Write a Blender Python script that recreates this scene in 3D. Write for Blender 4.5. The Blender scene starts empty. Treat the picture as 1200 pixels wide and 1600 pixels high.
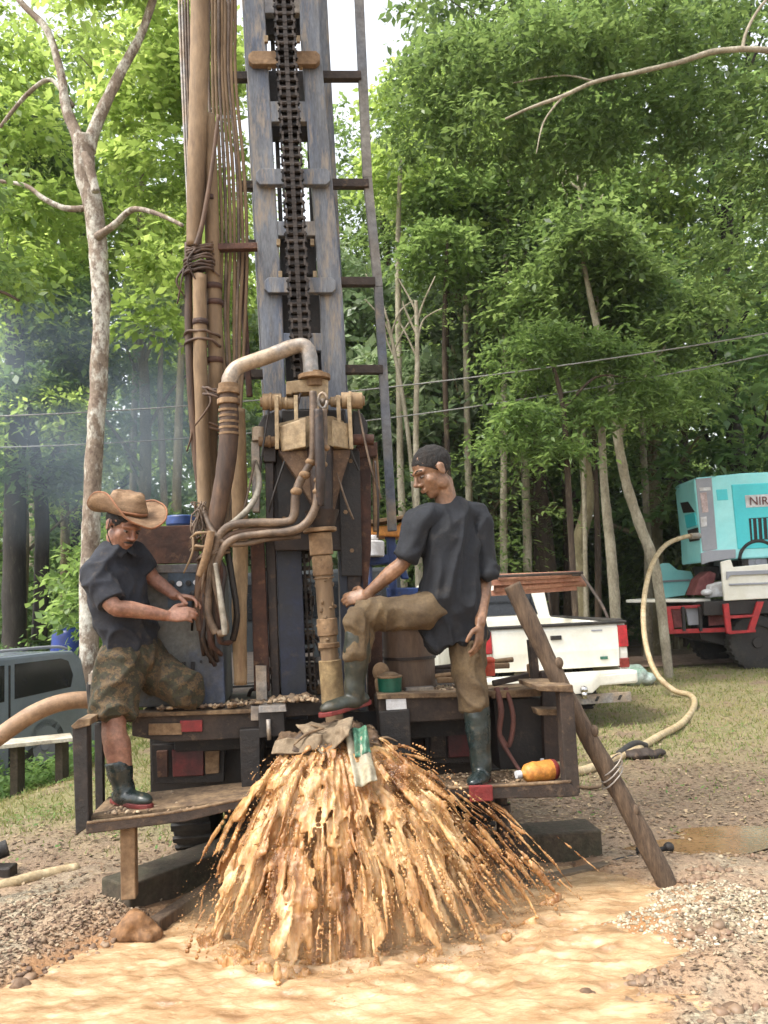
import bpy, bmesh, math, random
import numpy as np
from mathutils import Vector, Matrix, noise

random.seed(7); rng = np.random.default_rng(7)
SC = bpy.context.scene
COL = SC.collection

# ---------------------------------------------------------------- camera
F = 1300.0
CAM = Vector((0, 0, 1.45))
PITCH, ROLL = math.atan(0.1), math.radians(-2.5)
Rm = (Matrix.Rotation(math.pi/2 + PITCH, 3, 'X') @ Matrix.Rotation(ROLL, 3, 'Z'))
FWD = Rm @ Vector((0, 0, -1))
cd = bpy.data.cameras.new('camera'); cam = bpy.data.objects.new('camera', cd); COL.objects.link(cam)
cam.location = CAM; cam.rotation_euler = Rm.to_euler()
cd.sensor_fit = 'VERTICAL'; cd.sensor_height = 36; cd.lens = 36*F/1600
cd.clip_start = .05; cd.clip_end = 2000
cd.dof.use_dof = True; cd.dof.focus_distance = 4.4; cd.dof.aperture_fstop = 5.6
SC.camera = cam

# ---------------------------------------------------------------- world + sun
SUN_EL, SUN_AZ = math.radians(58), math.radians(-120)     # azimuth from +Y towards +X
wd = bpy.data.worlds.new('World'); SC.world = wd; wd.use_nodes = True
nt = wd.node_tree; nt.nodes.clear()
sky = nt.nodes.new('ShaderNodeTexSky'); sky.sky_type = 'NISHITA'; sky.sun_disc = False
sky.sun_elevation = SUN_EL; sky.sun_rotation = SUN_AZ; sky.dust_density = 3; sky.air_density = 1.2
hs = nt.nodes.new('ShaderNodeHueSaturation'); hs.inputs['Saturation'].default_value = .22; hs.inputs['Value'].default_value = 1.6
bg = nt.nodes.new('ShaderNodeBackground'); bg.inputs['Strength'].default_value = .15
wo = nt.nodes.new('ShaderNodeOutputWorld')
nt.links.new(sky.outputs[0], hs.inputs['Color']); nt.links.new(hs.outputs[0], bg.inputs[0]); nt.links.new(bg.outputs[0], wo.inputs[0])
sd = bpy.data.lights.new('sun', 'SUN'); sun = bpy.data.objects.new('sun', sd); COL.objects.link(sun)
sd.energy = 2.1; sd.angle = math.radians(12); sd.color = (1, .95, .86)
sdir = Vector((math.sin(SUN_AZ)*math.cos(SUN_EL), math.cos(SUN_AZ)*math.cos(SUN_EL), math.sin(SUN_EL)))
sun.rotation_euler = sdir.to_track_quat('Z', 'Y').to_euler(); sun.location = (0, 0, 30)
vs = SC.view_settings; SC.display_settings.display_device = 'sRGB'
vs.view_transform = 'Standard'; vs.look = 'None'; vs.gamma = 1; vs.use_curve_mapping = False
vs.exposure = 1.0
SC.cycles.max_bounces = 8; SC.cycles.diffuse_bounces = 4; SC.cycles.transmission_bounces = 6; SC.cycles.transparent_max_bounces = 12
SC.cycles.use_denoising = True; SC.cycles.caustics_reflective = False; SC.cycles.caustics_refractive = False
SC.cycles.volume_step_rate = 4; SC.cycles.sample_clamp_indirect = 6

# ---------------------------------------------------------------- picture geometry helpers
def ray(px, py): return Rm @ Vector(((px-600)/F, (800-py)/F, -1))
def P(px, py, Y):
    d = ray(px, py); return CAM + d*(Y/d.y)
def G(px, py, z=0.):
    d = ray(px, py); return CAM + d*((z-CAM.z)/d.z)
A0 = G(115, 1290, .5); B0 = G(905, 1235, .5)
RU = (B0-A0).normalized(); RN = Vector((-RU.y, RU.x, 0)); UP = Vector((0, 0, 1))
def W(px, py, w=0.):                        # point of the rig plane w metres behind its front edge
    d = ray(px, py); return CAM + d*((A0+RN*w-CAM).dot(RN)/d.dot(RN))
def mpp(p): return (p-CAM).dot(FWD)/F
def L(u, w, z): return A0 + RU*u + RN*w + UP*(z-.5)   # rig-local metres
def toL(p): q = p-A0; return q.dot(RU), q.dot(RN), p.z

# ---------------------------------------------------------------- mesh builder
def catmull(pts, n=6):
    if len(pts) < 3: return list(pts)
    out = []
    for i in range(len(pts)-1):
        p0 = pts[max(i-1, 0)]; p1 = pts[i]; p2 = pts[i+1]; p3 = pts[min(i+2, len(pts)-1)]
        for k in range(n):
            t = k/n
            out.append(.5*((2*p1)+(-p0+p2)*t+(2*p0-5*p1+4*p2-p3)*t*t+(-p0+3*p1-3*p2+p3)*t**3))
    out.append(pts[-1]); return out

def smooth_rad(rad, m, n):
    if not hasattr(rad, '__len__'): return [rad]*m
    if len(rad) == m: return list(rad)
    xs = np.linspace(0, len(rad)-1, m); return list(np.interp(xs, range(len(rad)), rad))

class MB:
    def __init__(s): s.v = []; s.f = []
    def add(s, vs, fs):
        o = len(s.v); s.v += [Vector(p) for p in vs]; s.f += [tuple(i+o for i in f) for f in fs]; return s
    def prism(s, poly, ext):
        n = len(poly); vs = [Vector(p) for p in poly] + [Vector(p)+ext for p in poly]
        fs = [tuple(range(n)), tuple(range(2*n-1, n-1, -1))] + [(i, n+i, n+(i+1) % n, (i+1) % n) for i in range(n)]
        return s.add(vs, fs)
    def box(s, c, sx, sy, sz, ax=None):
        ax = ax or (Vector((1, 0, 0)), Vector((0, 1, 0)), UP); c = Vector(c)
        pl = [c+ax[0]*(a*sx/2)+ax[1]*(b*sy/2)-ax[2]*(sz/2) for a, b in ((-1, -1), (1, -1), (1, 1), (-1, 1))]
        return s.prism(pl, ax[2]*sz)
    def lbox(s, u0, u1, w0, w1, z0, z1):       # rig-local box
        return s.prism([L(u0, w0, z0), L(u1, w0, z0), L(u1, w1, z0), L(u0, w1, z0)], UP*(z1-z0))
    def bar(s, a, b, wd, dp, side=None):
        a = Vector(a); b = Vector(b); d = (b-a).normalized(); sd = side or (RU if abs(d.dot(RU)) < .9 else RN)
        sd = (sd-d*sd.dot(d)).normalized(); t = d.cross(sd)
        pl = [a+sd*(i*wd/2)+t*(j*dp/2) for i, j in ((-1, -1), (1, -1), (1, 1), (-1, 1))]
        return s.prism(pl, b-a)
    def tube(s, pts, rad, n=10, sub=5, side=None, flat=1., ends=False, lump=0., lf=4.):
        pts = [Vector(p) for p in pts]; q = catmull(pts, sub) if sub > 1 else pts
        r = smooth_rad(rad, len(q), sub); fl = smooth_rad(flat, len(q), sub)
        ring = []; d = (q[1]-q[0]).normalized()
        sv = side or (Vector((1, 0, 0)) if abs(d.x) < .8 else Vector((0, 1, 0)))
        for i, p in enumerate(q):
            d = (q[min(i+1, len(q)-1)]-q[max(i-1, 0)])
            d = d.normalized() if d.length > 1e-9 else Vector((0, 0, 1))
            ref = side or sv
            sv = (ref-d*ref.dot(d)); sv = sv.normalized() if sv.length > 1e-6 else d.orthogonal().normalized()
            t = d.cross(sv)
            cs = [sv*(math.cos(2*math.pi*k/n)*r[i])+t*(math.sin(2*math.pi*k/n)*r[i]*fl[i]) for k in range(n)]
            if lump: cs = [x*(1+lump*noise.noise((p+x)*lf)+lump*.5*noise.noise((p+x)*lf*3.1)) for x in cs]
            ring.append((p, d, [p+x for x in cs], r[i]))
        vs = []; rings = []
        if ends:
            p, d, rg, rr = ring[0]; vsr = [p-d*rr*.45+(x-p)*.6 for x in rg]; rings.append(vsr)
        for x in ring: rings.append(x[2])
        if ends:
            p, d, rg, rr = ring[-1]; rings.append([p+d*rr*.45+(x-p)*.6 for x in rg])
        for rg in rings: vs += rg
        m = len(rings)
        fs = [(i*n+k, i*n+(k+1) % n, (i+1)*n+(k+1) % n, (i+1)*n+k) for i in range(m-1) for k in range(n)]
        fs += [tuple(range(n-1, -1, -1)), tuple((m-1)*n+k for k in range(n))]
        return s.add(vs, fs)
    def cyl(s, a, b, r, n=14, r2=None): return s.tube([a, b], [r, r if r2 is None else r2], n=n, sub=1)
    def ell(s, c, rx, ry, rz, ax=None, nu=14, nv=9):
        ax = ax or (Vector((1, 0, 0)), Vector((0, 1, 0)), UP); c = Vector(c)
        vs = [c+ax[2]*rz]
        for j in range(1, nv):
            th = math.pi*j/nv
            for i in range(nu):
                ph = 2*math.pi*i/nu
                vs.append(c+ax[0]*(rx*math.sin(th)*math.cos(ph))+ax[1]*(ry*math.sin(th)*math.sin(ph))+ax[2]*(rz*math.cos(th)))
        vs.append(c-ax[2]*rz); m = len(vs)-1
        fs = [(0, 1+i, 1+(i+1) % nu) for i in range(nu)]
        fs += [(1+j*nu+i, 1+(j+1)*nu+i, 1+(j+1)*nu+(i+1) % nu, 1+j*nu+(i+1) % nu) for j in range(nv-2) for i in range(nu)]
        fs += [(m, 1+(nv-2)*nu+(i+1) % nu, 1+(nv-2)*nu+i) for i in range(nu)]
        return s.add(vs, fs)
    def T(s, pts, n=10, sub=5, **k):           # tube through (px, py, w, radius_px)
        q = [W(a, b, w) for a, b, w, r in pts]
        return s.tube(q, [pts[i][3]*mpp(q[i]) for i in range(len(q))], n=n, sub=sub, **k)
    def Q(s, poly, w, dep):                    # outline on rig plane w, dep thick away from us
        return s.prism([W(x, y, w) for x, y in poly], RN*dep)
    def build(s, name, mat, parent=None, smooth=False, bevel=0, kind=None, label=None, solid=0, sub=0):
        me = bpy.data.meshes.new(name)
        org = top(parent).location if parent else (min_base(s.v))
        me.from_pydata([tuple(p-org) for p in s.v], [], s.f)
        bm = bmesh.new(); bm.from_mesh(me); bmesh.ops.recalc_face_normals(bm, faces=bm.faces); bm.to_mesh(me); bm.free()
        return finish(me, name, mat, parent, org, smooth, bevel, kind, label)

def min_base(v):
    a = np.array([tuple(p) for p in v]); return Vector((float(a[:, 0].mean()), float(a[:, 1].mean()), float(a[:, 2].min())))
def top(o):
    while o.parent: o = o.parent
    return o
def finish(me, name, mat, parent, org, smooth=False, bevel=0, kind=None, label=None):
    me.name = name
    if mat: me.materials.append(mat)
    o = bpy.data.objects.new(name, me); COL.objects.link(o)
    if parent: o.parent = parent
    else: o.location = org
    if smooth: me.shade_smooth()
    if smooth == 2: me.set_sharp_from_angle(angle=math.radians(40))
    if bevel:
        b = o.modifiers.new('bevel', 'BEVEL'); b.width = bevel; b.segments = 2; b.limit_method = 'ANGLE'; b.angle_limit = math.radians(40)
    if kind: o['kind'] = kind
    if label: o['label'] = label
    return o
def tag(o, label, cat, group=None, kind=None):
    o['label'] = label; o['category'] = cat
    if group: o['group'] = group
    if kind: o['kind'] = kind
    return o
def thing(name, label, cat, loc, group=None):
    o = bpy.data.objects.new(name, None); COL.objects.link(o); o.location = loc; o.empty_display_size = .2
    return tag(o, label, cat, group)
def copy_tree(o, parent=None):
    c = o.copy(); COL.objects.link(c)
    if parent: c.parent = parent
    for ch in list(o.children): copy_tree(ch, c)
    return c
def np_mesh(name, V, Fq):
    """V (n,3), Fq (m,k) constant k"""
    me = bpy.data.meshes.new(name); k = Fq.shape[1]
    me.vertices.add(len(V)); me.vertices.foreach_set('co', V.astype(np.float32).ravel())
    me.loops.add(Fq.size); me.loops.foreach_set('vertex_index', Fq.astype(np.int32).ravel())
    me.polygons.add(len(Fq)); me.polygons.foreach_set('loop_start', np.arange(0, Fq.size, k, dtype=np.int32))
    me.update(calc_edges=True); return me
def get_co(me):
    a = np.empty(len(me.vertices)*3, np.float32); me.vertices.foreach_get('co', a); return a.reshape(-1, 3)
def set_co(me, a): me.vertices.foreach_set('co', a.astype(np.float32).ravel()); me.update()
def remesh(mb, voxel, smooth=2, disp=None):
    """one continuous skin over overlapping closed shapes"""
    me = bpy.data.meshes.new('t'); me.from_pydata([tuple(p) for p in mb.v], [], mb.f)
    bm = bmesh.new(); bm.from_mesh(me); bmesh.ops.recalc_face_normals(bm, faces=bm.faces); bm.to_mesh(me); bm.free()
    o = bpy.data.objects.new('t', me); COL.objects.link(o)
    m = o.modifiers.new('r', 'REMESH'); m.mode = 'VOXEL'; m.voxel_size = voxel; m.adaptivity = 0
    if smooth: m2 = o.modifiers.new('s', 'SMOOTH'); m2.iterations = smooth; m2.factor = .5
    dg = bpy.context.evaluated_depsgraph_get(); dg.update()
    out = bpy.data.meshes.new_from_object(o.evaluated_get(dg))
    bpy.data.objects.remove(o); bpy.data.meshes.remove(me)
    if disp:
        co = get_co(out); nn = np.empty(len(out.vertices)*3, np.float32); out.vertices.foreach_get('normal', nn); nn = nn.reshape(-1, 3)
        d = np.array([disp(Vector(p)) for p in co.tolist()])[:, None]; set_co(out, co+nn*d)
    return out
def place(me, name, mat, parent=None, org=None, smooth=True, **k):
    org = top(parent).location if parent else (org or min_base([v.co for v in me.vertices]))
    co = get_co(me); set_co(me, co-np.array(org)); me.materials.clear()
    return finish(me, name, mat, parent, org, smooth, **k)

# ---------------------------------------------------------------- materials
def srgb(r, g, b):
    return tuple(((c/255+.055)/1.055)**2.4 if c > 10 else c/255/12.92 for c in (r, g, b))+(1,)
MATS = {}
def mat(name, c1, c2=None, c3=None, scale=6, sharp=.12, pos=.5, rough=.75, metal=0, bump=.25, bscale=40, stretch=(1, 1, 1), amt3=.35, spec=.5, pos3=.62, bdist=.01, grime=.55, fine=.8):
    if name in MATS: return MATS[name]
    m = bpy.data.materials.new(name); m.use_nodes = True; n = m.node_tree.nodes; l = m.node_tree.links; b = n['Principled BSDF']
    tc = n.new('ShaderNodeTexCoord'); mp = n.new('ShaderNodeMapping'); mp.inputs['Scale'].default_value = stretch
    l.new(tc.outputs['Object'], mp.inputs[0]); col = None
    def nz(s, d=6, r=.6):
        x = n.new('ShaderNodeTexNoise'); x.inputs['Scale'].default_value = s; x.inputs['Detail'].default_value = d; x.inputs['Roughness'].default_value = r
        l.new(mp.outputs[0], x.inputs['Vector']); return x
    def ramp(src, a, bb):
        r = n.new('ShaderNodeMapRange'); r.inputs['From Min'].default_value = a; r.inputs['From Max'].default_value = bb
        r.clamp = True; l.new(src, r.inputs['Value']); return r.outputs[0]
    def mix(f, a, bb):
        x = n.new('ShaderNodeMix'); x.data_type = 'RGBA'
        if isinstance(f, float): x.inputs[0].default_value = f
        else: l.new(f, x.inputs[0])
        for i, c in ((6, a), (7, bb)):
            if isinstance(c, tuple): x.inputs[i].default_value = c if len(c) == 4 else c+(1,)
            else: l.new(c, x.inputs[i])
        return x.outputs[2]
    c1 = c1 if len(c1) == 4 else c1+(1,)
    n1 = nz(scale); n2 = nz(bscale, 8, .65)
    col = mix(ramp(n1.outputs[0], pos-sharp, pos+sharp), c1, c2) if c2 else c1
    v = ramp(n2.outputs[0], .25, .75); dk = tuple(x*.72 for x in c1[:3])+(1,)
    mm = n.new('ShaderNodeMix'); mm.data_type = 'RGBA'; mm.blend_type = 'MULTIPLY'; mm.inputs[0].default_value = fine
    if isinstance(col, tuple): mm.inputs[6].default_value = col
    else: l.new(col, mm.inputs[6])
    l.new(mix(v, (.40, .38, .36, 1), (1.15, 1.15, 1.15, 1)), mm.inputs[7]); col = mm.outputs[2]
    n4 = nz(scale*.9+2, 10, .75); w4 = n.new('ShaderNodeMix'); w4.data_type = 'RGBA'; w4.blend_type = 'MULTIPLY'; w4.inputs[0].default_value = grime
    l.new(col, w4.inputs[6]); l.new(mix(ramp(n4.outputs[0], .42, .60), (.42, .36, .31, 1), (1, 1, 1, 1)), w4.inputs[7]); col = w4.outputs[2]
    if c3:
        n3 = nz(scale*3.1, 7, .7); f = ramp(n3.outputs[0], pos3-.06, pos3+.1)
        k = n.new('ShaderNodeMath'); k.operation = 'MULTIPLY'; l.new(f, k.inputs[0]); k.inputs[1].default_value = amt3*2 if amt3 < .5 else 1
        col = mix(k.outputs[0], col, c3)
    l.new(col, b.inputs['Base Color'])
    rr = n.new('ShaderNodeMapRange'); rr.inputs['To Min'].default_value = max(rough-.15, .03); rr.inputs['To Max'].default_value = min(rough+.15, 1)
    l.new(n1.outputs[0], rr.inputs['Value']); l.new(rr.outputs[0], b.inputs['Roughness'])
    b.inputs['Metallic'].default_value = metal; b.inputs['Specular IOR Level'].default_value = spec
    if bump:
        bp = n.new('ShaderNodeBump'); bp.inputs['Strength'].default_value = bump; bp.inputs['Distance'].default_value = bdist
        l.new(n2.outputs[0], bp.inputs['Height']); l.new(bp.outputs[0], b.inputs['Normal'])
    MATS[name] = m; return m

def leaf_mat(name, ca, cb, cc, trans=.45, gloss=.4):
    m = bpy.data.materials.new(name); m.use_nodes = True; n = m.node_tree.nodes; l = m.node_tree.links; b = n['Principled BSDF']
    g = n.new('ShaderNodeNewGeometry'); r = n.new('ShaderNodeValToRGB'); oi = n.new('ShaderNodeObjectInfo')
    tc = n.new('ShaderNodeTexCoord'); nz = n.new('ShaderNodeTexNoise'); nz.inputs['Scale'].default_value = .35; l.new(tc.outputs['Object'], nz.inputs['Vector'])
    ad = n.new('ShaderNodeMath'); ad.operation = 'MULTIPLY_ADD'; l.new(g.outputs['Random Per Island'], ad.inputs[0]); ad.inputs[1].default_value = .5
    a2 = n.new('ShaderNodeMath'); a2.operation = 'MULTIPLY_ADD'; l.new(nz.outputs[0], a2.inputs[0]); a2.inputs[1].default_value = 1.0; a2.inputs[2].default_value = -.25
    l.new(a2.outputs[0], ad.inputs[2])
    e = r.color_ramp.elements; e[0].position = .1; e[0].color = ca+(1,); e[1].position = .9; e[1].color = cc+(1,)
    e2 = r.color_ramp.elements.new(.5); e2.color = cb+(1,); l.new(ad.outputs[0], r.inputs[0])
    h = n.new('ShaderNodeHueSaturation'); l.new(r.outputs[0], h.inputs['Color'])
    v = n.new('ShaderNodeMapRange'); v.inputs['To Min'].default_value = .75; v.inputs['To Max'].default_value = 1.25; l.new(oi.outputs['Random'], v.inputs['Value']); l.new(v.outputs[0], h.inputs['Value'])
    l.new(h.outputs[0], b.inputs['Base Color']); b.inputs['Roughness'].default_value = gloss
    tl = n.new('ShaderNodeBsdfTranslucent'); hh = n.new('ShaderNodeHueSaturation'); hh.inputs['Value'].default_value = 1.9; hh.inputs['Saturation'].default_value = .95; hh.inputs['Hue'].default_value = .485
    l.new(h.outputs[0], hh.inputs['Color']); l.new(hh.outputs[0], tl.inputs[0])
    mx = n.new('ShaderNodeMixShader'); mx.inputs[0].default_value = trans
    l.new(b.outputs[0], mx.inputs[1]); l.new(tl.outputs[0], mx.inputs[2]); l.new(mx.outputs[0], n['Material Output'].inputs[0])
    return m

M_mastblue = mat('worn_blue_paint', srgb(118, 122, 128), srgb(74, 88, 114), srgb(140, 126, 108), scale=2.6, sharp=.16, pos=.58, rough=.6, bump=.2, stretch=(3, 3, .55), amt3=.45, pos3=.56)
M_masttop = mat('dusty_grey_paint', srgb(150, 140, 126), srgb(120, 122, 128), srgb(110, 100, 88), scale=3, rough=.75)
M_darkblue = mat('dark_blue_steel', srgb(34, 38, 48), srgb(26, 38, 66), srgb(80, 66, 52), scale=4, rough=.55, amt3=.3)
M_mud = mat('dried_mud_steel', srgb(158, 130, 98), srgb(124, 98, 70), srgb(84, 62, 44), scale=7, rough=.85, bump=.4)
M_pipe = mat('muddy_pipe', srgb(148, 124, 94), srgb(114, 92, 68), srgb(80, 61, 45), scale=5, rough=.8, bump=.4, stretch=(1, 1, .25))
M_pipelt = mat('pale_muddy_pipe', srgb(170, 148, 116), srgb(140, 114, 82), srgb(98, 72, 50), scale=4, rough=.75, bump=.3, stretch=(1, 1, .3))
M_hosebr = mat('brown_hose', srgb(102, 76, 54), srgb(68, 50, 38), srgb(48, 34, 27), scale=8, rough=.7, stretch=(1, 1, .3))
M_hosegr = mat('grey_hose', srgb(128, 108, 88), srgb(86, 70, 56), srgb(56, 44, 35), scale=9, rough=.6)
M_cream = mat('cream_paint', srgb(176, 156, 122), srgb(150, 128, 94), srgb(92, 70, 50), scale=7, rough=.65, bump=.3)
M_brown = mat('greasy_brown_steel', srgb(56, 40, 31), srgb(38, 28, 24), srgb(96, 70, 50), scale=6, rough=.55, bump=.5)
M_rust = mat('rusty_steel', srgb(92, 58, 42), srgb(62, 42, 34), srgb(122, 90, 64), scale=6, rough=.8, bump=.5)
M_dark = mat('grimy_black_steel', srgb(30, 26, 24), srgb(42, 34, 29), srgb(72, 58, 46), scale=7, rough=.6, bump=.5)
M_beam = mat('muddy_deck_steel', srgb(68, 53, 42), srgb(48, 39, 33), srgb(112, 90, 68), scale=6, rough=.75, bump=.5)
M_edge = mat('mud_caked_edge', srgb(146, 122, 92), srgb(100, 80, 60), srgb(66, 51, 38), scale=14, rough=.9, bump=.6)
M_chain = mat('oiled_chain', srgb(34, 29, 26), srgb(58, 48, 40), scale=20, rough=.4, metal=.5, bump=.2)
M_chainlt = mat('chain_plate', srgb(84, 72, 62), srgb(50, 42, 36), scale=18, rough=.45, metal=.4, bump=.2)
M_galv = mat('grey_galvanised', srgb(150, 148, 146), srgb(176, 158, 136), srgb(128, 106, 84), scale=5, rough=.5, metal=.3)
M_cab = mat('cabinet_paint', srgb(104, 104, 100), srgb(62, 78, 110), srgb(92, 76, 56), scale=3.2, sharp=.1, pos=.58, rough=.6, bump=.2)
M_white = mat('white_paint', srgb(226, 224, 214), srgb(212, 208, 192), srgb(186, 172, 146), scale=2, rough=.35, bump=.05, amt3=.15, grime=.12, fine=.12)
M_glass = mat('dark_glass', (.012, .014, .016), (.02, .022, .025), scale=3, rough=.08, bump=0, fine=.12)
M_rub = mat('black_rubber', (.018, .018, .018), (.05, .043, .035), scale=9, rough=.8, bump=.3)
M_red = mat('red_lens', (.3, .02, .025), (.2, .015, .02), scale=6, rough=.3, bump=.05)
M_redpaint = mat('red_paint', srgb(196, 40, 44), srgb(160, 34, 38), srgb(96, 50, 44), scale=5, rough=.45, bump=.1)
M_teal = mat('teal_paint', srgb(58, 190, 200), srgb(74, 200, 206), scale=1.5, rough=.35, bump=.02, grime=.1, fine=.12)
M_teallt = mat('pale_teal_paint', srgb(160, 226, 226), srgb(140, 216, 218), scale=1.5, rough=.35, bump=.02, grime=.1, fine=.12)
M_grey = mat('mid_grey_paint', srgb(150, 152, 158), srgb(136, 138, 146), scale=2, rough=.5, bump=.05, grime=.15, fine=.12)
M_suv = mat('slate_carpaint_sky_sheen', srgb(110, 119, 126), srgb(120, 129, 136), scale=2, rough=.22, metal=0, bump=0, grime=.1, fine=.12)  # base lightened from dark paint to hold the sky's reflection
M_chrome = mat('chrome', (.7, .7, .7), rough=.15, metal=1, bump=0)
M_wood = mat('weathered_wood', srgb(112, 92, 72), srgb(84, 68, 54), srgb(58, 46, 37), scale=9, rough=.85, bump=.6, stretch=(4, 4, .5))
M_plank = mat('old_plank', srgb(140, 122, 98), srgb(108, 94, 76), srgb(72, 62, 50), scale=6, rough=.9, bump=.6, stretch=(.5, 3, 3))
M_mossy = mat('mossy_block', srgb(88, 77, 62), srgb(68, 64, 48), srgb(48, 54, 32), scale=7, rough=.95, bump=.7)
M_blue = mat('blue_plastic', srgb(30, 60, 150), srgb(24, 50, 128), scale=3, rough=.4, bump=.05, fine=.12)
M_blueframe = mat('blue_frame_paint', srgb(34, 66, 128), srgb(28, 50, 98), srgb(78, 72, 68), scale=4, rough=.5, bump=.1)
M_orange = mat('orange_plastic', srgb(226, 158, 72), srgb(204, 130, 52), srgb(170, 96, 46), scale=9, rough=.55, bump=.1)
M_dull = mat('dull_plastic', srgb(168, 164, 152), srgb(140, 132, 116), srgb(110, 94, 74), scale=9, rough=.6)
M_green = mat('dark_green_paint', srgb(24, 104, 80), srgb(20, 88, 70), scale=5, rough=.4, bump=.05)
M_paper = mat('off_white_plastic', srgb(222, 224, 228), srgb(206, 206, 206), srgb(170, 158, 140), scale=5, rough=.5, fine=.12)
M_beigehose = mat('beige_air_hose', srgb(206, 188, 152), srgb(190, 168, 128), srgb(150, 124, 90), scale=6, rough=.6, bump=.15)
M_bark1 = mat('blotchy_pale_bark', srgb(150, 134, 118), srgb(206, 202, 190), srgb(84, 66, 54), scale=5, sharp=.05, pos=.52, rough=.9, bump=.6, stretch=(1, 1, .6), amt3=.45, pos3=.56)
M_bark2 = mat('brown_bark', srgb(92, 76, 60), srgb(64, 52, 42), srgb(128, 116, 96), scale=4, rough=.95, bump=.8, stretch=(1.5, 1.5, .35))
M_bark3 = mat('olive_bark', srgb(140, 130, 98), srgb(112, 104, 76), srgb(164, 158, 138), scale=3, rough=.9, bump=.5, stretch=(1, 1, .4))
M_bark4 = mat('pale_bark', srgb(184, 176, 156), srgb(150, 142, 122), srgb(96, 86, 72), scale=4, rough=.9, bump=.4, stretch=(1, 1, .5))
M_barkdk = mat('dark_bark', srgb(58, 52, 46), srgb(42, 38, 36), srgb(82, 76, 64), scale=3, rough=.95, bump=.8, stretch=(1.5, 1.5, .35))
ML_bright = leaf_mat('yellow_green_leaf', (.12, .20, .035), (.20, .30, .055), (.34, .44, .11), .58)
ML_mid = leaf_mat('mid_green_leaf', (.060, .112, .028), (.110, .180, .042), (.20, .29, .08), .52)
ML_dark = leaf_mat('dark_green_leaf', (.042, .092, .028), (.080, .148, .040), (.15, .24, .065), .48)
ML_blue = leaf_mat('waxy_pale_leaf', (.08, .14, .06), (.16, .23, .11), (.34, .40, .26), .35, .35)
ML_grass = leaf_mat('grass_blade', (.09, .12, .03), (.14, .17, .045), (.26, .22, .09), .35, .6)
ML_weed = leaf_mat('weed_leaf', (.05, .12, .025), (.09, .18, .035), (.16, .24, .06), .4, .6)
# ================================================================= GROUND
def fbm(X, Y, s, seed=0, oct=4):
    """cheap value noise, numpy"""
    out = np.zeros_like(X); amp = 1.; tot = 0
    for o in range(oct):
        r = np.random.default_rng(seed+o*17); T = r.random((64, 64))
        x = X*s*2**o; y = Y*s*2**o; xi = np.floor(x).astype(int); yi = np.floor(y).astype(int)
        fx = x-xi; fy = y-yi; fx = fx*fx*(3-2*fx); fy = fy*fy*(3-2*fy)
        a = T[xi % 64, yi % 64]; b = T[(xi+1) % 64, yi % 64]; c = T[xi % 64, (yi+1) % 64]; d = T[(xi+1) % 64, (yi+1) % 64]
        out += amp*((a*(1-fx)+b*fx)*(1-fy)+(c*(1-fx)+d*fx)*fy); tot += amp; amp *= .5
    return out/tot
def polydist(X, Y, poly):
    """signed distance, negative inside"""
    d = np.full(X.shape, 1e9); ins = np.zeros(X.shape, bool); n = len(poly)
    for i in range(n):
        ax, ay = poly[i]; bx, by = poly[(i+1) % n]; ex, ey = bx-ax, by-ay
        t = np.clip(((X-ax)*ex+(Y-ay)*ey)/(ex*ex+ey*ey), 0, 1)
        d = np.minimum(d, np.hypot(X-ax-t*ex, Y-ay-t*ey))
        c = ((ay > Y) != (by > Y)) & (X < ex*(Y-ay)/(ey if abs(ey) > 1e-9 else 1e-9)+ax); ins ^= c
    return np.where(ins, -d, d)
POOL = [(G(a, b).x, G(a, b).y) for a, b in ((-30, 1590), (90, 1545), (210, 1480), (340, 1425), (480, 1395), (700, 1385), (870, 1375), (1000, 1412), (975, 1495), (900, 1560), (880, 1640))]+[(.5, 2.2), (-1.0, 2.1)]
def sst(a, b, x): t = np.clip((x-a)/(b-a), 0, 1); return t*t*(3-2*t)
def height(X, Y):
    h = (fbm(X, Y, 1.1, 3)-.5)*.10+(fbm(X, Y, 6, 9)-.5)*.035+(fbm(X, Y, 22, 11, 3)-.5)*.018
    pd = polydist(X, Y, POOL)+(fbm(X, Y, 5, 21)-.5)*.22
    h = h*(.35+.65*sst(0, .5, pd))-.035*(1-sst(-.15, .25, pd))+.045*sst(0, .4, pd)*(1-sst(.5, 1.5, pd))+.002
    h += -.42*sst(-2.2, -4.5, X)*sst(5.5, 8, Y)*(1-sst(14, 22, Y))
    h += sst(22, 70, Y)*3.0+(fbm(X, Y, .08, 5)-.5)*1.2*sst(20, 50, Y)
    # wheel ruts with pools at the lower right
    h -= .03*np.exp(-((Y-3.42-.25*(X-1.1))/.10)**2)*sst(.65, .95, X)+.02*np.exp(-((Y-3.02-.1*(X-1.1))/.13)**2)*sst(.5, .9, X)
    h -= .04*np.exp(-(((Y-4.75)/.13)**2+((X-1.45)/.55)**2))
    h += .05*np.exp(-(((Y-3.75)/.16)**2+((X-1.15)/.35)**2))+.05*np.exp(-(((Y-3.8)/.35)**2+((X+1.6)/.45)**2))*(.5+fbm(X, Y, 9, 77))
    return h
def hz(x, y): return float(height(np.array([x], float), np.array([y], float))[0])
NX, NY = 400, 440
tx = np.linspace(-1, 1, NX); gx = 1.0*np.sinh(tx*4.9)
ty = np.linspace(0, 1, NY); gy = 2.0+1.6*(np.sinh(ty*5.3))*1.0-.0
gy = np.concatenate([[-70, -30, -10, -3, 0, 1], gy]); NYY = len(gy)
X, Y = np.meshgrid(gx, gy); Z = height(X, Y)
V = np.stack([X, Y, Z], -1).reshape(-1, 3)
idx = np.arange(NX*NYY).reshape(NYY, NX)
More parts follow.
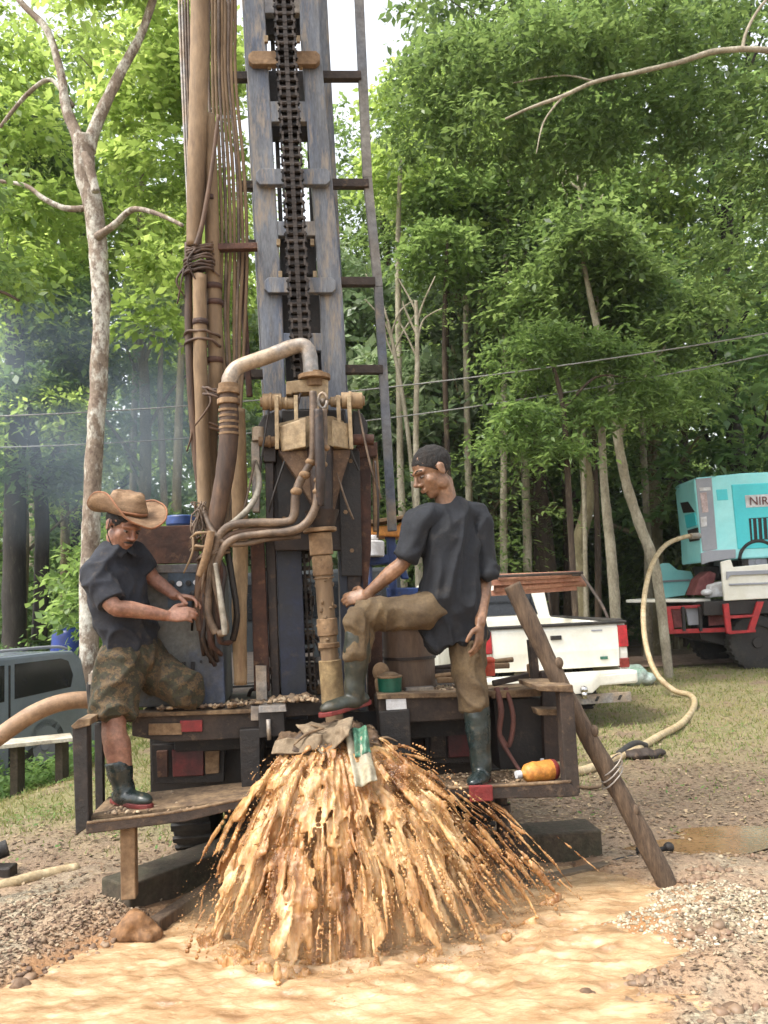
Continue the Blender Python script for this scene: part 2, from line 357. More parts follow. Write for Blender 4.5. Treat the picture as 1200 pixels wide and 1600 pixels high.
Fq = np.stack([idx[:-1, :-1], idx[:-1, 1:], idx[1:, 1:], idx[1:, :-1]], -1).reshape(-1, 4)
me = np_mesh('ground', V, Fq)
def zones(X, Y):
    pd = polydist(X, Y, POOL)+(fbm(X, Y, 5, 21)-.5)*.25
    mudz = 1-sst(-.02, .42, pd+(fbm(X, Y, 14, 23)-.5)*.3)
    n = fbm(X, Y, .9, 31); n2 = fbm(X, Y, 4, 35)
    rightgr = sst(5.6, 8.0, Y+(n-.5)*3)*(1-sst(13.5, 15.5, Y))
    leftgr = sst(4.9, 6.2, Y+(n-.5)*2)
    grass = np.where(X > 0, rightgr*.75, leftgr)*sst(.3, .55, n2+.12)
    grass = np.maximum(grass, sst(17, 22, Y)*.5)
    litter = sst(4.3, 5.2, Y+(n-.5)*1.5)*(1-grass)*np.where(X > 0, 1, .75)
    gravel = sst(.45, .6, n2)*(1-mudz)*(1-litter)
    return mudz, grass, litter, gravel
mz, gz, lz, vz = zones(X, Y)
ca = me.color_attributes.new('zone', 'FLOAT_COLOR', 'POINT')
ca.data.foreach_set('color', np.stack([mz, gz, lz, vz], -1).astype(np.float32).ravel())
def ground_material():
    m = bpy.data.materials.new('earth'); m.use_nodes = True; n = m.node_tree.nodes; l = m.node_tree.links; b = n['Principled BSDF']
    at = n.new('ShaderNodeAttribute'); at.attribute_name = 'zone'; sp = n.new('ShaderNodeSeparateColor'); l.new(at.outputs['Color'], sp.inputs[0])
    tc = n.new('ShaderNodeTexCoord')
    def nz(s, d=8, r=.62):
        x = n.new('ShaderNodeTexNoise'); x.inputs['Scale'].default_value = s; x.inputs['Detail'].default_value = d; x.inputs['Roughness'].default_value = r
        l.new(tc.outputs['Object'], x.inputs['Vector']); return x.outputs[0]
    def mr(src, a, c):
        r = n.new('ShaderNodeMapRange'); r.inputs['From Min'].default_value = a; r.inputs['From Max'].default_value = c; l.new(src, r.inputs['Value']); return r.outputs[0]
    def mix(f, a, c):
        x = n.new('ShaderNodeMix'); x.data_type = 'RGBA'; l.new(f, x.inputs[0])
        for i, q in ((6, a), (7, c)):
            if isinstance(q, tuple): x.inputs[i].default_value = q
            else: l.new(q, x.inputs[i])
        return x.outputs[2]
    base = mix(mr(nz(2.2), .35, .65), srgb(146, 122, 98), srgb(168, 144, 118))
    base = mix(mr(nz(9), .5, .66), base, srgb(124, 102, 82))
    base = mix(mr(nz(60), .55, .7), base, srgb(80, 65, 52))
    grav = mix(mr(nz(45), .4, .6), srgb(168, 156, 132), srgb(104, 92, 76))
    lit = mix(mr(nz(30), .4, .62), srgb(84, 70, 54), srgb(126, 108, 86)); lit = mix(mr(nz(3), .4, .65), lit, srgb(112, 92, 74))
    gr = mix(mr(nz(14), .35, .65), srgb(98, 98, 56), srgb(128, 118, 80))
    mud = mix(mr(nz(7), .35, .65), srgb(158, 114, 70), srgb(130, 90, 54))
    c = mix(at.outputs['Alpha'], base, grav); c = mix(sp.outputs[2], c, lit); c = mix(sp.outputs[1], c, gr); c = mix(sp.outputs[0], c, mud)
    l.new(c, b.inputs['Base Color'])
    rg = n.new('ShaderNodeMapRange'); l.new(nz(1.7), rg.inputs['Value']); rg.inputs['From Min'].default_value = .4; rg.inputs['From Max'].default_value = .6; rg.inputs['To Min'].default_value = .55; rg.inputs['To Max'].default_value = .95
    l.new(rg.outputs[0], b.inputs['Roughness'])
    bp = n.new('ShaderNodeBump'); bp.inputs['Strength'].default_value = .8; bp.inputs['Distance'].default_value = .02
    ad = n.new('ShaderNodeMath'); l.new(nz(55), ad.inputs[0]); l.new(nz(14), ad.inputs[1]); l.new(ad.outputs[0], bp.inputs['Height']); l.new(bp.outputs[0], b.inputs['Normal'])
    return m
finish(me, 'ground', ground_material(), None, Vector((0, 0, 0)), True, kind='structure')

# dirt road across the clearing behind the pickup
yy = np.linspace(0, 1, 60); rx = 2+34*yy; pts = []
for x in np.linspace(1.5, 40, 80):
    yc = 15.6+.09*(x-4)+.25*math.sin(x*.5)
    for k in range(7): pts.append((x, yc-1.1+k*2.2/6, 0))
V = np.array(pts); V[:, 2] = height(V[:, 0], V[:, 1])+.03
idx = np.arange(80*7).reshape(80, 7); Fq = np.stack([idx[:-1, :-1], idx[1:, :-1], idx[1:, 1:], idx[:-1, 1:]], -1).reshape(-1, 4)
finish(np_mesh('road', V, Fq), 'road', mat('packed_earth_road', srgb(184, 158, 140), srgb(160, 134, 116), srgb(120, 102, 86), scale=1.2, rough=.9, bscale=14), None, Vector((0, 0, 0)), True, kind='structure')

# muddy water pool, rippled by the falling water
WC = W(530, 1160, .1)
gx = np.linspace(-2.4, 1.8, 420); gy = np.linspace(1.9, 4.6, 300); X, Y = np.meshgrid(gx, gy)
imp = np.exp(-(np.hypot((X-.05)/1.0, (Y-3.55)/.45))**2)
R = np.hypot(X, Y-3.75)
Z = (fbm(X*.7+Y*.25, Y*1.6, 5, 51, 5)-.5)*.085*(.35+imp)+(fbm(X*.8, Y*1.4, 17, 55, 3)-.5)*.022*(.5+1.2*imp)
Z = -np.abs(Z)*1.3+.018+.006
V = np.stack([X, Y, Z], -1).reshape(-1, 3); idx = np.arange(X.size).reshape(X.shape)
Fq = np.stack([idx[:-1, :-1], idx[:-1, 1:], idx[1:, 1:], idx[1:, :-1]], -1).reshape(-1, 4)
keep = (polydist(X, Y, POOL)+(fbm(X, Y, 5, 21)-.5)*.22) < .42
kf = keep.ravel()[Fq].all(1); Fq = Fq[kf]
used = np.unique(Fq); mp_ = -np.ones(len(V), int); mp_[used] = np.arange(len(used)); V = V[used]; Fq = mp_[Fq]
def water_material(name, foam=.5, sc=3., stretch=(1, 1, 1), sss=0., cols=((112, 78, 48), (146, 106, 68), (172, 134, 94), (196, 168, 130)), alpha=0.):
    m = bpy.data.materials.new(name); m.use_nodes = True; n = m.node_tree.nodes; l = m.node_tree.links; b = n['Principled BSDF']
    tc = n.new('ShaderNodeTexCoord'); mp = n.new('ShaderNodeMapping'); mp.inputs['Scale'].default_value = stretch; l.new(tc.outputs['Object'], mp.inputs[0])
    def nz(s, d=7, r=.6):
        x = n.new('ShaderNodeTexNoise'); x.inputs['Scale'].default_value = s; x.inputs['Detail'].default_value = d; x.inputs['Roughness'].default_value = r
        l.new(mp.outputs[0], x.inputs['Vector']); return x.outputs[0]
    r = n.new('ShaderNodeValToRGB'); l.new(nz(sc), r.inputs[0]); e = r.color_ramp.elements
    e[0].position = .3; e[0].color = srgb(*cols[0]); e[1].position = .72; e[1].color = srgb(*cols[3])
    k = r.color_ramp.elements.new(.42); k.color = srgb(*cols[1]); k = r.color_ramp.elements.new(.56); k.color = srgb(*cols[2])
    x = n.new('ShaderNodeMix'); x.data_type = 'RGBA'; mr = n.new('ShaderNodeMapRange'); mr.inputs['From Min'].default_value = .56; mr.inputs['From Max'].default_value = .72; mr.inputs['To Max'].default_value = foam
    l.new(nz(sc*7), mr.inputs['Value']); l.new(mr.outputs[0], x.inputs[0]); l.new(r.outputs[0], x.inputs[6]); x.inputs[7].default_value = srgb(214, 190, 152)
    l.new(x.outputs[2], b.inputs['Base Color']); b.inputs['Roughness'].default_value = .22
    if alpha:
        ar = n.new('ShaderNodeMapRange'); ar.inputs['From Min'].default_value = .36; ar.inputs['From Max'].default_value = .56; ar.inputs['To Min'].default_value = 1-alpha; l.new(nz(sc*2.3), ar.inputs['Value']); l.new(ar.outputs[0], b.inputs['Alpha'])
    b.inputs['Subsurface Weight'].default_value = sss; b.inputs['Subsurface Radius'].default_value = (.03, .015, .006)
    bp = n.new('ShaderNodeBump'); bp.inputs['Strength'].default_value = .5; bp.inputs['Distance'].default_value = .012; l.new(nz(sc*9), bp.inputs['Height']); l.new(bp.outputs[0], b.inputs['Normal'])
    return m
M_pool = water_material('muddy_pool_water', .3, 4.2, (1, 2.2, 1), 0., ((122, 92, 64), (150, 119, 86), (174, 145, 110), (198, 174, 140)))
finish(np_mesh('muddy_water', V, Fq), 'muddy_water', M_pool, None, Vector((0, 0, 0)), True, kind='structure')
# still brown puddles in the ruts
def puddle(cx, cy, rx_, ry_, z):
    mb = MB(); n = 40; vs = []
    for i in range(n):
        a = 2*math.pi*i/n; vs.append(Vector((cx+math.cos(a)*rx_, cy+math.sin(a)*ry_+.25*(math.cos(a)*rx_), z)))
    mb.add(vs, [tuple(range(n))]); return mb
pm = mat('still_muddy_water', srgb(140, 112, 80), srgb(122, 96, 66), scale=3, rough=.06, bump=.02, grime=.2)
for a in ((1.35, 3.47, .9, .3, -.004), (1.3, 3.02, 1.0, .3, -.006), (1.45, 4.75, .8, .3, .0)):
    o = puddle(*a).build('puddle', pm); o['kind'] = 'structure'

# ---- scattered litter, pebbles, grass
def scatter_pts(n, x0, x1, y0, y1, prob, seed, power=1.):
    r = np.random.default_rng(seed); y = y0+(y1-y0)*r.random(n)**power; x = (x0+(x1-x0)*r.random(n))*(.25+.75*y/y1)*1.0
    p = prob(x, y); k = r.random(n) < p; x, y = x[k], y[k]; return x, y, height(x, y)
def chips(x, y, z, s0, s1, seed, tilt=.5, aspect=.5):
    r = np.random.default_rng(seed); n = len(x); a = r.random(n)*6.283; s = s0+(s1-s0)*r.random(n)**1.5
    d = np.stack([np.cos(a), np.sin(a), (r.random(n)-.5)*tilt], -1); q = np.stack([-np.sin(a), np.cos(a), (r.random(n)-.5)*tilt], -1)
    c = np.stack([x, y, z+.004+.3*s*tilt*r.random(n)], -1)
    V = np.stack([c-d*s[:, None], c+q*(s*aspect)[:, None]+[0, 0, .002], c+d*s[:, None], c-q*(s*aspect)[:, None]], 1)
    V[:, 0, 2] += s*.25*r.random(n); return V.reshape(-1, 3), np.arange(4*n).reshape(-1, 4)
def isle_mat(name, cols, rough=.85):
    m = bpy.data.materials.new(name); m.use_nodes = True; n = m.node_tree.nodes; l = m.node_tree.links; b = n['Principled BSDF']
    g = n.new('ShaderNodeNewGeometry'); r = n.new('ShaderNodeValToRGB'); l.new(g.outputs['Random Per Island'], r.inputs[0])
    e = r.color_ramp.elements; e[0].color = cols[0]; e[1].color = cols[-1]
    for i, c in enumerate(cols[1:-1]): k = r.color_ramp.elements.new((i+1)/(len(cols)-1)); k.color = c
    l.new(r.outputs[0], b.inputs['Base Color']); b.inputs['Roughness'].default_value = rough; return m
fn = lambda x, y: np.clip(zones(x, y)[2]*1.0+.10*(1-zones(x, y)[0])-.5*sst(9, 16, y), 0, 1)
x, y, z = scatter_pts(110000, -9, 9, 3.1, 15, fn, 61, 1.6)
V, Fq = chips(x, y, z, .005, .023, 62)
finish(np_mesh('leaf_litter', V, Fq), 'leaf_litter', isle_mat('dead_leaf', [srgb(74, 58, 44), srgb(112, 92, 70), srgb(94, 72, 54), srgb(152, 132, 104), srgb(120, 104, 74)]), None, Vector((0, 0, 0)), kind='stuff')
def pebbles(name, x, y, z, s, cols, seed, rough=.85):
    """low polyhedra, 8 faces"""
    r = np.random.default_rng(seed); n = len(x)
    base = np.array([(1, 0, 0), (0, 1, 0), (-1, 0, 0), (0, -1, 0), (.0, 0, .75), (0, 0, -.6)], float)
    f = np.array([(0, 1, 4), (1, 2, 4), (2, 3, 4), (3, 0, 4), (1, 0, 5), (2, 1, 5), (3, 2, 5), (0, 3, 5)])
    # subdivide once for a rounder stone
    vv = [tuple(b) for b in base]; cache = {}; ff = []
    def mid(a, b):
        k = (min(a, b), max(a, b))
        if k not in cache:
            p = (np.array(vv[a])+np.array(vv[b])); p = p/np.linalg.norm(p)*.93; p[2] *= .8; vv.append(tuple(p)); cache[k] = len(vv)-1
        return cache[k]
    for a, b, c in f:
        ab, bc, cc = mid(a, b), mid(b, c), mid(c, a); ff += [(a, ab, cc), (ab, b, bc), (cc, bc, c), (ab, bc, cc)]
    B = np.array(vv); Ff = np.array(ff); m = len(B)
    ang = r.random(n)*6.283; sc = s[:, None]*(.65+.7*r.random((n, 3))); jit = 1+(r.random((n, m, 1))-.5)*.75
    Pn = B[None]*jit*sc[:, None, :]; ca_, sa = np.cos(ang)[:, None], np.sin(ang)[:, None]
    V = np.stack([Pn[..., 0]*ca_-Pn[..., 1]*sa+x[:, None], Pn[..., 0]*sa+Pn[..., 1]*ca_+y[:, None], Pn[..., 2]+(z+s*.04)[:, None]], -1).reshape(-1, 3)
    Fq = (Ff[None]+(np.arange(n)*m)[:, None, None]).reshape(-1, 3)
    return finish(np_mesh(name, V, Fq), name, isle_mat(name+'_stone', cols, rough), None, Vector((0, 0, 0)), False, kind='stuff')
STC = [srgb(96, 80, 64), srgb(136, 118, 96), srgb(164, 150, 126), srgb(112, 90, 72), srgb(142, 124, 100)]
fn = lambda x, y: np.clip(.05+.4*zones(x, y)[3]-1.2*zones(x, y)[0], 0, 1)*(1-sst(6, 8, y))
x, y, z = scatter_pts(16000, -3.6, 3.4, 2.7, 8, fn, 71, 1.3)
r = np.random.default_rng(5); s = .004+.012*r.random(len(x))**3
pebbles('gravel', x, y, z, s, STC, 72)
# rubble heap by the left block, pale rubble by the pole, mud clods
def blob(cx, cy, rx_, ry_, n, seed):
    r = np.random.default_rng(seed); a = r.random(n)*6.283; q = np.sqrt(r.random(n)); x = cx+np.cos(a)*q*rx_; y = cy+np.sin(a)*q*ry_; return x, y, height(x, y)
x, y, z = blob(-1.55, 3.72, .8, .36, 2600, 81); s = .003+.013*np.random.default_rng(1).random(len(x))**3
pebbles('rubble', x, y, z, s, [srgb(70, 55, 43), srgb(110, 88, 70), srgb(150, 130, 106), srgb(88, 68, 54), srgb(124, 102, 82)], 82)
x, y, z = blob(1.12, 3.72, .6, .34, 4200, 83); s = .002+.010*np.random.default_rng(2).random(len(x))**2
pebbles('pale_gravel', x, y, z, s, [srgb(164, 152, 126), srgb(140, 126, 102), srgb(186, 178, 156), srgb(104, 90, 72)], 84)
xs, ys = [], []
for (qx, qy, n_) in ((965, 1570, 60), (1010, 1540, 40), (1120, 1480, 60), (1085, 1392, 40), (1110, 1375, 40), (1150, 1590, 20), (925, 1390, 20), (60, 1540, 50), (1180, 1340, 20)):
    g = G(qx, qy); r = np.random.default_rng(qx); xs += list(g.x+r.normal(0, .045, n_)); ys += list(g.y+r.normal(0, .02, n_))
x, y = np.array(xs), np.array(ys); s = .008+.02*np.random.default_rng(3).random(len(x))**2
pebbles('mud_clods', x, y, height(x, y), s, [srgb(96, 78, 62), srgb(136, 112, 88), srgb(112, 88, 70)], 85, .6)
# grass
def grass(name, x, y, z, h0, h1, mat_, seed, wid=.006):
    r = np.random.default_rng(seed); n = len(x); a = r.random(n)*6.283; h = h0+(h1-h0)*r.random(n)**1.5
    q = np.stack([np.cos(a), np.sin(a), 0*a], -1)*wid*(.6+y[:, None]*.06); b = r.random(n)*6.283; ln = (h*(.2+.9*r.random(n)))[:, None]
    c = np.stack([x, y, z], -1); t = c+np.stack([np.cos(b), np.sin(b), 0*b], -1)*ln+np.stack([0*h, 0*h, h], -1)
    V = np.stack([c-q, c+q, t], 1).reshape(-1, 3); return finish(np_mesh(name, V, np.arange(3*n).reshape(-1, 3)), name, mat_, None, Vector((0, 0, 0)), kind='stuff')
fn = lambda x, y: np.clip(zones(x, y)[1]*1.1, 0, 1)
x, y, z = scatter_pts(110000, -11, 12, 4.6, 17, fn, 91, 1.1); grass('grass', x, y, z, .012, .06, ML_grass, 92)
fn = lambda x, y: np.clip((fbm(x, y, 2.4, 97)-.5)*5, 0, 1)*(np.where(x < -1.6, 1., .25))
x, y, z = scatter_pts(24000, -9, 5, 4.9, 9, fn, 93); V, Fq = chips(x, y, z+.02, .008, .022, 94, 1.2, .45)
finish(np_mesh('weeds', V, Fq), 'weeds', ML_weed, None, Vector((0, 0, 0)), kind='stuff')

# rank weeds in front of the grey car
r = np.random.default_rng(501); n = 5200; x = -5.4+2.4*r.random(n); y = 8.0+1.0*r.random(n); hh = (.08+.34*r.random(n))*(.4+.6*fbm(x, y, 2, 5)*1.4)
V, Fq = chips(x, y, height(x, y)+hh*r.random(n), .02, .05, 502, 1.4, .4)
finish(np_mesh('weed_bank', V, Fq), 'weed_bank', ML_weed, None, Vector((0, 0, 0)), kind='stuff')

r = np.random.default_rng(611); n = 5000; x = np.concatenate([r.normal(-1.5, .45, n), r.normal(1.15, .45, n)]); y = np.concatenate([r.normal(3.7, .25, n), r.normal(3.6, .4, n)])
k = zones(x, y)[0] < .5; x, y = x[k], y[k]; V, Fq = chips(x, y, height(x, y), .003, .014, 612, .9, .6)
finish(np_mesh('mud_flakes', V, Fq), 'mud_flakes', isle_mat('mud_flake', [srgb(84, 66, 52), srgb(128, 106, 84), srgb(160, 142, 118), srgb(108, 86, 68)]), None, Vector((0, 0, 0)), kind='stuff')
# ================================================================= FOREST
def crown_mesh(name, seed, lobes, ncl, twigs, lpt, leaf, wid, tl=.55, droop=.35, spread=.55):
    """lobes: list of (x,y,z,r); leaf sprays on twigs, each leaf a folded kite"""
    r = np.random.default_rng(seed); lb = np.array(lobes, float); pw = lb[:, 3]**2; pick = r.choice(len(lb), ncl, p=pw/pw.sum())
    d = r.normal(size=(ncl, 3)); d /= np.linalg.norm(d, axis=1)[:, None]; rad = lb[pick, 3]*(.35+.65*r.random(ncl)**.5)
    C = lb[pick, :3]+d*rad[:, None]*[1, 1, .75]
    az = np.arctan2(d[:, 1], d[:, 0])[:, None]+r.normal(0, 1.1, (ncl, twigs)); el = r.normal(.05, .35, (ncl, twigs))
    D = np.stack([np.cos(az)*np.cos(el), np.sin(az)*np.cos(el), np.sin(el)], -1)
    Ln = tl*(.6+.8*r.random((ncl, twigs, 1, 1)))
    s = (np.arange(lpt)+.5)/lpt+r.normal(0, .02, (ncl, twigs, lpt)); s = s[..., None]
    p = C[:, None, None]+D[:, :, None]*s*Ln; p[..., 2:] -= droop*s*s*Ln
    p += r.normal(0, .04, p.shape)*tl
    n = np.zeros_like(p)+[0, 0, 1.]; n += r.normal(0, spread, n.shape); n /= np.linalg.norm(n, axis=-1)[..., None]
    side = np.cross(np.broadcast_to(D[:, :, None], p.shape), n); side /= np.linalg.norm(side, axis=-1)[..., None]+1e-9
    sg = np.where(np.arange(lpt) % 2, 1, -1)[None, None, :, None]
    ld = side*sg*.85+D[:, :, None]*.55; ld[..., 2] -= .25; ld += r.normal(0, .25, ld.shape); ld /= np.linalg.norm(ld, axis=-1)[..., None]
    ls = leaf*(.4+1.25*r.random(p.shape[:-1]+(1,))**1.3); wv = np.cross(ld, n)*ls*wid; up = n*ls*.08
    V = np.stack([p, p+ld*ls*.45+wv+up, p+ld*ls, p+ld*ls*.45-wv+up], -2).reshape(-1, 3)
    return np_mesh(name, V, np.arange(len(V)).reshape(-1, 4))
def rand_lobes(seed, H, z0, R, n, rl, cen=(0, 0)):
    r = np.random.default_rng(seed); out = []
    for i in range(n):
        t = (i+.5)/n; z = z0+(H-z0-rl*.6)*t; q = R*(1-.55*max(0, t-.45)/.55)*(.35+.65*r.random()); a = i*2.4+r.random()
        out.append((cen[0]+math.cos(a)*q*.75, cen[1]+math.sin(a)*q*.75, z, rl*(.7+.5*r.random())))
    return out
def trunk_mb(seed, H, r0, lobes, bend=.3, n=9):
    r = random.Random(seed); mb = MB(); pts = []; x = y = 0
    for i in range(8):
        pts.append(Vector((x, y, H*.9*i/7-(.3 if i == 0 else 0)))); x += r.uniform(-bend, bend); y += r.uniform(-bend, bend)
    mb.tube(pts, [r0*1.35, r0, r0*.88, r0*.78, r0*.66, r0*.5, r0*.34, r0*.15], n=n, sub=4)
    for l in lobes:
        z = max(H*.15, l[2]-l[3]*.9-r.uniform(.2, 1.2)); k = min(int(z/(H*.9)*7), 6); q = pts[k].lerp(pts[k+1], min(1, max(0, z/(H*.9)*7-k)))
        e = Vector(l[:3]); m = q.lerp(e, .5)+Vector((r.uniform(-.3, .3), r.uniform(-.3, .3), .25))
        mb.tube([q, m, e], [r0*.32, r0*.2, r0*.06], n=6, sub=4)
        for _ in range(2):
            e2 = e+Vector((r.uniform(-1, 1), r.uniform(-1, 1), r.uniform(-.3, .8)))*l[3]*.7; mb.tube([m, m.lerp(e2, .55)+Vector((0, 0, .15)), e2], [r0*.16, r0*.09, r0*.03], n=5, sub=3)
    return mb
def local_mesh(mb, name, mat_):
    me = bpy.data.meshes.new(name); me.from_pydata([tuple(p) for p in mb.v], [], mb.f); me.materials.append(mat_); me.shade_smooth(); return me
VAR = {}
def variant(key, seed, H, z0, R, n, rl, ncl, twigs, lpt, leaf, wid, lm, bark, r0, bend=.3, **k):
    lb = rand_lobes(seed, H, z0, R, n, rl); c = crown_mesh('crown', seed, lb, ncl, twigs, lpt, leaf, wid, **k); c.materials.append(lm)
    VAR[key] = (c, local_mesh(trunk_mb(seed, H, r0, lb, bend), 'trunk', bark))
variant('tall_bright', 1, 19, 6, 3.6, 12, 1.9, 800, 4, 6, .175, .26, ML_bright, M_bark3, .17)
variant('tall_mid', 2, 20, 5, 3.8, 13, 2.0, 860, 4, 6, .21, .26, ML_mid, M_bark2, .2)
variant('tall_dark', 3, 18, 3.5, 3.6, 13, 2.0, 900, 4, 6, .21, .27, ML_dark, M_barkdk, .2)
variant('feathery', 4, 16, 3, 4.4, 14, 2.0, 720, 5, 8, .13, .2, ML_mid, M_bark3, .18, tl=.8, droop=.3, spread=.3)
variant('waxy', 5, 10, 2.5, 2.2, 9, 1.3, 700, 4, 6, .2, .32, ML_blue, M_bark4, .09, bend=.2, spread=.9)
variant('slim', 6, 15, 7, 1.8, 7, 1.3, 500, 4, 6, .18, .26, ML_bright, M_bark4, .09, bend=.2)
variant('bush', 7, 3.0, .3, 1.7, 9, .9, 520, 4, 6, .15, .28, ML_dark, M_barkdk, .05, bend=.1)
variant('lowbright', 8, 4.5, .8, 1.8, 8, 1.0, 520, 4, 6, .16, .28, ML_mid, M_bark3, .06, bend=.15)
VSEEN = {}
def tree(key, x, y, s, rz, label, name='forest_tree', group=None, sz=None):
    z = hz(x, y)-.05; t = thing(name, label, 'bush' if key in ('bush', 'lowbright') else 'tree', Vector((x, y, z)), group); t.scale = (s, s, sz or s); t.rotation_euler = (0, 0, rz)
    for me, nm in zip(VAR[key], ('crown', 'trunk')):
        o = bpy.data.objects.new(nm, me); COL.objects.link(o); o.parent = t
    return t
def TX(px, Y): return P(px, 930, Y).x
# named trees nearer the clearing: (variant, px, Y, scale, label)
NT = [
 ('tall_bright', 40, 15.5, .62, 'tall tree with bright yellow-green crown filling the top left corner'),
 ('tall_bright', 235, 17, .85, 'yellow-green leafy tree behind the forked pale trunk, left of the hanging pipes'),
 ('feathery', 1010, 17, 1.0, 'big feathery green tree spreading over the teal compressor'),
 ('feathery', 760, 16.5, .74, 'feathery tree overhanging the space above the dark-haired worker'),
 ('tall_mid', 620, 21, .72, 'mid green tree seen through the gap between mast and ladder rail'),
 ('waxy', 690, 17.5, .9, 'tree with pale waxy leaves catching light, right of the ladder rail'),
 ('waxy', 560, 17.5, .95, 'smaller pale-leaved tree directly behind the ladder'),
 ('tall_dark', 1150, 16.5, .95, 'dark dense tree at the right edge behind the compressor'),
 ('tall_mid', 850, 22, .8, 'dark tree with thick brown trunk behind the white pickup'),
 ('lowbright', 1050, 18.5, 1.0, 'light green bush glowing behind the hose, left of the compressor'),
 ('tall_mid', 900, 18.5, 1.0, 'tall mid green tree behind the two pale leaning trunks'),
 ('tall_dark', 130, 20, .85, 'dark tree in the blue smoke behind the man in the straw hat'),
 ('lowbright', 215, 13, .8, 'low bush with fresh green leaves between the hat and the blue cabinet'),
 ('bush', -10, 11.8, .5, 'dark bush above the roof of the parked grey car'),
]
for i, (k, px, Yd, s, lab) in enumerate(NT): tree(k, TX(px, Yd), Yd, s, i*1.3, lab)
r = random.Random(11); cnt = 0
rows = [(23, 9, .86), (29, 12, .95), (37, 14, 1.0)]
for Yr, n, s in rows:
    for i in range(n):
        px = -700+2600*(i+.5)/n+r.uniform(-70, 70); Yd = Yr+r.uniform(-1.5, 1.5)
        if px < 520: k = r.choice(['tall_bright', 'tall_mid', 'tall_bright', 'slim'])
        else: k = r.choice(['tall_mid', 'tall_bright', 'feathery', 'tall_dark', 'slim', 'slim'])
        sc = s*r.uniform(.85, 1.1)*(.72 if 520 < px < 760 else 1)*(.66 if px < 150 else 1)
        kd = {'tall_bright': 'yellow-green leafy tree', 'tall_mid': 'mid green tall tree', 'tall_dark': 'dark green dense tree', 'feathery': 'feathery fine-leaved tree', 'slim': 'slim high-crowned tree'}[k]
        zd = 'far behind the forked tree and the smoke at left' if px < 300 else 'far behind the mast and hose bundle' if px < 560 else 'in the forest just right of the ladder rail' if px < 800 else 'in the forest behind the pickup and pale trunks' if px < 1050 else 'in the forest behind the teal compressor'
        tree(k, TX(px, Yd), Yd, sc, r.uniform(0, 6.28), kd+' '+zd, group='trees massed at the back of the forest')
for i in range(22):
    px = -150+1550*(i+.5)/22+r.uniform(-25, 25); Yd = r.uniform(18.5, 27); k = r.choice(['bush', 'lowbright', 'bush'])
    zd = 'between the trunks behind the grey car and smoke' if px < 300 else 'low behind the mast of the rig' if px < 560 else 'behind the worker in the black tee' if px < 780 else 'behind the white pickup' if px < 1000 else 'behind the flatbed truck at right'
    tree(k, TX(px, Yd), Yd, r.uniform(.8, 1.5), r.uniform(0, 6.28), ('dark leafy undergrowth bush ' if k == 'bush' else 'lighter green undergrowth bush ')+zd, 'forest_bush', 'undergrowth bushes along the forest edge')
# far wood, one mass
lb = []; r2 = np.random.default_rng(44)
for i in range(130):
    a = -1.0+2.0*i/129; Yd = 50+r2.random()*14; lb.append((math.tan(a)*Yd*.95, Yd, 2+r2.random()*13+3, 3.2+r2.random()*1.8))
me = crown_mesh('far_wood', 45, lb, 5200, 3, 4, .7, .34, tl=1.2); me.materials.append(ML_dark)
o = bpy.data.objects.new('far_wood', me); COL.objects.link(o); o['kind'] = 'stuff'
# -- individually shaped trunks (outline from the picture, set at their own distance)
def PT(mb, pts, Y, n=10, sub=5):
    q = [P(a, b, Y if len(c) == 1 else c[1]) for a, b, *c in pts]; rr = [pts[i][2]*mpp(q[i]) for i in range(len(q))]
    return mb.tube(q, rr, n=n, sub=sub)
def grounded(px, py, Y):
    p = P(px, py, Y); return p
def shaped_tree(name, label, Y, trunk, limbs, bark, lobes=None, lm=None, ncl=400, leaf=.16, wid=.27, tl=.5, group=None, seed=1, lpt=6):
    base = P(trunk[0][0], trunk[0][1], Y); base.z = hz(base.x, base.y)
    t = thing(name, label, 'tree', base, group)
    mb = MB(); q = [P(a, b, Y) for a, b, rr in trunk]; rd = [rr*mpp(p) for (a, b, rr), p in zip(trunk, q)]
    q[0] = Vector((q[0].x, q[0].y, base.z-.1)); mb.tube(q, rd, n=16, sub=14, lump=.13, lf=3.2); mb.build('trunk', bark, t, True)
    for lm_ in limbs:
        m2 = MB(); q = [P(a, b, Y+(k[0] if k else 0)) for a, b, rr, *k in lm_]; m2.tube(q, [x[2]*mpp(p) for x, p in zip(lm_, q)], n=9, sub=10, lump=.16, lf=5); m2.build('branch', bark, t, True)
    if lobes:
        lb = []
        for a, b, dy, rr in lobes:
            p = P(a, b, Y+dy); lb.append((p.x, p.y, p.z, rr*mpp(p)))
        c = crown_mesh('crown', seed, lb, ncl, 4, lpt, leaf, wid, tl=tl); co = get_co(c); set_co(c, co-np.array(base)); c.materials.append(lm)
        o = bpy.data.objects.new('crown', c); COL.objects.link(o); o.parent = t
    return t
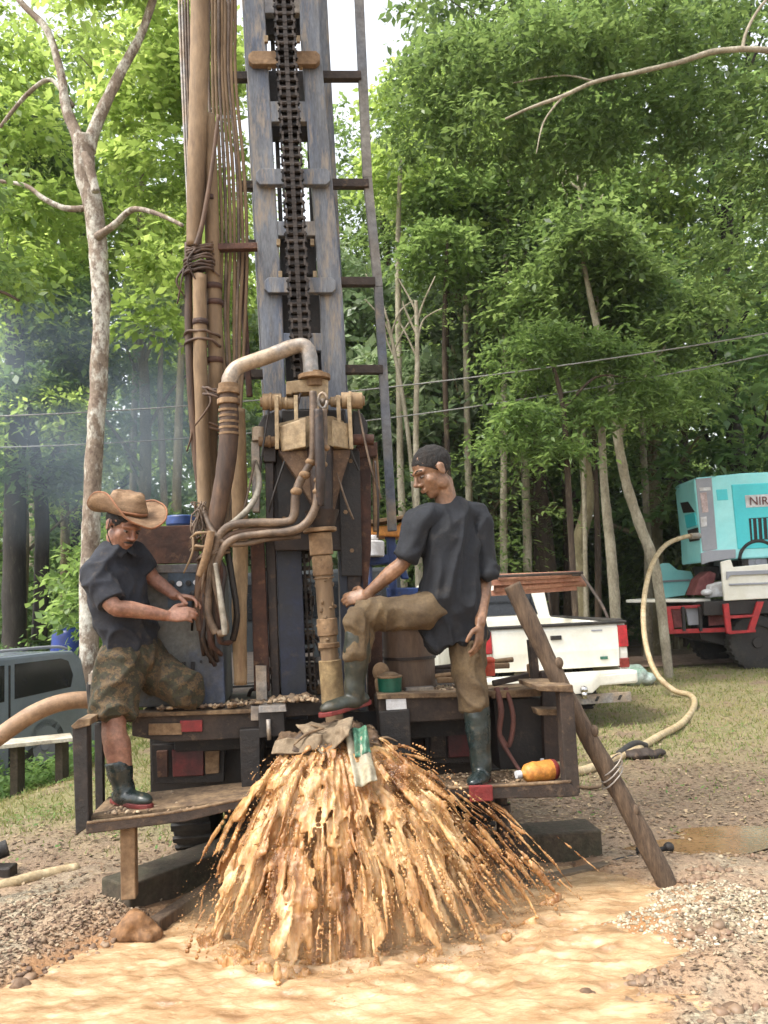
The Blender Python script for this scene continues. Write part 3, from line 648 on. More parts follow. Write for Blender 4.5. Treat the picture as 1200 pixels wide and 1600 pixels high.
shaped_tree('forked_tree', 'forked tree with blotchy white and brown bark standing behind the man in the straw hat', 10.5,
  [(138, 1060, 15.8), (140, 900, 14.4), (146, 740, 13.0), (154, 600, 13.0), (158, 470, 13.5), (148, 340, 14.9), (133, 270, 16.0), (132, 215, 16.0)],
  [[(126, 225, 11.2), (104, 170, 8.0), (94, 110, 6.4), (72, 45, 5.6), (30, 0, 4.8), (0, -60, 4.0)], [(138, 235, 11.2), (152, 190, 9.6), (186, 118, 8.0), (222, 50, 6.4), (242, -10, 5.6), (270, -90, 4.8)],
   [(136, 325, 5.6), (104, 326, 4.7), (68, 310, 4.2), (40, 290, 3.2), (-10, 282, 2.8)], [(152, 370, 7.4, -.2), (178, 352, 5.1, -.4), (206, 328, 4.7, -.6), (240, 332, 3.7, -.8), (285, 352, 2.8, -1)],
   [(112, 165, 5.6, .1), (80, 125, 3.6, .2), (40, 150, 3.2, .3), (-10, 212, 2.4, .4)], [(150, 300, 6.5, -.3), (140, 260, 8.0, -.3), (132, 240, 6.4, -.3)]],
  M_bark1, [(10, 90, 1.8, 45), (160, -60, -.2, 70), (270, 40, 1.6, 60), (230, 150, 1.6, 60), (20, 190, 1.4, 50), (40, 330, 1.6, 60), (250, 260, 1.4, 60), (265, 400, .4, 40), (240, 500, 1.4, 40), (320, 110, 1.8, 60), (20, 420, 1.4, 50)], ML_bright, 560, .15, seed=101)
shaped_tree('olive_trunk_tree', 'slender tree with crooked olive-grey trunk, left of the two pale trunks behind the pickup', 14.5,
  [(912, 1010, 10), (910, 930, 10), (906, 850, 11), (918, 790, 10), (914, 720, 9), (903, 650, 8), (900, 540, 7), (880, 400, 5)], [[(903, 640, 5), (940, 560, 4), (960, 470, 3)]], M_bark3,
  [(890, 380, 0, 90), (960, 450, .5, 80), (840, 470, -.5, 70), (870, 600, -.6, 60)], ML_mid, 480, .13, .24, seed=102)
shaped_tree('pale_trunk_tree', 'straight slim tree with pale grey trunk whitening at its foot beside the pickup tail light', 13.8,
  [(963, 1010, 8), (958, 900, 8.5), (948, 800, 7), (942, 720, 6), (938, 600, 5), (930, 450, 4)], [], M_bark4, [(930, 420, 0, 70), (960, 520, .6, 60), (990, 610, .2, 50)], ML_mid, 340, .13, .24, seed=103)
shaped_tree('leaning_tree', 'slim pale tree leaning left over the flatbed truck, its trunk crossing behind the air hose', 13.2,
  [(1040, 985, 7), (1026, 900, 8), (1000, 820, 8), (980, 760, 7.5), (966, 690, 7), (955, 600, 6), (930, 500, 5), (905, 380, 3)], [[(966, 690, 4), (1000, 600, 3), (1040, 540, 2)]], M_bark4, [(1040, 520, 0, 40), (1085, 480, .3, 36), (920, 380, 0, 50), (980, 430, .2, 40)], ML_mid, 260, .13, .24, seed=104)
shaped_tree('thick_trunk_tree', 'tree with thick dark brown trunk behind the pickup cab', 16.5,
  [(858, 1000, 18), (852, 880, 17), (842, 780, 15), (834, 680, 13), (826, 560, 11), (812, 400, 9), (800, 200, 6)], [], M_bark2, [(780, 180, 0, 110), (860, 120, .5, 110), (720, 120, .6, 80), (850, 300, -.4, 80)], ML_mid, 650, .17, seed=105)
shaped_tree('dark_trunk_tree', 'smoke-veiled tree with broad dark trunk at the left edge', 14.5,
  [(22, 1010, 19), (22, 900, 17), (24, 760, 16), (24, 600, 15), (20, 450, 12), (10, 250, 8)], [[(62, 1000, 12, .4), (66, 820, 11, .4), (54, 700, 9, .2), (30, 600, 7, 0)], [(60, 800, 6, .3), (80, 720, 5, .3), (100, 690, 3, .3)]], M_barkdk,
  [(20, 200, .3, 90), (70, 480, .5, 80), (30, 620, -.2, 60), (110, 560, .8, 70), (60, 740, .3, 55)], ML_dark, 620, .15, seed=106)
for i, (x0, x1, y1, Yd, rr, lab) in enumerate([(273, 283, 560, 15, 8, 'thin grey-brown trunk just left of the tied hose bundle'), (256, 250, 600, 17, 6, 'very thin trunk standing in smoke left of the grey-brown one'),
      (733, 728, 470, 15.5, 6, 'slender straight trunk right behind the head of the dark-haired worker'), (704, 694, 520, 14.5, 5, 'thin yellowish stem rising behind the dark-haired worker'), (765, 775, 560, 18, 7, 'thin mossy trunk to the right of the worker in the black tee'),
      (800, 806, 600, 19, 9, 'brown trunk between the worker in the black tee and the thick dark trunk'),
      (1010, 1000, 520, 16, 6, 'slim straight pale trunk behind the leaning trunk at right'), (884, 878, 480, 17.5, 6, 'thin dark stem between the thick brown trunk and the crooked olive one'), (100, 96, 520, 16.5, 7, 'thin smoky trunk just left of the forked tree'), (205, 212, 560, 18.5, 6, 'thin pale trunk between the forked tree and the blue cabinet'), (672, 664, 430, 18.5, 6, 'thin pale trunk in the gap right of the ladder rail'), (1075, 1062, 470, 19, 8, 'grey trunk rising behind the top of the leaning tree'), (748, 742, 420, 19.5, 5, 'very thin pale stem above the right shoulder of the worker'), (50, 44, 600, 19, 7, 'thin trunk behind the broad dark trunk at the left edge'),
      (628, 622, 380, 14.8, 6, 'pale upright trunk showing between the ladder rail and the bare saplings'), (690, 700, 440, 16, 5, 'slim light stem rising just left of the head of the dark-haired worker'), (716, 708, 400, 17.2, 6, 'pale stem directly above the head of the dark-haired worker'), (785, 790, 420, 15.2, 6, 'light slim trunk above the raised shoulder side of the black tee'), (822, 818, 400, 16, 7, 'rusty brown slim trunk left of the thick dark trunk'), (932, 926, 430, 15, 5, 'thin grey stem between the crooked olive trunk and the straight pale one')]):
    shaped_tree('slim_tree', lab, Yd, [(x0, 1000, rr*1.2), (x0+2, 850, rr), ((x0+x1)/2, 700, rr*.85), (x1, y1, rr*.7), (x1+6, y1-160, rr*.4)], [], (M_bark3, M_bark4, M_bark4, M_bark2)[i % 4],
      [(x1, y1-120, 0, 60), (x1+20, y1-220, .3, 55)], ML_mid if i > 1 and i % 2 else ML_bright, 150, .14, seed=110+i)
# bare pale stems right of the ladder
for i, st in enumerate([[(652, 980, 5), (650, 700, 4.5), (652, 560, 4), (650, 470, 2.5)], [(668, 980, 4), (640, 700, 3.5), (618, 560, 3), (606, 500, 2)], [(912, 980, 4), (910, 560, 3), (911, 400, 3), (903, 270, 2)]]):
    Yd = 13.2+i*.4; br = []
    for k in range(5):
        j = random.Random(i*9+k); ax, ay, _ = st[2]; bx, by, _ = st[3]; t = k/5; x = ax+(bx-ax)*t; y = ay+(by-ay)*t; s = 1 if k % 2 else -1
        br.append([(x, y, 2), (x+s*j.uniform(8, 20), y-j.uniform(20, 45), 1.5), (x+s*j.uniform(20, 45), y-j.uniform(50, 90), .8)])
    shaped_tree('bare_sapling', ['bare pale sapling with upright twigs just right of the ladder foot', 'bare sapling leaning towards the ladder rail', 'bare white stem standing high in front of the dark trees at right'][i], Yd, st, br, M_bark4)
# near branches that hang into the picture from trees beside it
shaped_tree('overhanging_tree', 'tree beyond the right edge whose pale crooked bough crosses the upper right', 9.5,
  [(1420, 1100, 26), (1420, 700, 24), (1400, 300, 20), (1330, 110, 14)],
  [[(1340, 120, 7.3), (1250, 92, 5.9), (1190, 78, 5.0), (1120, 80, 4.6), (1060, 98, 4.0), (1000, 112, 3.6), (930, 128, 3.3), (880, 150, 3.0), (830, 168, 2.3), (790, 186, 1.7)], [(1160, 78, 3.3), (1166, 50, 2.6), (1185, 15, 2.3), (1215, -20, 2.0)], [(930, 128, 2.0, .2), (880, 118, 1.3, .4), (800, 130, 1.0, .6)], [(880, 150, 1.7), (850, 190, 1.3), (838, 240, 0.8)]],
  M_bark4, [(700, 110, 1.2, 70), (790, 95, .9, 75), (880, 60, .6, 80), (980, 50, .6, 80), (1090, 40, .9, 80), (660, 190, 1.5, 60), (760, 200, 1, 60), (880, 230, 1.2, 70), (1000, 190, 1.2, 70), (1120, 180, 1, 70), (1220, 250, .6, 80), (1180, 400, .9, 70)], ML_mid, 820, .105, .22, .45, seed=131, lpt=8)
shaped_tree('feathery_low_tree', 'feathery sapling tree drooping bright fronds behind the worker in the black tee', 11.8,
  [(900, 1000, 5), (890, 800, 5), (880, 640, 4), (860, 560, 3)], [[(886, 720, 3), (840, 680, 2.5), (800, 690, 1.5)], [(880, 640, 3), (930, 590, 2), (980, 590, 1)]], M_bark2,
  [(800, 560, 0, 34), (850, 530, .2, 36), (905, 545, .2, 34), (960, 560, .3, 34), (1000, 610, .3, 30), (820, 650, -.3, 30), (785, 690, -.3, 26), (870, 700, -.2, 28), (930, 640, .1, 30), (1050, 640, .5, 30), (1090, 600, .6, 26)], ML_mid, 420, .10, .2, .45, seed=132, lpt=9)
shaped_tree('left_edge_tree', 'tree beyond the left edge whose low dark sprig reaches into view', 7.5,
  [(-190, 1150, 20), (-180, 700, 18), (-160, 300, 14)], [[(-170, 560, 6), (-80, 480, 4), (-10, 455, 3), (30, 470, 2)]], M_bark2, [(5, 430, .1, 30), (-60, 420, .2, 60), (-150, 250, 0, 110)], ML_mid, 150, .1, seed=133)
# overhead wires
def wire(label, a, b, sag):
    mb = MB(); q = [a.lerp(b, t/20)-UP*(sag*4*(t/20)*(1-t/20)) for t in range(21)]; mb.tube(q, .011, n=5, sub=1)
    return tag(mb.build('overhead_wire', mat('wire_sheath', (.3, .3, .29), rough=.5, bump=0), None, True), label, 'wire')
wire('upper overhead wire rising across the dark trees to the right edge', P(-200, 655, 12.5), P(1420, 480, 11), .35)
wire('lower overhead wire just beneath the upper one, above the white pickup', P(-200, 700, 13.5), P(1420, 505, 11.5), .5)
# ================================================================= DRILLING RIG
RO = L(1.15, .5, 0); RO.z = 0
rig = thing('drilling_rig', 'muddy truck-mounted water well drilling rig with blue-grey chain mast, standing in the clearing', 'drilling rig', RO)
# ---- mast
mast = MB()
mast.Q([(376, -260), (411, -260), (413, 0), (441, 470), (447, 640), (470, 850), (479, 1120), (443, 1120), (430, 850), (412, 612), (383, 60)], .55, .07)
mast = mast.build('mast', M_mastblue, rig, bevel=.006)
m = MB(); m.Q([(456, -260), (491, -260), (500, 60), (536, 470), (541, 620), (556, 850), (564, 1112), (534, 1112), (528, 850), (502, 560), (500, 470), (470, 60)], .55, .07); m.build('mast_column', M_mastblue, mast, bevel=.006)
m = MB(); m.Q([(411, 20), (446, 20), (446, -60), (405, -60)], .555, .05); m.Q([(446, 20), (474, 20), (470, -60), (446, -60)], .555, .05); m.build('head_plate', M_masttop, mast, bevel=.004)
for y0, y1, xl, xr in ((-120, -92, 408, 464), (158, 190, 418, 478), (345, 368, 428, 494), (520, 548, 443, 506), (600, 640, 446, 512)):
    m = MB(); m.Q([(xl-4, y0), (xr+6, y0), (xr+7, y1), (xl-3, y1)], .553, .05); m.build('cross_member', M_mastblue, mast, bevel=.004)
for xl, xr, y0, y1, mm in ((378, 488, -85, -62, M_masttop), (388, 500, 79, 100, M_mud), (400, 516, 263, 288, M_mastblue), (413, 525, 433, 457, M_mastblue)):
    m = MB(); c = 6; m.Q([(xl+c, y0), (xr-c, y0), (xr, y0+c), (xr, y1-c), (xr-c, y1), (xl+c, y1), (xl, y1-c), (xl, y0+c)], .505, .044); m.build('cross_plate', mm, mast, bevel=.004)
# inner dark guides and boxes seen through the openings
m = MB()
for a, b, w_, t in (((414, -200), (452, 640), .75, 9), ((466, -200), (500, 640), .75, 7)):
    m.bar(W(*a, w_), W(*b, w_), .025, .05)
m.build('inner_guide', M_dark, mast, bevel=.002)
for x0, x1, y0, y1 in ((410, 470, 12, 54), (416, 476, 110, 160), (421, 481, 192, 214), (436, 492, 368, 430), (440, 500, 455, 520), (445, 508, 548, 600)):
    m = MB(); m.Q([(x0, y0), (x1, y0), (x1+1, y1), (x0+2, y1)], .66, .06); m.build('inner_box', M_dark, mast, bevel=.004)
for x0, y0 in ((416, 60), (466, 60), (421, 102), (470, 102), (435, 378), (488, 378), (438, 428), (492, 428)):
    m = MB(); m.Q([(x0-3, y0-5), (x0+3, y0-5), (x0+3, y0+5), (x0-3, y0+5)], .53, .02); m.build('lug', M_cream, mast, bevel=.002)
# mast depth: rear columns with bracing
m = MB()
for a, b in (((376, -260), (446, 1090)), ((486, -260), (556, 1090))): m.bar(W(*a, .95), W(*b, .95), .09, .06)
m.build('rear_column', M_mastblue, mast, bevel=.004)
# chain
def chain_link_mesh(inner):
    mb = MB(); h = .022; X, Yv = Vector((1, 0, 0)), Vector((0, 1, 0))
    for s in (-1, -.12, .12, 1):
        x = s*(.030 if inner else .036); mb.box((x, 0, 0), .008, .028, .05); mb.box((x, 0, .018), .009, .034, .02); mb.box((x, 0, -.018), .009, .034, .02)
    for z in (-h, h): mb.cyl((-.034, 0, z), (.034, 0, z), .0125, 8)
    if not inner:
        for z in (-h, h): mb.cyl((-.044, 0, z), (.044, 0, z), .005, 6)
    me = bpy.data.meshes.new('chain_link'); me.from_pydata([tuple(p) for p in mb.v], [], mb.f); me.materials.append(M_chainlt if inner else M_chain); return me
CL = [chain_link_mesh(0), chain_link_mesh(1)]
a = W(430, -260, .45); b = W(473, 590, .45); ln = (b-a).length; npz = int(ln/.044); d = (b-a).normalized(); q = d.to_track_quat('-Z', 'Y')
side = RU-d*RU.dot(d); side.normalize(); rot = Matrix((side, (-d).cross(side), -d)).transposed().to_euler()
ch = MB(); ch.bar(a+RN*.012, b+RN*.012, .085, .006); ch = ch.build('chain', M_chain, rig)  # dark strip added behind the links so their gaps stay dark
def link_run(a, b, par, s=1.):
    ln = (b-a).length; n_ = int(ln/.044); d = (b-a).normalized(); side = (RU-d*RU.dot(d)).normalized(); rt = Matrix((side, (-d).cross(side), -d)).transposed().to_euler()
    for i in range(n_):
        o = bpy.data.objects.new('chain_link', CL[i % 2]); COL.objects.link(o); o.parent = par; o.location = a+d*(.044*(i+.5))-RO; o.rotation_euler = rt; o.scale = (s, 1, 1)
link_run(a, b, ch, 1.42)
a = W(474, 850, .62); b = W(487, 1108, .62); c2 = MB(); c2.bar(a, b, .012, .006); c2 = c2.build('return_chain', M_rust, rig); link_run(a, b, c2, .8)
# ladder
lad = MB(); lad.bar(W(545, -260, .8), W(561, 0, .8), .055, .05); lad.bar(W(561, 0, .8), W(574, 280, .8), .055, .05); lad.bar(W(574, 280, .8), W(591, 450, .8), .052, .05); lad.bar(W(591, 450, .8), W(613, 830, .8), .05, .05)
lad = lad.build('ladder', mat('ladder_paint', srgb(140, 136, 128), srgb(82, 92, 110), srgb(150, 128, 100), scale=1.2, rough=.7), rig, bevel=.004)
for x0, x1, y in ((487, 560, -60), (503, 564, 120), (514, 576, 288), (526, 586, 441), (536, 598, 578)):
    m = MB(); m.bar(W(x0, y, .78), W(x1, y, .78), .05, .05, side=UP); m.build('rung', M_beam, lad, bevel=.004)
for x0, x1, y in ((352, 388, 121), (372, 404, 291), (384, 410, 383), (380, 430, 585)):
    m = MB(); m.bar(W(x0, y, .78), W(x1, y, .78), .05, .05, side=UP); m.build('brace', M_beam, lad, bevel=.004)
# ---- pipe and hose bundle left of the mast
def tube_part(name, pts, m_, par=rig, n=12, label=None, **k):
    k.setdefault('lump', .07); k.setdefault('lf', 14); k.setdefault('sub', 9); mb = MB(); mb.T(pts, n=n, **k); return mb.build(name, m_, par, True, label=label)
bun = tube_part('standpipe', [(312, -260, .45, 15), (312, 0, .45, 14.5), (310, 150, .45, 15), (306, 290, .45, 14), (303, 385, .45, 12)], M_pipe, label='thick mud-coated pipe hanging full height')
tube_part('pipe', [(312, 430, .45, 11), (313, 560, .45, 11), (316, 660, .45, 11), (320, 800, .45, 11)], M_pipe, bun)
tube_part('pipe', [(294, 380, .47, 6), (296, 560, .47, 6.5), (306, 700, .48, 7), (318, 800, .5, 7)], M_hosebr, bun)
tube_part('pipe', [(326, 180, .5, 9), (330, 300, .5, 11), (334, 460, .5, 12), (337, 570, .5, 12), (330, 660, .55, 10), (332, 780, .6, 10)], M_pipe, bun)
for (px, py, r_) in ((333, 445, 14), (336, 470, 13.5), (335, 560, 14), (328, 308, 12), (313, 500, 12.5)):
    m = MB(); q = W(px, py, .45 if px < 320 else .5); m.cyl(q, q-UP*.03, r_*mpp(q)); m.build('pipe_collar', M_rust, bun, True)
rr = random.Random(3)
for i in range(9):
    x0 = 326+i*5.2; x1 = 331+i*6.3; xm = 334+i*6.5; e = rr.uniform(395, 640)
    tube_part('hose', [(x0-4, -260, .55+rr.uniform(0, .12), 2.6), (x0, 0, .56, 2.7), (x0+rr.uniform(-1, 1), 120, .57, 2.6), (x1+rr.uniform(-2, 2), 260, .56, 2.8), (xm, 385, .56, 2.7), (xm-3+rr.uniform(-3, 3), 500, .57, 2.8), (350+i*3.2, 640, .57, 2.8), (352+i*2, 760, .56, 2.8), (345+i, 860, .52, 2.8)], M_pipe if i % 3 else M_hosegr, bun, n=7)
for i in range(4):
    tube_part('cable', [(276+i*5, -260, .62, 2.2), (280+i*4.6, 0, .62, 2.2), (288+i*3.5, 200, .6, 2.2), (294+i*3, 330, .56, 2), (297+i*2, 400, .5, 2)], M_galv if i < 2 else M_hosegr, bun, n=7)
tube_part('pipe', [(378, 385, .6, 5), (381, 470, .6, 5), (386, 560, .6, 5), (390, 620, .6, 5)], M_rust, bun)
m = MB(); m.bar(W(337, 388, .5), W(402, 386, .5), .035, .05, side=UP); m.build('pipe_bracket', M_rust, bun, bevel=.004)
tube_part('sling', [(341, 180, .42, 3), (330, 270, .42, 3.5), (316, 350, .42, 4), (306, 384, .42, 5)], M_hosebr, bun)
# rope lashings
def lash(px, py, w_, rp, turns, h, seed, m_=M_hosebr, tail=1, sq=.6):
    q = W(px, py, w_); R_ = rp*mpp(q); r = random.Random(seed); pts = []
    N = int(turns*14)
    for i in range(N+1):
        a = 2*math.pi*turns*i/N; pts.append(q+RU*(math.cos(a)*R_*(1+r.uniform(-.08, .08)))+RN*(math.sin(a)*R_*sq)+UP*(h*(.5-i/N)+r.uniform(-.006, .006)+.02*math.sin(a*1.0+seed)))
    mb = MB(); mb.tube(pts, .008, n=6, sub=2)
    for k in range(tail):
        a0 = pts[int(N*(.3+.2*k))]; mb.tube([a0, a0+RU*r.uniform(-.06, .03)-UP*.08-RN*.02, a0+RU*r.uniform(-.06, .05)-UP*r.uniform(.12, .22)], [.007, .006, .004], n=6)
    return mb.build('rope_lashing', m_, bun, True)
lash(312, 390, .46, 20, 3.5, .05, 1, tail=2); lash(311, 415, .46, 22, 5, .09, 2, tail=2); lash(316, 530, .47, 26, 2, .1, 3, tail=0); lash(326, 670, .5, 26, 2, .04, 4); lash(340, 615, .35, 22, 2, .06, 5)
# ---- swivel: gooseneck + hose
gn = tube_part('gooseneck', [(357, 606, .3, 12), (360, 590, .3, 12), (374, 573, .31, 12), (420, 556, .33, 12), (462, 541, .35, 12), (478, 543, .35, 12), (484, 560, .35, 12), (486, 592, .35, 12)], M_galv, n=16, sub=8)
for py, r_ in ((600, 16), (608, 18), (624, 18)):
    m = MB(); q = W(357, py, .3); m.cyl(q, q-UP*.028, r_*mpp(q), 18); m.build('coupling_ring', M_mud, gn, 2, bevel=.003)
mh = tube_part('mud_hose', [(357, 612, .3, 14), (358, 660, .3, 15), (354, 720, .3, 15), (344, 780, .3, 14), (330, 850, .3, 13), (318, 920, .31, 12), (318, 970, .33, 11)], M_hosebr, n=16, label='thick brown mud hose hanging from the gooseneck')
m = MB(); q = W(357, 640, .3)
for k in range(5): m.cyl(q-UP*(k*.03), q-UP*(k*.03+.012), 15.8*mpp(q), 16)
m.build('hose_clamp', M_mud, mh, 2)
tube_part('slack_pipe', [(372, 640, .45, 11), (374, 760, .45, 13), (376, 850, .45, 12), (374, 950, .45, 12), (376, 1070, .45, 10)], M_pipelt, n=16, label='pale muddy pipe standing straight on the deck')
# ---- drill head
hd = MB(); hd.Q([(432, 662), (488, 648), (520, 650), (546, 662), (548, 704), (510, 700), (500, 700), (440, 705)], .36, .16); hd = hd.build('drill_head', M_cream, rig, bevel=.006)
# cheek panels, left panel face proud and angled
m = MB(); p = [W(436, 666, .33), W(478, 652, .27), W(478, 698, .27), W(440, 706, .33)]; m.prism(p, RN*.06); m.build('head_panel', M_cream, hd, bevel=.005)
m = MB(); p = [W(519, 655, .27), W(547, 663, .33), W(546, 702, .33), W(521, 697, .27)]; m.prism(p, RN*.06); m.build('head_panel', M_cream, hd, bevel=.005)
m = MB(); m.T([(436, 702, .42, 3), (500, 702, .42, 3)], n=6); m.Q([(434, 704), (550, 702), (536, 745), (522, 800), (495, 800), (462, 745)], .33, .2); m.build('gearbox', mat('gearbox_mud', srgb(112, 86, 62), srgb(78, 58, 43), srgb(144, 118, 88), scale=6, rough=.8, bump=.6), hd, bevel=.01)
m = MB(); q = W(503, 800, .36)
m.cyl(W(500, 700, .34), W(504, 800, .32), .07, 18, .052); m.cyl(W(503, 798, .31), W(504, 826, .31), .09, 18, .06); m.build('spindle', M_brown, hd, 2)
m = MB(); m.Q([(447, 596), (500, 590), (513, 594), (513, 640), (488, 640), (486, 612), (456, 614), (456, 616), (447, 616)], .33, .1); m.build('swivel_block', M_cream, hd, bevel=.005)
m = MB(); q = W(491, 590, .36); m.cyl(q+UP*.012, q-UP*.012, .085, 20); m.cyl(q+UP*.03, q-UP*.05, .05, 20); m.build('swivel_flange', M_mud, hd, 2, bevel=.002)
for x0, x1, y, rp, w_ in ((410, 440, 628, 13, .36), (436, 462, 630, 9, .37), (533, 566, 626, 13, .36), (516, 534, 628, 8, .37)):
    m = MB(); a = W(x0, y, w_); b = W(x1, y, w_); R_ = rp*mpp(a); m.cyl(a, b, R_, 18); m.cyl(a.lerp(b, .35), a.lerp(b, .5), R_*1.12, 18); m.cyl(a-RU*.012, a+RU*.004, R_*.6, 10); m.cyl(b-RU*.004, b+RU*.012, R_*.6, 10); m.build('roller', M_pipelt, hd, 2, bevel=.003)
m = MB(); a = W(504, 626, .24); m.tube([a+RN*.0+Vector((math.cos(t)*.022, 0, math.sin(t)*.04)) for t in [k*.524 for k in range(13)]], .008, n=6, sub=1); m.cyl(a, a+RN*.1, .014); m.build('clevis', M_galv, hd, True)
for x0, x1 in ((432, 433), (545, 549), (462, 463), (528, 530)):
    m = MB(); m.bar(W(x0, 618, .32), W(x1, 702 if x0 in (432, 545) else 660, .32), .02, .02); m.build('tie_rod', M_cream, hd, bevel=.002)
for x0, x1, y, rp in ((404, 436, 690, 8), (549, 584, 687, 9)):
    m = MB(); a = W(x0, y, .38); b = W(x1, y, .38); m.cyl(a, b, rp*mpp(a), 16); m.cyl(a.lerp(b, .45), a.lerp(b, .6), rp*mpp(a)*1.2, 16); m.build('shaft_end', M_mud if x0 < 500 else M_rust, hd, 2, bevel=.002)
for pl_ in ([(436, 640), (412, 648), (403, 664), (404, 682), (430, 684)], [(552, 640), (566, 646), (575, 662), (574, 682), (552, 682)]):
    m = MB(); m.Q(pl_, .42, .2); m.build('side_cheek', M_dark, hd, bevel=.006)
m = MB(); m.Q([(440, 640), (540, 640), (540, 705), (440, 705)], .47, .07); m.build('carriage_plate', M_dark, hd, bevel=.006)
# big dark carriage behind
m = MB(); m.Q([(414, 700), (560, 700), (566, 860), (562, 940), (545, 940), (540, 860), (430, 860), (424, 830)], .475, .07); m = m.build('carriage', M_brown, rig, bevel=.006)
cg = m
for poly, mm, w_, dd in (([(430, 705), (500, 705), (490, 830), (436, 830)], M_dark, .455, .018), ([(528, 705), (562, 705), (566, 900), (534, 900)], M_dark, .455, .018)):
    m = MB(); m.Q(poly, w_, dd); m.build('carriage_cover', mm, cg, bevel=.003)
for x0, y0 in ((444, 720), (444, 810), (548, 720), (550, 860), (484, 720), (540, 800)):
    m = MB(); q = W(x0, y0, .45); m.cyl(q, q+RN*.02, .012, 6); m.build('bolt', M_mud, cg)
# columns flanking
m = MB(); m.Q([(558, 700), (580, 700), (580, 860), (572, 940), (556, 940)], .5, .09); m.Q([(556, 696), (590, 690), (590, 712), (558, 716)], .49, .1); m.build('right_guide', M_rust, rig, bevel=.006)
m = MB(); m.Q([(582, 700), (590, 704), (594, 760), (592, 830), (584, 830)], .56, .05); m.build('hose_guard', M_mud, rig, bevel=.004)
m = MB(); m.Q([(392, 690), (406, 690), (406, 800), (394, 800)], .44, .06); m.cyl(W(404, 668, .44), W(404, 690, .44), .035); m.build('valve_post', M_galv, rig, 2, bevel=.004)
m = MB(); m.Q([(414, 700), (428, 700), (428, 830), (416, 830)], .43, .06); m.Q([(408, 688), (432, 688), (432, 722), (412, 722)], .41, .08); m.build('hydraulic_ram', M_brown, rig, 2, bevel=.006)
m = MB(); m.Q([(391, 838), (412, 838), (422, 1080), (397, 1080)], .5, .09); m.build('red_brown_post', M_rust, rig, bevel=.006)
m = MB(); m.Q([(399, 1040), (416, 1040), (418, 1110), (401, 1110)], .47, .02); m.build('grey_strap', M_galv, rig, bevel=.002)
m = MB(); m.Q([(414, 840), (430, 838), (438, 1090), (424, 1090)], .56, .08); m.build('inner_post', M_brown, rig, bevel=.006)
m = MB(); m.Q([(431, 838), (470, 838), (481, 1124), (441, 1124)], .535, .012); m.build('mast_foot_plate', M_darkblue, rig, bevel=.004)
m = MB(); m.Q([(529, 838), (560, 838), (572, 940), (572, 1110), (536, 1110)], .5, .045); m.build('mast_foot_plate', M_darkblue, rig, bevel=.004)
m = MB(); m.Q([(572, 930), (596, 930), (600, 1112), (576, 1112)], .6, .08); m.build('brown_post', M_rust, rig, bevel=.006)
for x0, y0, x1, y1, mm in ((462, 905, 482, 925, M_galv), (466, 925, 484, 960, M_rust), (470, 985, 492, 1000, M_mud), (474, 1035, 500, 1062, M_brown), (478, 1070, 502, 1085, M_mud), (462, 862, 480, 880, M_paper)):
    m = MB(); m.Q([(x0, y0), (x1, y0), (x1, y1), (x0, y1)], .66, .05); m.build('chain_bracket', mm, rig, bevel=.003)
# hydraulic hoses
hy = tube_part('hydraulic_hose', [(489, 612, .2, 6), (490, 660, .19, 6.5), (489, 705, .2, 6), (484, 725, .21, 6), (469, 752, .22, 7), (462, 775, .22, 7), (459, 806, .22, 7), (446, 816, .22, 7), (400, 817, .22, 7), (366, 820, .22, 7), (347, 832, .23, 7), (336, 860, .24, 7), (328, 910, .26, 6), (326, 960, .27, 6), (338, 990, .27, 6)], M_hosegr, n=10, label='grey hose looping out of the drill head to the left')
for (px, py) in ((486, 722), (476, 742), (463, 768)):
    m = MB(); q = W(px, py, .215); m.ell(q, 9.5*mpp(q), 9.5*mpp(q), 7*mpp(q)); m.build('hose_fitting', M_mud, hy, True)
h2 = tube_part('hydraulic_hose', [(505, 640, .2, 6), (506, 690, .2, 6), (502, 730, .2, 6), (497, 765, .2, 6.5), (492, 795, .2, 6.5), (478, 818, .2, 7), (455, 830, .2, 7), (410, 834, .21, 6), (370, 840, .22, 6), (348, 858, .22, 6), (336, 900, .24, 6), (346, 950, .26, 6), (352, 985, .27, 6), (340, 990, .27, 6)], M_hosegr, n=10)
for (px, py) in ((499, 750), (497, 768), (507, 700), (503, 726)):
    m = MB(); q = W(px, py, .2); m.ell(q, 9*mpp(q), 9*mpp(q), 6*mpp(q)); m.build('hose_fitting', M_mud, h2, True)
tube_part('hydraulic_hose', [(497, 640, .17, 7), (499, 700, .16, 8), (501, 745, .17, 8), (500, 790, .2, 7)], M_brown, n=10, label='dark hose down the middle of the drill head')
tube_part('hydraulic_hose', [(397, 720, .36, 5), (404, 745, .34, 5), (402, 770, .32, 5), (388, 795, .28, 5), (366, 815, .25, 5), (350, 828, .24, 5)], M_dull, n=8, label='thin whitish hose beside the drill head')
tube_part('hydraulic_hose', [(440, 826, .23, 4), (395, 828, .23, 4), (360, 836, .23, 5), (338, 860, .24, 5), (318, 900, .27, 5), (308, 940, .29, 5), (312, 985, .3, 5)], M_hosebr, n=8)
tube_part('hydraulic_hose', [(470, 838, .24, 4), (420, 842, .24, 4.5), (380, 850, .24, 4.5), (352, 848, .23, 5), (335, 835, .24, 5), (318, 800, .3, 5)], M_hosegr, n=8)
for i in range(9):
    x = 309+i*4.6
    tube_part('control_hose', [(322+i*1.2, 862, .28, 5), (x+3, 890, .28+.01*(i % 3), 5), (x, 930, .29, 5.2), (x+2, 965, .3, 5), (x+5-(i%3)*3, 975+rr.uniform(0, 30), .31, 4.5), (x+12+rr.uniform(-8, 8), 1000+rr.uniform(0, 40), .40, 3.5)], (M_hosebr, M_rust, M_brown)[i % 3], n=8)
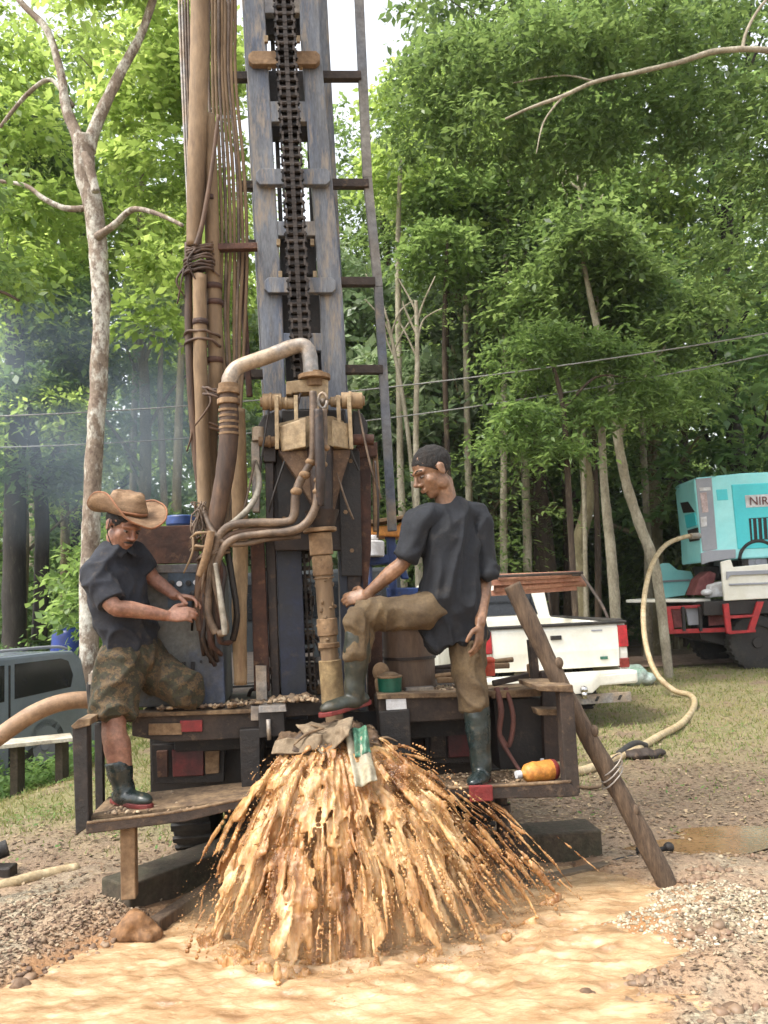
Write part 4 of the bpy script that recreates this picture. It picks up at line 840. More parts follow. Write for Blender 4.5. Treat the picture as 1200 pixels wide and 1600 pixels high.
tube_part('control_hose', [(336, 880, .2, 3.5), (341, 910, .2, 4), (346, 945, .2, 5), (350, 975, .2, 5), (351, 992, .2, 4)], M_dull, n=8, label='white plastic tube in the hose bundle')
tube_part('control_hose', [(352, 840, .3, 5), (362, 900, .32, 5), (370, 960, .35, 5), (364, 1000, .4, 5)], M_dark, n=8)
tube_part('control_hose', [(330, 830, .2, 6), (322, 870, .2, 7), (312, 900, .22, 6)], M_mud, n=8)
lash(334, 866, .27, 24, 2.5, .03, 8, M_hosegr); lash(322, 845, .27, 22, 2, .12, 9, M_pipe)
# tangle of thin wires near the lid
rr = random.Random(5); m = MB()
for i in range(16):
    pts = [W(312+rr.uniform(-14, 14), 800+rr.uniform(-18, 50), .3+rr.uniform(-.04, .04)) for _ in range(5)]; m.tube(pts, .0035, n=5, sub=6)
m.build('wire_tangle', M_hosegr, rig, True)
# clutter behind the drill pipe
rr = random.Random(15); m = MB()
for i in range(70):
    a_ = W(rr.uniform(398, 500), rr.uniform(842, 1105), rr.uniform(.6, .8)); d_ = Vector((rr.uniform(-1, 1), rr.uniform(-.3, .3), rr.uniform(-1, 1)))*.05
    if i % 3: m.tube([a_, a_+d_, a_+d_*1.6+Vector((0, 0, -.05))], rr.uniform(.004, .012), n=6, sub=3)
    else: m.box(a_, rr.uniform(.02, .06), .03, rr.uniform(.02, .07))
m.build('fittings', M_brown, rig, bevel=0, kind='stuff')
rr = random.Random(16)
for i, (x0, y0, x1, y1) in enumerate(((420, 640, 404, 760), (560, 640, 596, 780), (470, 610, 452, 700), (536, 640, 560, 735), (398, 720, 372, 835), (586, 720, 590, 840), (446, 716, 420, 800), (520, 720, 552, 812))):
    tube_part('thin_cable', [(x0, y0, .34, 1.8), ((x0+x1)/2+rr.uniform(-10, 10), (y0+y1)/2+12, .33, 1.8), (x1, y1, .36, 1.8)], (M_dark, M_hosegr, M_brown)[i % 3], n=6)
# ---- control cabinet
cb = MB(); cb.Q([(222, 892), (344, 890), (352, 1100), (216, 1106), (214, 930)], .45, .5); cb = cb.build('control_cabinet', M_cab, rig, bevel=.008)
m = MB(); m.Q([(196, 824), (306, 820), (312, 880), (206, 882)], .5, .03); m.build('cabinet_lid', M_rust, cb, bevel=.004)
m = MB(); m.Q([(208, 883), (346, 880), (346, 894), (208, 896)], .43, .5); m.build('cabinet_rim', M_masttop, cb, bevel=.004)
m = MB(); m.Q([(262, 893), (310, 892), (306, 945), (262, 950)], .438, .012); m.build('gauge_panel', mat('slate_panel', srgb(84, 98, 112), srgb(70, 84, 102), scale=5), cb, bevel=.003)
for x0, y0, x1, y1 in ((222, 928, 228, 950), (238, 1000, 250, 1008), (284, 1034, 290, 1052), (298, 1034, 304, 1060), (312, 1032, 315, 1036)):
    m = MB(); m.Q([(x0, y0), (x1, y0), (x1, y1), (x0, y1)], .44, .015); m.build('slot', M_dark, cb)
for i, (x0, y0) in enumerate(((262, 905), (274, 906), (288, 905), (300, 904))):
    m = MB(); q = W(x0+6, y0+6, .42); m.cyl(q, q+RN*.02, .014, 14); m.build('gauge', M_paper if i % 2 else M_dark, cb, 2)
for x0 in (300, 316, 332):
    m = MB(); m.bar(W(x0, 985, .4), W(x0+2, 930, .34), .012, .012); m.ell(W(x0+2, 928, .34), .018, .018, .018); m.build('lever', M_dark, cb, True)
# ---- deck, beams, steps
dk = MB(); dk.lbox(.22, 1.13, .40, 4.9, .86, .93); dk = dk.build('deck', M_beam, rig, bevel=.005)
m = MB(); m.lbox(1.40, 1.94, .40, 1.5, .86, .93); m.build('deck_plate', M_beam, dk, bevel=.005)
m = MB(); m.Q([(206, 1117), (420, 1110), (418, 1152), (262, 1160), (206, 1150)], .37, .06); m.build('rear_beam', M_beam, rig, bevel=.006)
m = MB(); m.Q([(206, 1114), (420, 1107), (420, 1114), (206, 1121)], .34, .10); m.build('beam_lip', M_edge, rig, bevel=.004)
m = MB(); m.Q([(592, 1088), (765, 1084), (765, 1122), (592, 1132)], .37, .06); m.build('rear_beam', M_beam, rig, bevel=.006)
m = MB(); m.Q([(590, 1085), (770, 1080), (770, 1088), (590, 1093)], .34, .12); m.build('beam_lip', M_edge, rig, bevel=.004)
for (a, b, mm) in (((232, 1131), (284, 1149), M_mud), ((281, 1126), (316, 1144), M_red)):
    m = MB(); m.Q([a, (b[0], a[1]-1), (b[0], b[1]-1), (a[0], b[1])], .355, .014); m.build('reflector', mm, rig, bevel=.002)
# understructure
M_dullred = mat('grimy_red_lens', srgb(104, 34, 32), srgb(74, 30, 28), srgb(60, 46, 38), scale=7, rough=.5)
m = MB(); m.lbox(.2, 1.05, .75, .82, .42, .84); m.lbox(1.42, 1.95, .75, .82, .42, .84); m.build('dark_underbody_panel', M_dark, rig, bevel=.004)  # added dark panels that close off the underbody and stand in for its shade
m = MB(); m.lbox(.35, 1.9, .6, 5, .68, .84); m.lbox(.72, .82, .4, 6.3, .62, .86); m.lbox(1.46, 1.56, .4, 6.3, .62, .86); m.build('chassis', M_dark, rig, bevel=.006)  # wide dark box added to blacken the underbody; narrow boxes are frame rails
for poly, mm in (([(244, 1174), (262, 1173), (262, 1214), (246, 1215)], M_rust), ([(268, 1172), (318, 1170), (318, 1212), (270, 1214)], M_dullred), ([(320, 1174), (343, 1173), (342, 1208), (321, 1210)], M_mud)):
    m = MB(); m.Q(poly, .60, .03); m.build('tail_lamp', mm, rig, bevel=.004)
m = MB(); m.Q([(236, 1164), (352, 1160), (350, 1222), (238, 1226)], .63, .04); m.build('lamp_board', M_dark, rig, bevel=.004)
for poly, mm in (([(672, 1146), (696, 1145), (697, 1184), (673, 1186)], M_beam), ([(700, 1146), (738, 1145), (738, 1182), (701, 1184)], M_dullred)):
    m = MB(); m.Q(poly, .60, .03); m.build('tail_lamp', mm, rig, bevel=.004)
m = MB(); m.Q([(664, 1138), (746, 1136), (746, 1192), (666, 1194)], .63, .04); m.build('lamp_board', M_dark, rig, bevel=.004)
m = MB(); m.Q([(374, 1140), (406, 1138), (408, 1236), (378, 1240)], .3, .08); m.Q([(404, 1112), (444, 1110), (446, 1150), (404, 1154)], .3, .1); m.build('inner_leg', M_dark, rig, bevel=.006)
m = MB(); m.Q([(592, 1112), (640, 1108), (646, 1225), (602, 1225)], .34, .2); m.build('inner_leg', M_dark, rig, bevel=.006)
m = MB(); m.cyl(W(419, 1124, .28), W(421, 1156, .28), .011); m.build('pin', M_galv, rig, True)
m = MB(); m.Q([(392, 1104), (404, 1104), (404, 1126), (392, 1126)], .33, .02); m.Q([(404, 1104), (446, 1102), (448, 1112), (404, 1114)], .27, .14); m.build('beam_bracket', M_galv, rig, bevel=.002)
# left step frame
st = MB(); st.Q([(112, 1132), (136, 1130), (139, 1292), (118, 1306)], -.0, .08); st = st.build('step_frame', M_dark, rig, bevel=.006)
m = MB(); m.Q([(110, 1135), (122, 1124), (142, 1122), (140, 1134), (116, 1140)], -.01, .42); m.build('frame_cap', M_edge, st, bevel=.004)
m = MB(); m.Q([(147, 1132), (160, 1130), (161, 1270), (149, 1272)], .36, .05); m.build('frame_post', M_dark, st, bevel=.004)
m = MB(); m.Q([(134, 1288), (290, 1268), (400, 1246), (400, 1258), (290, 1284), (134, 1304)], -.005, .05); m.build('step_edge', M_beam, st, bevel=.005)
a = toL(W(136, 1287, 0)); b = toL(W(400, 1246, 0))
m = MB(); z = .505; m.prism([L(a[0], .045, z), L(b[0]-.02, .045, z+.03), L(b[0]-.02, .42, z+.03), L(a[0], .42, z)], UP*.02); m.build('step_tread', M_edge, st, bevel=.004)
m = MB(); m.T([(136, 1286, 0, 2.6), (200, 1278, 0, 2.8), (290, 1266, 0, 2.6), (398, 1244, 0, 2.8)], n=8); m.build('worn_edge', M_edge, st, True)
# right step frame
s2 = MB(); s2.Q([(874, 1078), (896, 1076), (907, 1240), (884, 1243)], 0, .07); s2 = s2.build('step_frame', M_beam, rig, bevel=.006)
m = MB(); m.Q([(846, 1050), (868, 1046), (876, 1190), (852, 1192)], .34, .05); m.build('frame_post', M_brown, s2, bevel=.005)
m = MB(); m.Q([(826, 1000), (838, 1000), (846, 1078), (834, 1078)], .4, .05); m.build('frame_post', M_beam, s2, bevel=.005)
m = MB(); m.Q([(840, 1072), (895, 1070), (897, 1082), (842, 1080)], -.01, .36); m.build('frame_cap', M_edge, s2, bevel=.004)
m = MB(); m.Q([(838, 1108), (880, 1108), (880, 1118), (842, 1118)], .2, .1); m.build('bracket', M_edge, s2, bevel=.003)
m = MB(); m.Q([(770, 1092), (852, 1090), (856, 1200), (782, 1204)], .42, .25); m.build('tool_box', M_dark, rig, bevel=.008)
m = MB(); m.Q([(765, 1080), (846, 1076), (846, 1088), (768, 1092)], .36, .3); m.build('beam_lip', M_edge, rig, bevel=.004)
m = MB(); m.Q([(700, 1232), (890, 1222), (905, 1238), (905, 1244), (884, 1246), (700, 1250)], -.005, .05); m.build('step_edge', M_beam, s2, bevel=.005)
a = toL(W(700, 1234, 0)); b = toL(W(900, 1226, 0))
m = MB(); m.prism([L(a[0], .045, .505), L(b[0], .045, .505), L(b[0], .42, .505), L(a[0], .42, .505)], UP*.02); m.build('step_tread', M_edge, s2, bevel=.004)
m = MB(); m.T([(700, 1231, 0, 3), (760, 1229, 0, 2.6), (830, 1225, 0, 3), (892, 1221, 0, 2.6)], n=8); m.build('worn_edge', M_edge, s2, True)
# jacks
jl = toL(W(198, 1300, .05)); m = MB(); m.lbox(jl[0]-.03, jl[0]+.035, .05, .12, .15, .49); m.build('jack_leg', M_mud, rig, bevel=.005)
m = MB(); q = L(1.98, .25, 0); m.cyl(q+UP*.22, q+UP*.5, .03, 14); m.cyl(q+UP*.36, q+UP*.4, .045, 14); m.cyl(q+UP*.12, q+UP*.24, .05, 14); m.build('jack_leg', M_beam, rig, 2, bevel=.003)
# wheels
def wheel(par, c, R_, wd, name='wheel', ax=None, tyre=M_rub, rim=M_dark):
    ax = ax or RU; t = MB(); prof = [(.62, -.5), (.85, -.5), (.97, -.42), (1, -.25), (1, .25), (.97, .42), (.85, .5), (.62, .5)]; n = 28; vs = []; up2 = UP; fw = ax.cross(UP)
    for k in range(n):
        a = 2*math.pi*k/n; rd = up2*math.cos(a)+fw*math.sin(a)
        for rr_, x in prof: vs.append(c+rd*(rr_*R_)+ax*(x*wd))
    m_ = len(prof); t.add(vs, [(k*m_+j, k*m_+(j+1) % m_, ((k+1) % n)*m_+(j+1) % m_, ((k+1) % n)*m_+j) for k in range(n) for j in range(m_)])
    for k in range(n):
        a = 2*math.pi*(k+.5)/n; rd = up2*math.cos(a)+fw*math.sin(a); t.box(c+rd*R_*1.0, wd*.9, R_*.09, R_*.04, (ax, rd.cross(ax), rd))
    w_ = t.build(name, tyre, par, 2); r2 = MB(); r2.cyl(c-ax*wd*.35, c+ax*wd*.35, R_*.64, 20)
    r2.cyl(c-ax*wd*.45, c+ax*wd*.45, R_*.2, 12); r2.build('rim', rim, w_, 2, bevel=.01); return w_
for u in (.38, .68, 1.72, 2.02): wheel(rig, L(u, 1.35, .47), .47, .24)
for u in (.42, 1.95): wheel(rig, L(u, 5.2, .47), .47, .26)
m = MB(); m.lbox(.5, 1.8, 1.3, 1.4, .42, .52); m.build('axle', M_dark, rig)
# cab far behind the mast
cbn = MB(); p = [L(.25, 4.95, .7), L(.25, 6.7, .7), L(.25, 6.7, 1.35), L(.25, 6.2, 1.75), L(.25, 4.95, 1.75)]; cbn.prism(p, RU*1.85); cbn = cbn.build('truck_cab', mat('dull_cab_paint', srgb(44, 52, 54), srgb(34, 40, 44), srgb(70, 64, 54), scale=3), rig, bevel=.04)
m = MB(); m.lbox(.45, 1.9, 4.93, 4.948, 1.25, 1.62); m.build('rear_window', M_glass, cbn)
m = MB(); m.prism([L(.6, 6.71, 1.3), L(1.75, 6.71, 1.3), L(1.75, 6.24, 1.72), L(.6, 6.24, 1.72)], RN*.02); m.build('windscreen', M_glass, cbn)
# blue frame with orange panel behind the mast, right side
bf = MB(); bf.Q([(574, 868), (608, 866), (610, 880), (574, 884)], 1.6, .2); bf.Q([(604, 835), (618, 835), (622, 950), (610, 950)], 1.6, .06); bf.Q([(604, 918), (668, 918), (668, 934), (606, 934)], 1.6, .06); bf.Q([(598, 830), (612, 830), (640, 905), (628, 905)], 1.62, .05)
bf.Q([(576, 884), (582, 884), (584, 1090), (578, 1090)], 1.62, .05)
bf = bf.build('blue_frame', M_blueframe, rig, bevel=.01)
m = MB(); m.Q([(577, 822), (622, 820), (636, 808), (642, 808), (638, 830), (630, 839), (578, 837)], 1.55, .3); m.build('orange_guard', M_orange, bf, bevel=.015)
m = MB(); m.Q([(574, 813), (645, 803), (645, 808), (574, 819)], 1.5, .3); m.build('guard_lip', M_mud, bf, bevel=.004)
m = MB(); m.cyl(W(584, 870, 1.55), W(584, 845, 1.55), .07, 14); m.cyl(W(584, 845, 1.55), W(584, 836, 1.55), .03, 12); m.build('fluid_bottle', M_paper, bf, 2, bevel=.01)
m = MB(); m.cyl(W(284, 822, 1.0), W(284, 806, 1.0), .09, 18); m.build('blue_cap', M_blueframe, rig, 2, bevel=.01)
# mud and tools lying on the deck
def deck_debris(u0, u1, w0, w1, z, n, seed, s0, s1, name):
    r = np.random.default_rng(seed); u = u0+(u1-u0)*r.random(n); w_ = w0+(w1-w0)*r.random(n); q = np.array([tuple(L(a, b, z)) for a, b in zip(u, w_)])
    return pebbles(name, q[:, 0], q[:, 1], q[:, 2], s0+(s1-s0)*r.random(n)**2.5, [srgb(110, 88, 68), srgb(160, 134, 104), srgb(84, 66, 52), srgb(190, 168, 138)], seed)
deck_debris(.3, 1.1, .36, .6, .935, 420, 201, .003, .018, 'mud_crumbs'); deck_debris(1.42, 1.95, .36, .8, .935, 500, 202, .003, .018, 'mud_crumbs')
deck_debris(.12, .82, .03, .4, .53, 520, 203, .003, .013, 'mud_crumbs'); deck_debris(1.7, 2.25, .03, .4, .53, 360, 204, .003, .011, 'mud_crumbs')
deck_debris(.3, 1.1, .33, .38, .945, 160, 205, .005, .016, 'mud_crumbs'); deck_debris(.85, 1.05, .35, .5, .95, 90, 206, .006, .026, 'mud_crumbs')
# ================================================================= LOOSE THINGS ROUND THE RIG
def single(mb, name, mat_, label, cat, smooth=False, bevel=0, **k): return tag(mb.build(name, mat_, None, smooth, bevel), label, cat, **k)
# drill pipe
a = W(500, 833, .31); b = W(521, 1102, .31)
dp = thing('drill_pipe', 'mud-coated drill pipe standing under the drill head, its foot in the well mound', 'drill pipe', Vector((b.x, b.y, b.z-.2)))
def seg(t0, t1, r, name, mm=M_mud, n=22, bev=.004):
    m = MB(); m.cyl(a.lerp(b, t0), a.lerp(b, t1), r*1.1, n); return m.build(name, mm, dp, 2, bevel=bev)
seg(0, 1.25, .040, 'pipe_barrel', M_pipe); seg(-.03, -.005, .078, 'flange'); seg(0, .13, .054, 'coupling'); seg(.135, .25, .047, 'coupling'); seg(.262, .27, .046, 'collar')
seg(.50, .60, .047, 'collar', M_mud); seg(.64, .67, .049, 'collar'); seg(.74, .99, .052, 'lower_sleeve', mat('yellow_mud', srgb(164, 142, 102), srgb(134, 112, 78), srgb(92, 72, 50), scale=8, rough=.85, bump=.5))
m = MB(); rr = random.Random(8)
for i in range(60):
    t = rr.uniform(.1, 1); p = a.lerp(b, t); an = rr.uniform(0, 6.28); q = p+RU*math.cos(an)*.047+RN*math.sin(an)*.047; m.ell(q, .008*rr.uniform(.5, 1.6), .006, .010*rr.uniform(.5, 1.6), nu=6, nv=4)
m.build('mud_spatter', M_edge, dp, True, kind='stuff')
# wellhead mound with cloth
WH = L(1.14, .10, 0)
def mound_disp(p): return .022*noise.noise(p*8)+.02*(1-abs(noise.noise(p*15))*2)**2-.01+.012*noise.noise(p*40)
m = MB(); c = W(518, 1165, .12)
m.ell(c+UP*.0, .26, .2, .07); m.ell(c+RU*.03+UP*.045, .17, .16, .065); m.cyl(c-UP*.75, c, .17, 20); m.box(c+RU*.12+UP*.05, .2, .2, .04, (RU, RN, UP)); m.box(c-RU*.15+UP*.02, .18, .2, .04, (RU, (RN+UP*.2).normalized(), UP))
me = remesh(m, .012, 2, mound_disp); o = place(me, 'well_mound', mat('wet_mud_mound', srgb(104, 82, 60), srgb(72, 56, 42), srgb(146, 118, 86), scale=9, rough=.6, bump=.6)); tag(o, 'muddy heap of wet clay around the well mouth under the raised boot', 'mud heap')
def cloth(name, corners, mat_, label, cat, nu=18, nv=18, amp=.02, fr=9, th=.006, parent=None):
    p00, p10, p11, p01 = [W(*q) for q in corners]; vs = []
    for j in range(nv+1):
        for i in range(nu+1):
            s, t = i/nu, j/nv; p = p00*(1-s)*(1-t)+p10*s*(1-t)+p11*s*t+p01*(1-s)*t
            f = amp*(noise.noise(p*fr)+.5*noise.noise(p*fr*2.3)+.8*math.sin(s*9+t*2)*.35); vs.append(p-RN*f+UP*f*.6)
    m = MB(); m.add(vs, [(j*(nu+1)+i, j*(nu+1)+i+1, (j+1)*(nu+1)+i+1, (j+1)*(nu+1)+i) for j in range(nv) for i in range(nu)])
    o = m.build(name, mat_, parent, True); s = o.modifiers.new('t', 'SOLIDIFY'); s.thickness = th
    if not parent: tag(o, label, cat)
    return o
cloth('sack_cloth', [(462, 1132, .12), (552, 1124, .0), (545, 1150, -.12), (505, 1186, -.1)], mat('grey_brown_sacking', srgb(150, 134, 110), srgb(120, 102, 80), srgb(90, 72, 54), scale=12, rough=.9), 'grey-brown folded sacking draped over the well mouth', 'cloth', amp=.05, fr=12)
cloth('sack_cloth', [(430, 1158, .06), (505, 1150, -.04), (500, 1172, -.08), (424, 1180, .0)], mat('grey_brown_sacking', (0, 0, 0)), 'narrow muddy cloth strip left of the folded sacking', 'cloth', amp=.03)
bg_ = cloth('plastic_sack', [(537, 1142, -.02), (572, 1136, -.02), (590, 1216, -.30), (556, 1228, -.31)], mat('pale_sack', srgb(186, 180, 160), srgb(160, 150, 124), srgb(134, 122, 94), scale=14, rough=.6), 'off-white plastic sack with green patch hanging in the muddy gush', 'sack', amp=.035, fr=10)
cloth('printed_patch', [(549, 1138, -.035), (572, 1134, -.035), (580, 1172, -.165), (556, 1180, -.165)], mat('green_print', srgb(84, 138, 112), srgb(70, 120, 98), srgb(166, 170, 142), scale=12, rough=.5), '', '', amp=.035, fr=10, parent=bg_)
rr = random.Random(2); m = MB()
for i in range(14):
    p = W(rr.uniform(430, 600), rr.uniform(1128, 1165), rr.uniform(-.02, .12)); d = Vector((rr.uniform(-1, 1), rr.uniform(-.6, .3), rr.uniform(-.5, .3)))*.08
    m.tube([p, p+d, p+d*1.8-UP*.03], [.006, .008, .003], n=6)
o = m.build('straw_scraps', M_edge, None, True); tag(o, 'ragged fibres and scraps caught on the muddy well mouth', 'scraps', kind='stuff')
# things on the deck
zt = .93
q = toL(W(645, 1074, .62)); c = L(q[0], .72, zt)
dr = thing('metal_drum', 'brown muddy open drum on the deck behind the raised knee', 'drum', c)
m = MB(); R_ = 40*mpp(c); H_ = W(645, 978, .6).z-zt; m.cyl(c, c+UP*H_, R_, 28); m.build('drum_body', mat('drum_steel', srgb(122, 96, 76), srgb(104, 84, 68), srgb(84, 62, 48), scale=2.5, rough=.6, stretch=(1, 1, .3)), dr, 2, bevel=.006)
for t in (.02, .5, .97):
    m = MB(); m.cyl(c+UP*(H_*t-.008), c+UP*(H_*t+.008), R_+.008, 28); m.build('hoop', M_brown, dr, 2)
c = L(toL(W(611, 1087, .42))[0], .46, zt+.004)
gb = thing('paint_tin', 'small dark green open tin at the deck edge beside the raised boot', 'tin', c)
m = MB(); m.tube([c, c+UP*.095], [.058, .064], n=24, sub=1); m.build('tin_body', M_green, gb, 2)
m = MB(); m.cyl(c+UP*.09, c+UP*.1, .067, 24); m.build('rim', M_mud, gb, 2, bevel=.002)
m = MB(); m.ell(c+UP*.10, .05, .05, .02); m.build('mud_fill', M_edge, gb, True)
m = MB(); m.Q([(603, 1091), (634, 1089), (636, 1108), (604, 1110)], .345, .02); single(m, 'paper_card', M_paper, 'small white card stuck on the deck edge under the green tin', 'card', bevel=.002)
m = MB(); p = L(toL(W(596, 1060, .5))[0], .52, zt); m.ell(p+UP*.12, .045, .04, .05); m.ell(p+UP*.06, .035, .04, .07); m.cyl(p, p+UP*.07, .03); single(m, 'mud_lump', M_mud, 'pale lump of clay behind the green tin', 'clay lump', True)
m = MB(); a = toL(W(640, 1078, .5)); m.lbox(a[0]-.02, a[0]+.13, .5, .56, zt, zt+.03); single(m, 'flat_wrench', M_galv, 'flat grey steel bar lying on the deck right of the green tin', 'steel bar', bevel=.004)
tl = thing('pipe_wrench', 'muddy heavy pipe wrench on the deck between the standing leg and the inner post', 'pipe wrench', L(toL(W(800, 1070, .45))[0], .5, zt))
a = W(770, 1068, .45); b = W(840, 1052, .5)
m = MB(); m.bar(a, b, .03, .03, side=UP); m.build('handle', M_beam, tl, bevel=.005)
m = MB(); m.box(b.lerp(a, .1)+UP*.02, .06, .05, .07); m.build('jaw', M_mud, tl, bevel=.008)
for i, (px, py, w_, s) in enumerate(((700, 1062, .6, 1), (690, 1050, .7, 1.2), (780, 1040, .6, .9))):
    m = MB(); p = W(px, py, w_); p.z = max(p.z, zt+.02)
    m.box(p, .12*s, .06, .03); m.cyl(p-Vector((.07, 0, -.02)), p+Vector((.08, 0, .03)), .014); single(m, 'iron_fitting', (M_mud, M_beam, M_edge)[i], ['muddy iron fitting on the deck just right of the brown drum', 'muddy iron clamp further back beside the brown drum', 'small iron offcut on the deck right of the standing leg'][i], 'iron fitting', bevel=.006)
# red valve-like canister
m = MB(); p = W(766, 1050, .45); m.cyl(p-UP*.02, p+UP*.05, .026, 14); m.ell(p+UP*.06, .03, .03, .02); single(m, 'red_canister', mat('faded_red', srgb(206, 88, 62), srgb(180, 70, 50), scale=8), 'small faded red canister beside the hanging hand', 'canister', 2, .003)
# red-brown rope hanging behind the standing leg
m = MB(); m.T([(776, 1075, .38, 5), (783, 1110, .33, 5), (781, 1150, .32, 4), (800, 1185, .25, 3), (815, 1208, .2, 3)], n=8); m.T([(790, 1075, .38, 4), (802, 1120, .33, 4), (795, 1165, .32, 4), (782, 1150, .32, 3.5)], n=8)
single(m, 'frayed_rope', mat('red_brown_rope', srgb(126, 80, 68), srgb(96, 60, 52), scale=20, bump=.6), 'red-brown frayed rope hanging from the deck beside the standing leg', 'rope', True)
# plastic jug on the step
jc = W(843, 1208, .10); jc.z = .525
jg = thing('plastic_jug', 'orange-tinted plastic jug with dark red end lying on the right step', 'jug', jc)
e = (RU*.97+UP*.02+RN*.22).normalized(); c = jc+UP*.052
m = MB(); m.tube([c-e*.10, c-e*.088, c-e*.07, c-e*.03, c-e*.005, c+e*.03, c+e*.07, c+e*.09], [.014, .018, .042, .05, .047, .05, .048, .03], n=22, sub=3, ends=True); m.build('jug_body', M_orange, jg, True)
m = MB(); m.tube([c+e*.066, c+e*.085, c+e*.105], [.051, .046, .02], n=20, sub=3, ends=True); m.build('red_end', mat('dark_red_plastic', srgb(150, 50, 44), srgb(120, 40, 36), scale=9), jg, True)
m = MB(); m.cyl(c-e*.125, c-e*.1, .018, 14); m.build('cap', M_paper, jg, 2)
m = MB(); p = L(toL(W(847, 1190, .3))[0], .3, .525); m.cyl(p, p+UP*.05, .02, 12); m.cyl(p+UP*.05, p+UP*.07, .01, 10); single(m, 'spray_bottle', M_paper, 'tiny pale bottle standing on the step behind the orange jug', 'bottle', 2)
# red rag hanging on the right step edge
m = MB(); m.Q([(733, 1228), (770, 1227), (771, 1252), (735, 1254)], -.03, .02); single(m, 'red_rag', mat('wet_red_rag', srgb(150, 48, 46), srgb(110, 36, 34), scale=12, bump=.5), 'dark red rag over the step edge under the standing boot', 'rag', bevel=.006)
# leaning pole
pb = G(1048, 1392); pt = W(797, 905, .2)
pl = MB(); d = (pt-pb); pts = [pb-UP*.02+d*t+Vector((.012*math.sin(t*7), 0, .008*math.cos(t*9))) for t in np.linspace(0, 1, 9)]
pl.tube(pts, [.049, .048, .046, .045, .044, .043, .043, .044, .043], n=16, sub=8, lump=.10, lf=9)
po = thing('wooden_pole', 'weathered wooden pole leaning from the wet ground against the right side of the rig', 'pole', pb)
pl.build('shaft', M_wood, po, True)
for t in (.25, .5, .72):
    m = MB(); p = pb+d*t; m.ell(p-RN*.03+RU*.02, .022, .02, .03); m.build('knot', M_wood, po, True)
m = MB(); p = pb+d*.35; p2 = p
for k in range(3): m.tube([p+UP*(.03*k)+RU*(math.cos(t)*.052)+RN*(math.sin(t)*.052)+UP*(.05*math.cos(t)) for t in [i*.4488 for i in range(15)]], .004, n=5, sub=1)
m.build('wire_tie', M_galv, po, True)
# blocks, planks and rods on the ground
a = G(180, 1436); b = G(395, 1352); z0 = Vector((0, 0, .085))
m = MB(); sd = (b-a).normalized().cross(UP); m.bar(a+z0, b+z0, .22, .17, side=sd); single(m, 'timber_beam', M_mossy, 'thick mossy timber lying under the left jack of the rig', 'timber', bevel=.01)
m = MB(); a = G(240, 1462)+UP*.04; b = G(360, 1385)+UP*.05; m.bar(a, b, .07, .06); single(m, 'timber_beam', M_wood, 'narrow dark timber beside the mossy one, running into the gush', 'timber', bevel=.008)
a = G(-60, 1482)+UP*.03; b = G(150, 1450)+UP*.05; m = MB(); m.bar(a, b, .12, .03, side=Vector((.2, 1, 0))); single(m, 'plank', M_plank, 'pale thin plank lying on the ground at the lower left', 'plank', bevel=.003)
c = G(882, 1354); m = MB(); m.box(c+Vector((-.01, .12, .085)), .42, .24, .17, (RU, RN, UP)); single(m, 'wooden_block', M_mossy, 'squared dark block under the right jack', 'block', bevel=.01)
q = L(1.98, .25, 0); m = MB(); m.box(Vector((q.x-.02, q.y+.05, .12)), .26, .2, .24, (RU, RN, UP)); single(m, 'support_block', M_beam, 'small muddy block stacked behind the squared one under the right jack', 'block', bevel=.01)
a = G(800, 1392)+UP*.02; b = G(950, 1358)+UP*.02; m = MB(); m.bar(a, b, .06, .03); single(m, 'plank', M_plank, 'narrow weathered lath lying in front of the squared block', 'plank', bevel=.003)
rd = thing('iron_bar', 'dark iron bar with knobs lying behind the foot of the leaning pole', 'iron bar', G(1000, 1345)); a = G(930, 1360)+UP*.02; b = G(1046, 1336)+UP*.04
m = MB(); m.tube([a, b], .012, n=10, sub=1); m.build('shaft', M_dark, rd, True); m = MB(); m.ell(b, .028, .028, .028); m.build('knob', M_dark, rd, True); m = MB(); m.cyl(a.lerp(b, .6), a.lerp(b, .6)+UP*.035, .02); m.build('knob', M_dark, rd, True)
c = G(212, 1470); m = MB(); m.ell(c+UP*.05, .1, .07, .07); m.ell(c+UP*.03+Vector((.05, -.02, 0)), .07, .06, .05); me = remesh(m, .01, 1, lambda p: .03*noise.noise(p*9)+.014*noise.noise(p*26)); tag(place(me, 'rock', mat('orange_clay_rock', srgb(150, 110, 70), srgb(120, 88, 58), scale=9, bump=.6)), 'rounded orange clay rock at the foot of the mossy timber', 'rock')
for i, (px, py, s, lab) in enumerate(((918, 1556, .028, 'small brown mud clod in the pale wet ground at lower right'), (1142, 1588, .04, 'long dark clod at the bottom right corner'), (1087, 1484, .03, 'small mossy stone between the ruts at lower right'), (30, 1548, .04, 'large dark clod in the rubble at lower left'))):
    c = G(px, py); m = MB(); m.ell(c+UP*s*.4, s, s*.7, s*.7); m.ell(c+UP*s*.3+Vector((s*.6, 0, 0)), s*.6, s*.6, s*.5); me = remesh(m, .005, 1, lambda p: .012*noise.noise(p*30)); tag(place(me, 'mud_clod', mat('brown_clod', srgb(128, 102, 78), srgb(96, 76, 58), scale=15, bump=.6)), lab, 'clod')
lg = thing('black_pipe', 'black plastic pipe end lying in the grass at the left edge', 'pipe', G(0, 1372)); a = G(-60, 1380)+UP*.09; b = G(12, 1368)+UP*.15
m = MB(); m.tube([a, b], .045, n=18, sub=1); m.build('pipe_body', M_rub, lg, 2); m = MB(); m.box(G(2, 1376)+UP*.04, .14, .1, .08); m.build('pipe_foot', M_dark, lg, bevel=.01)
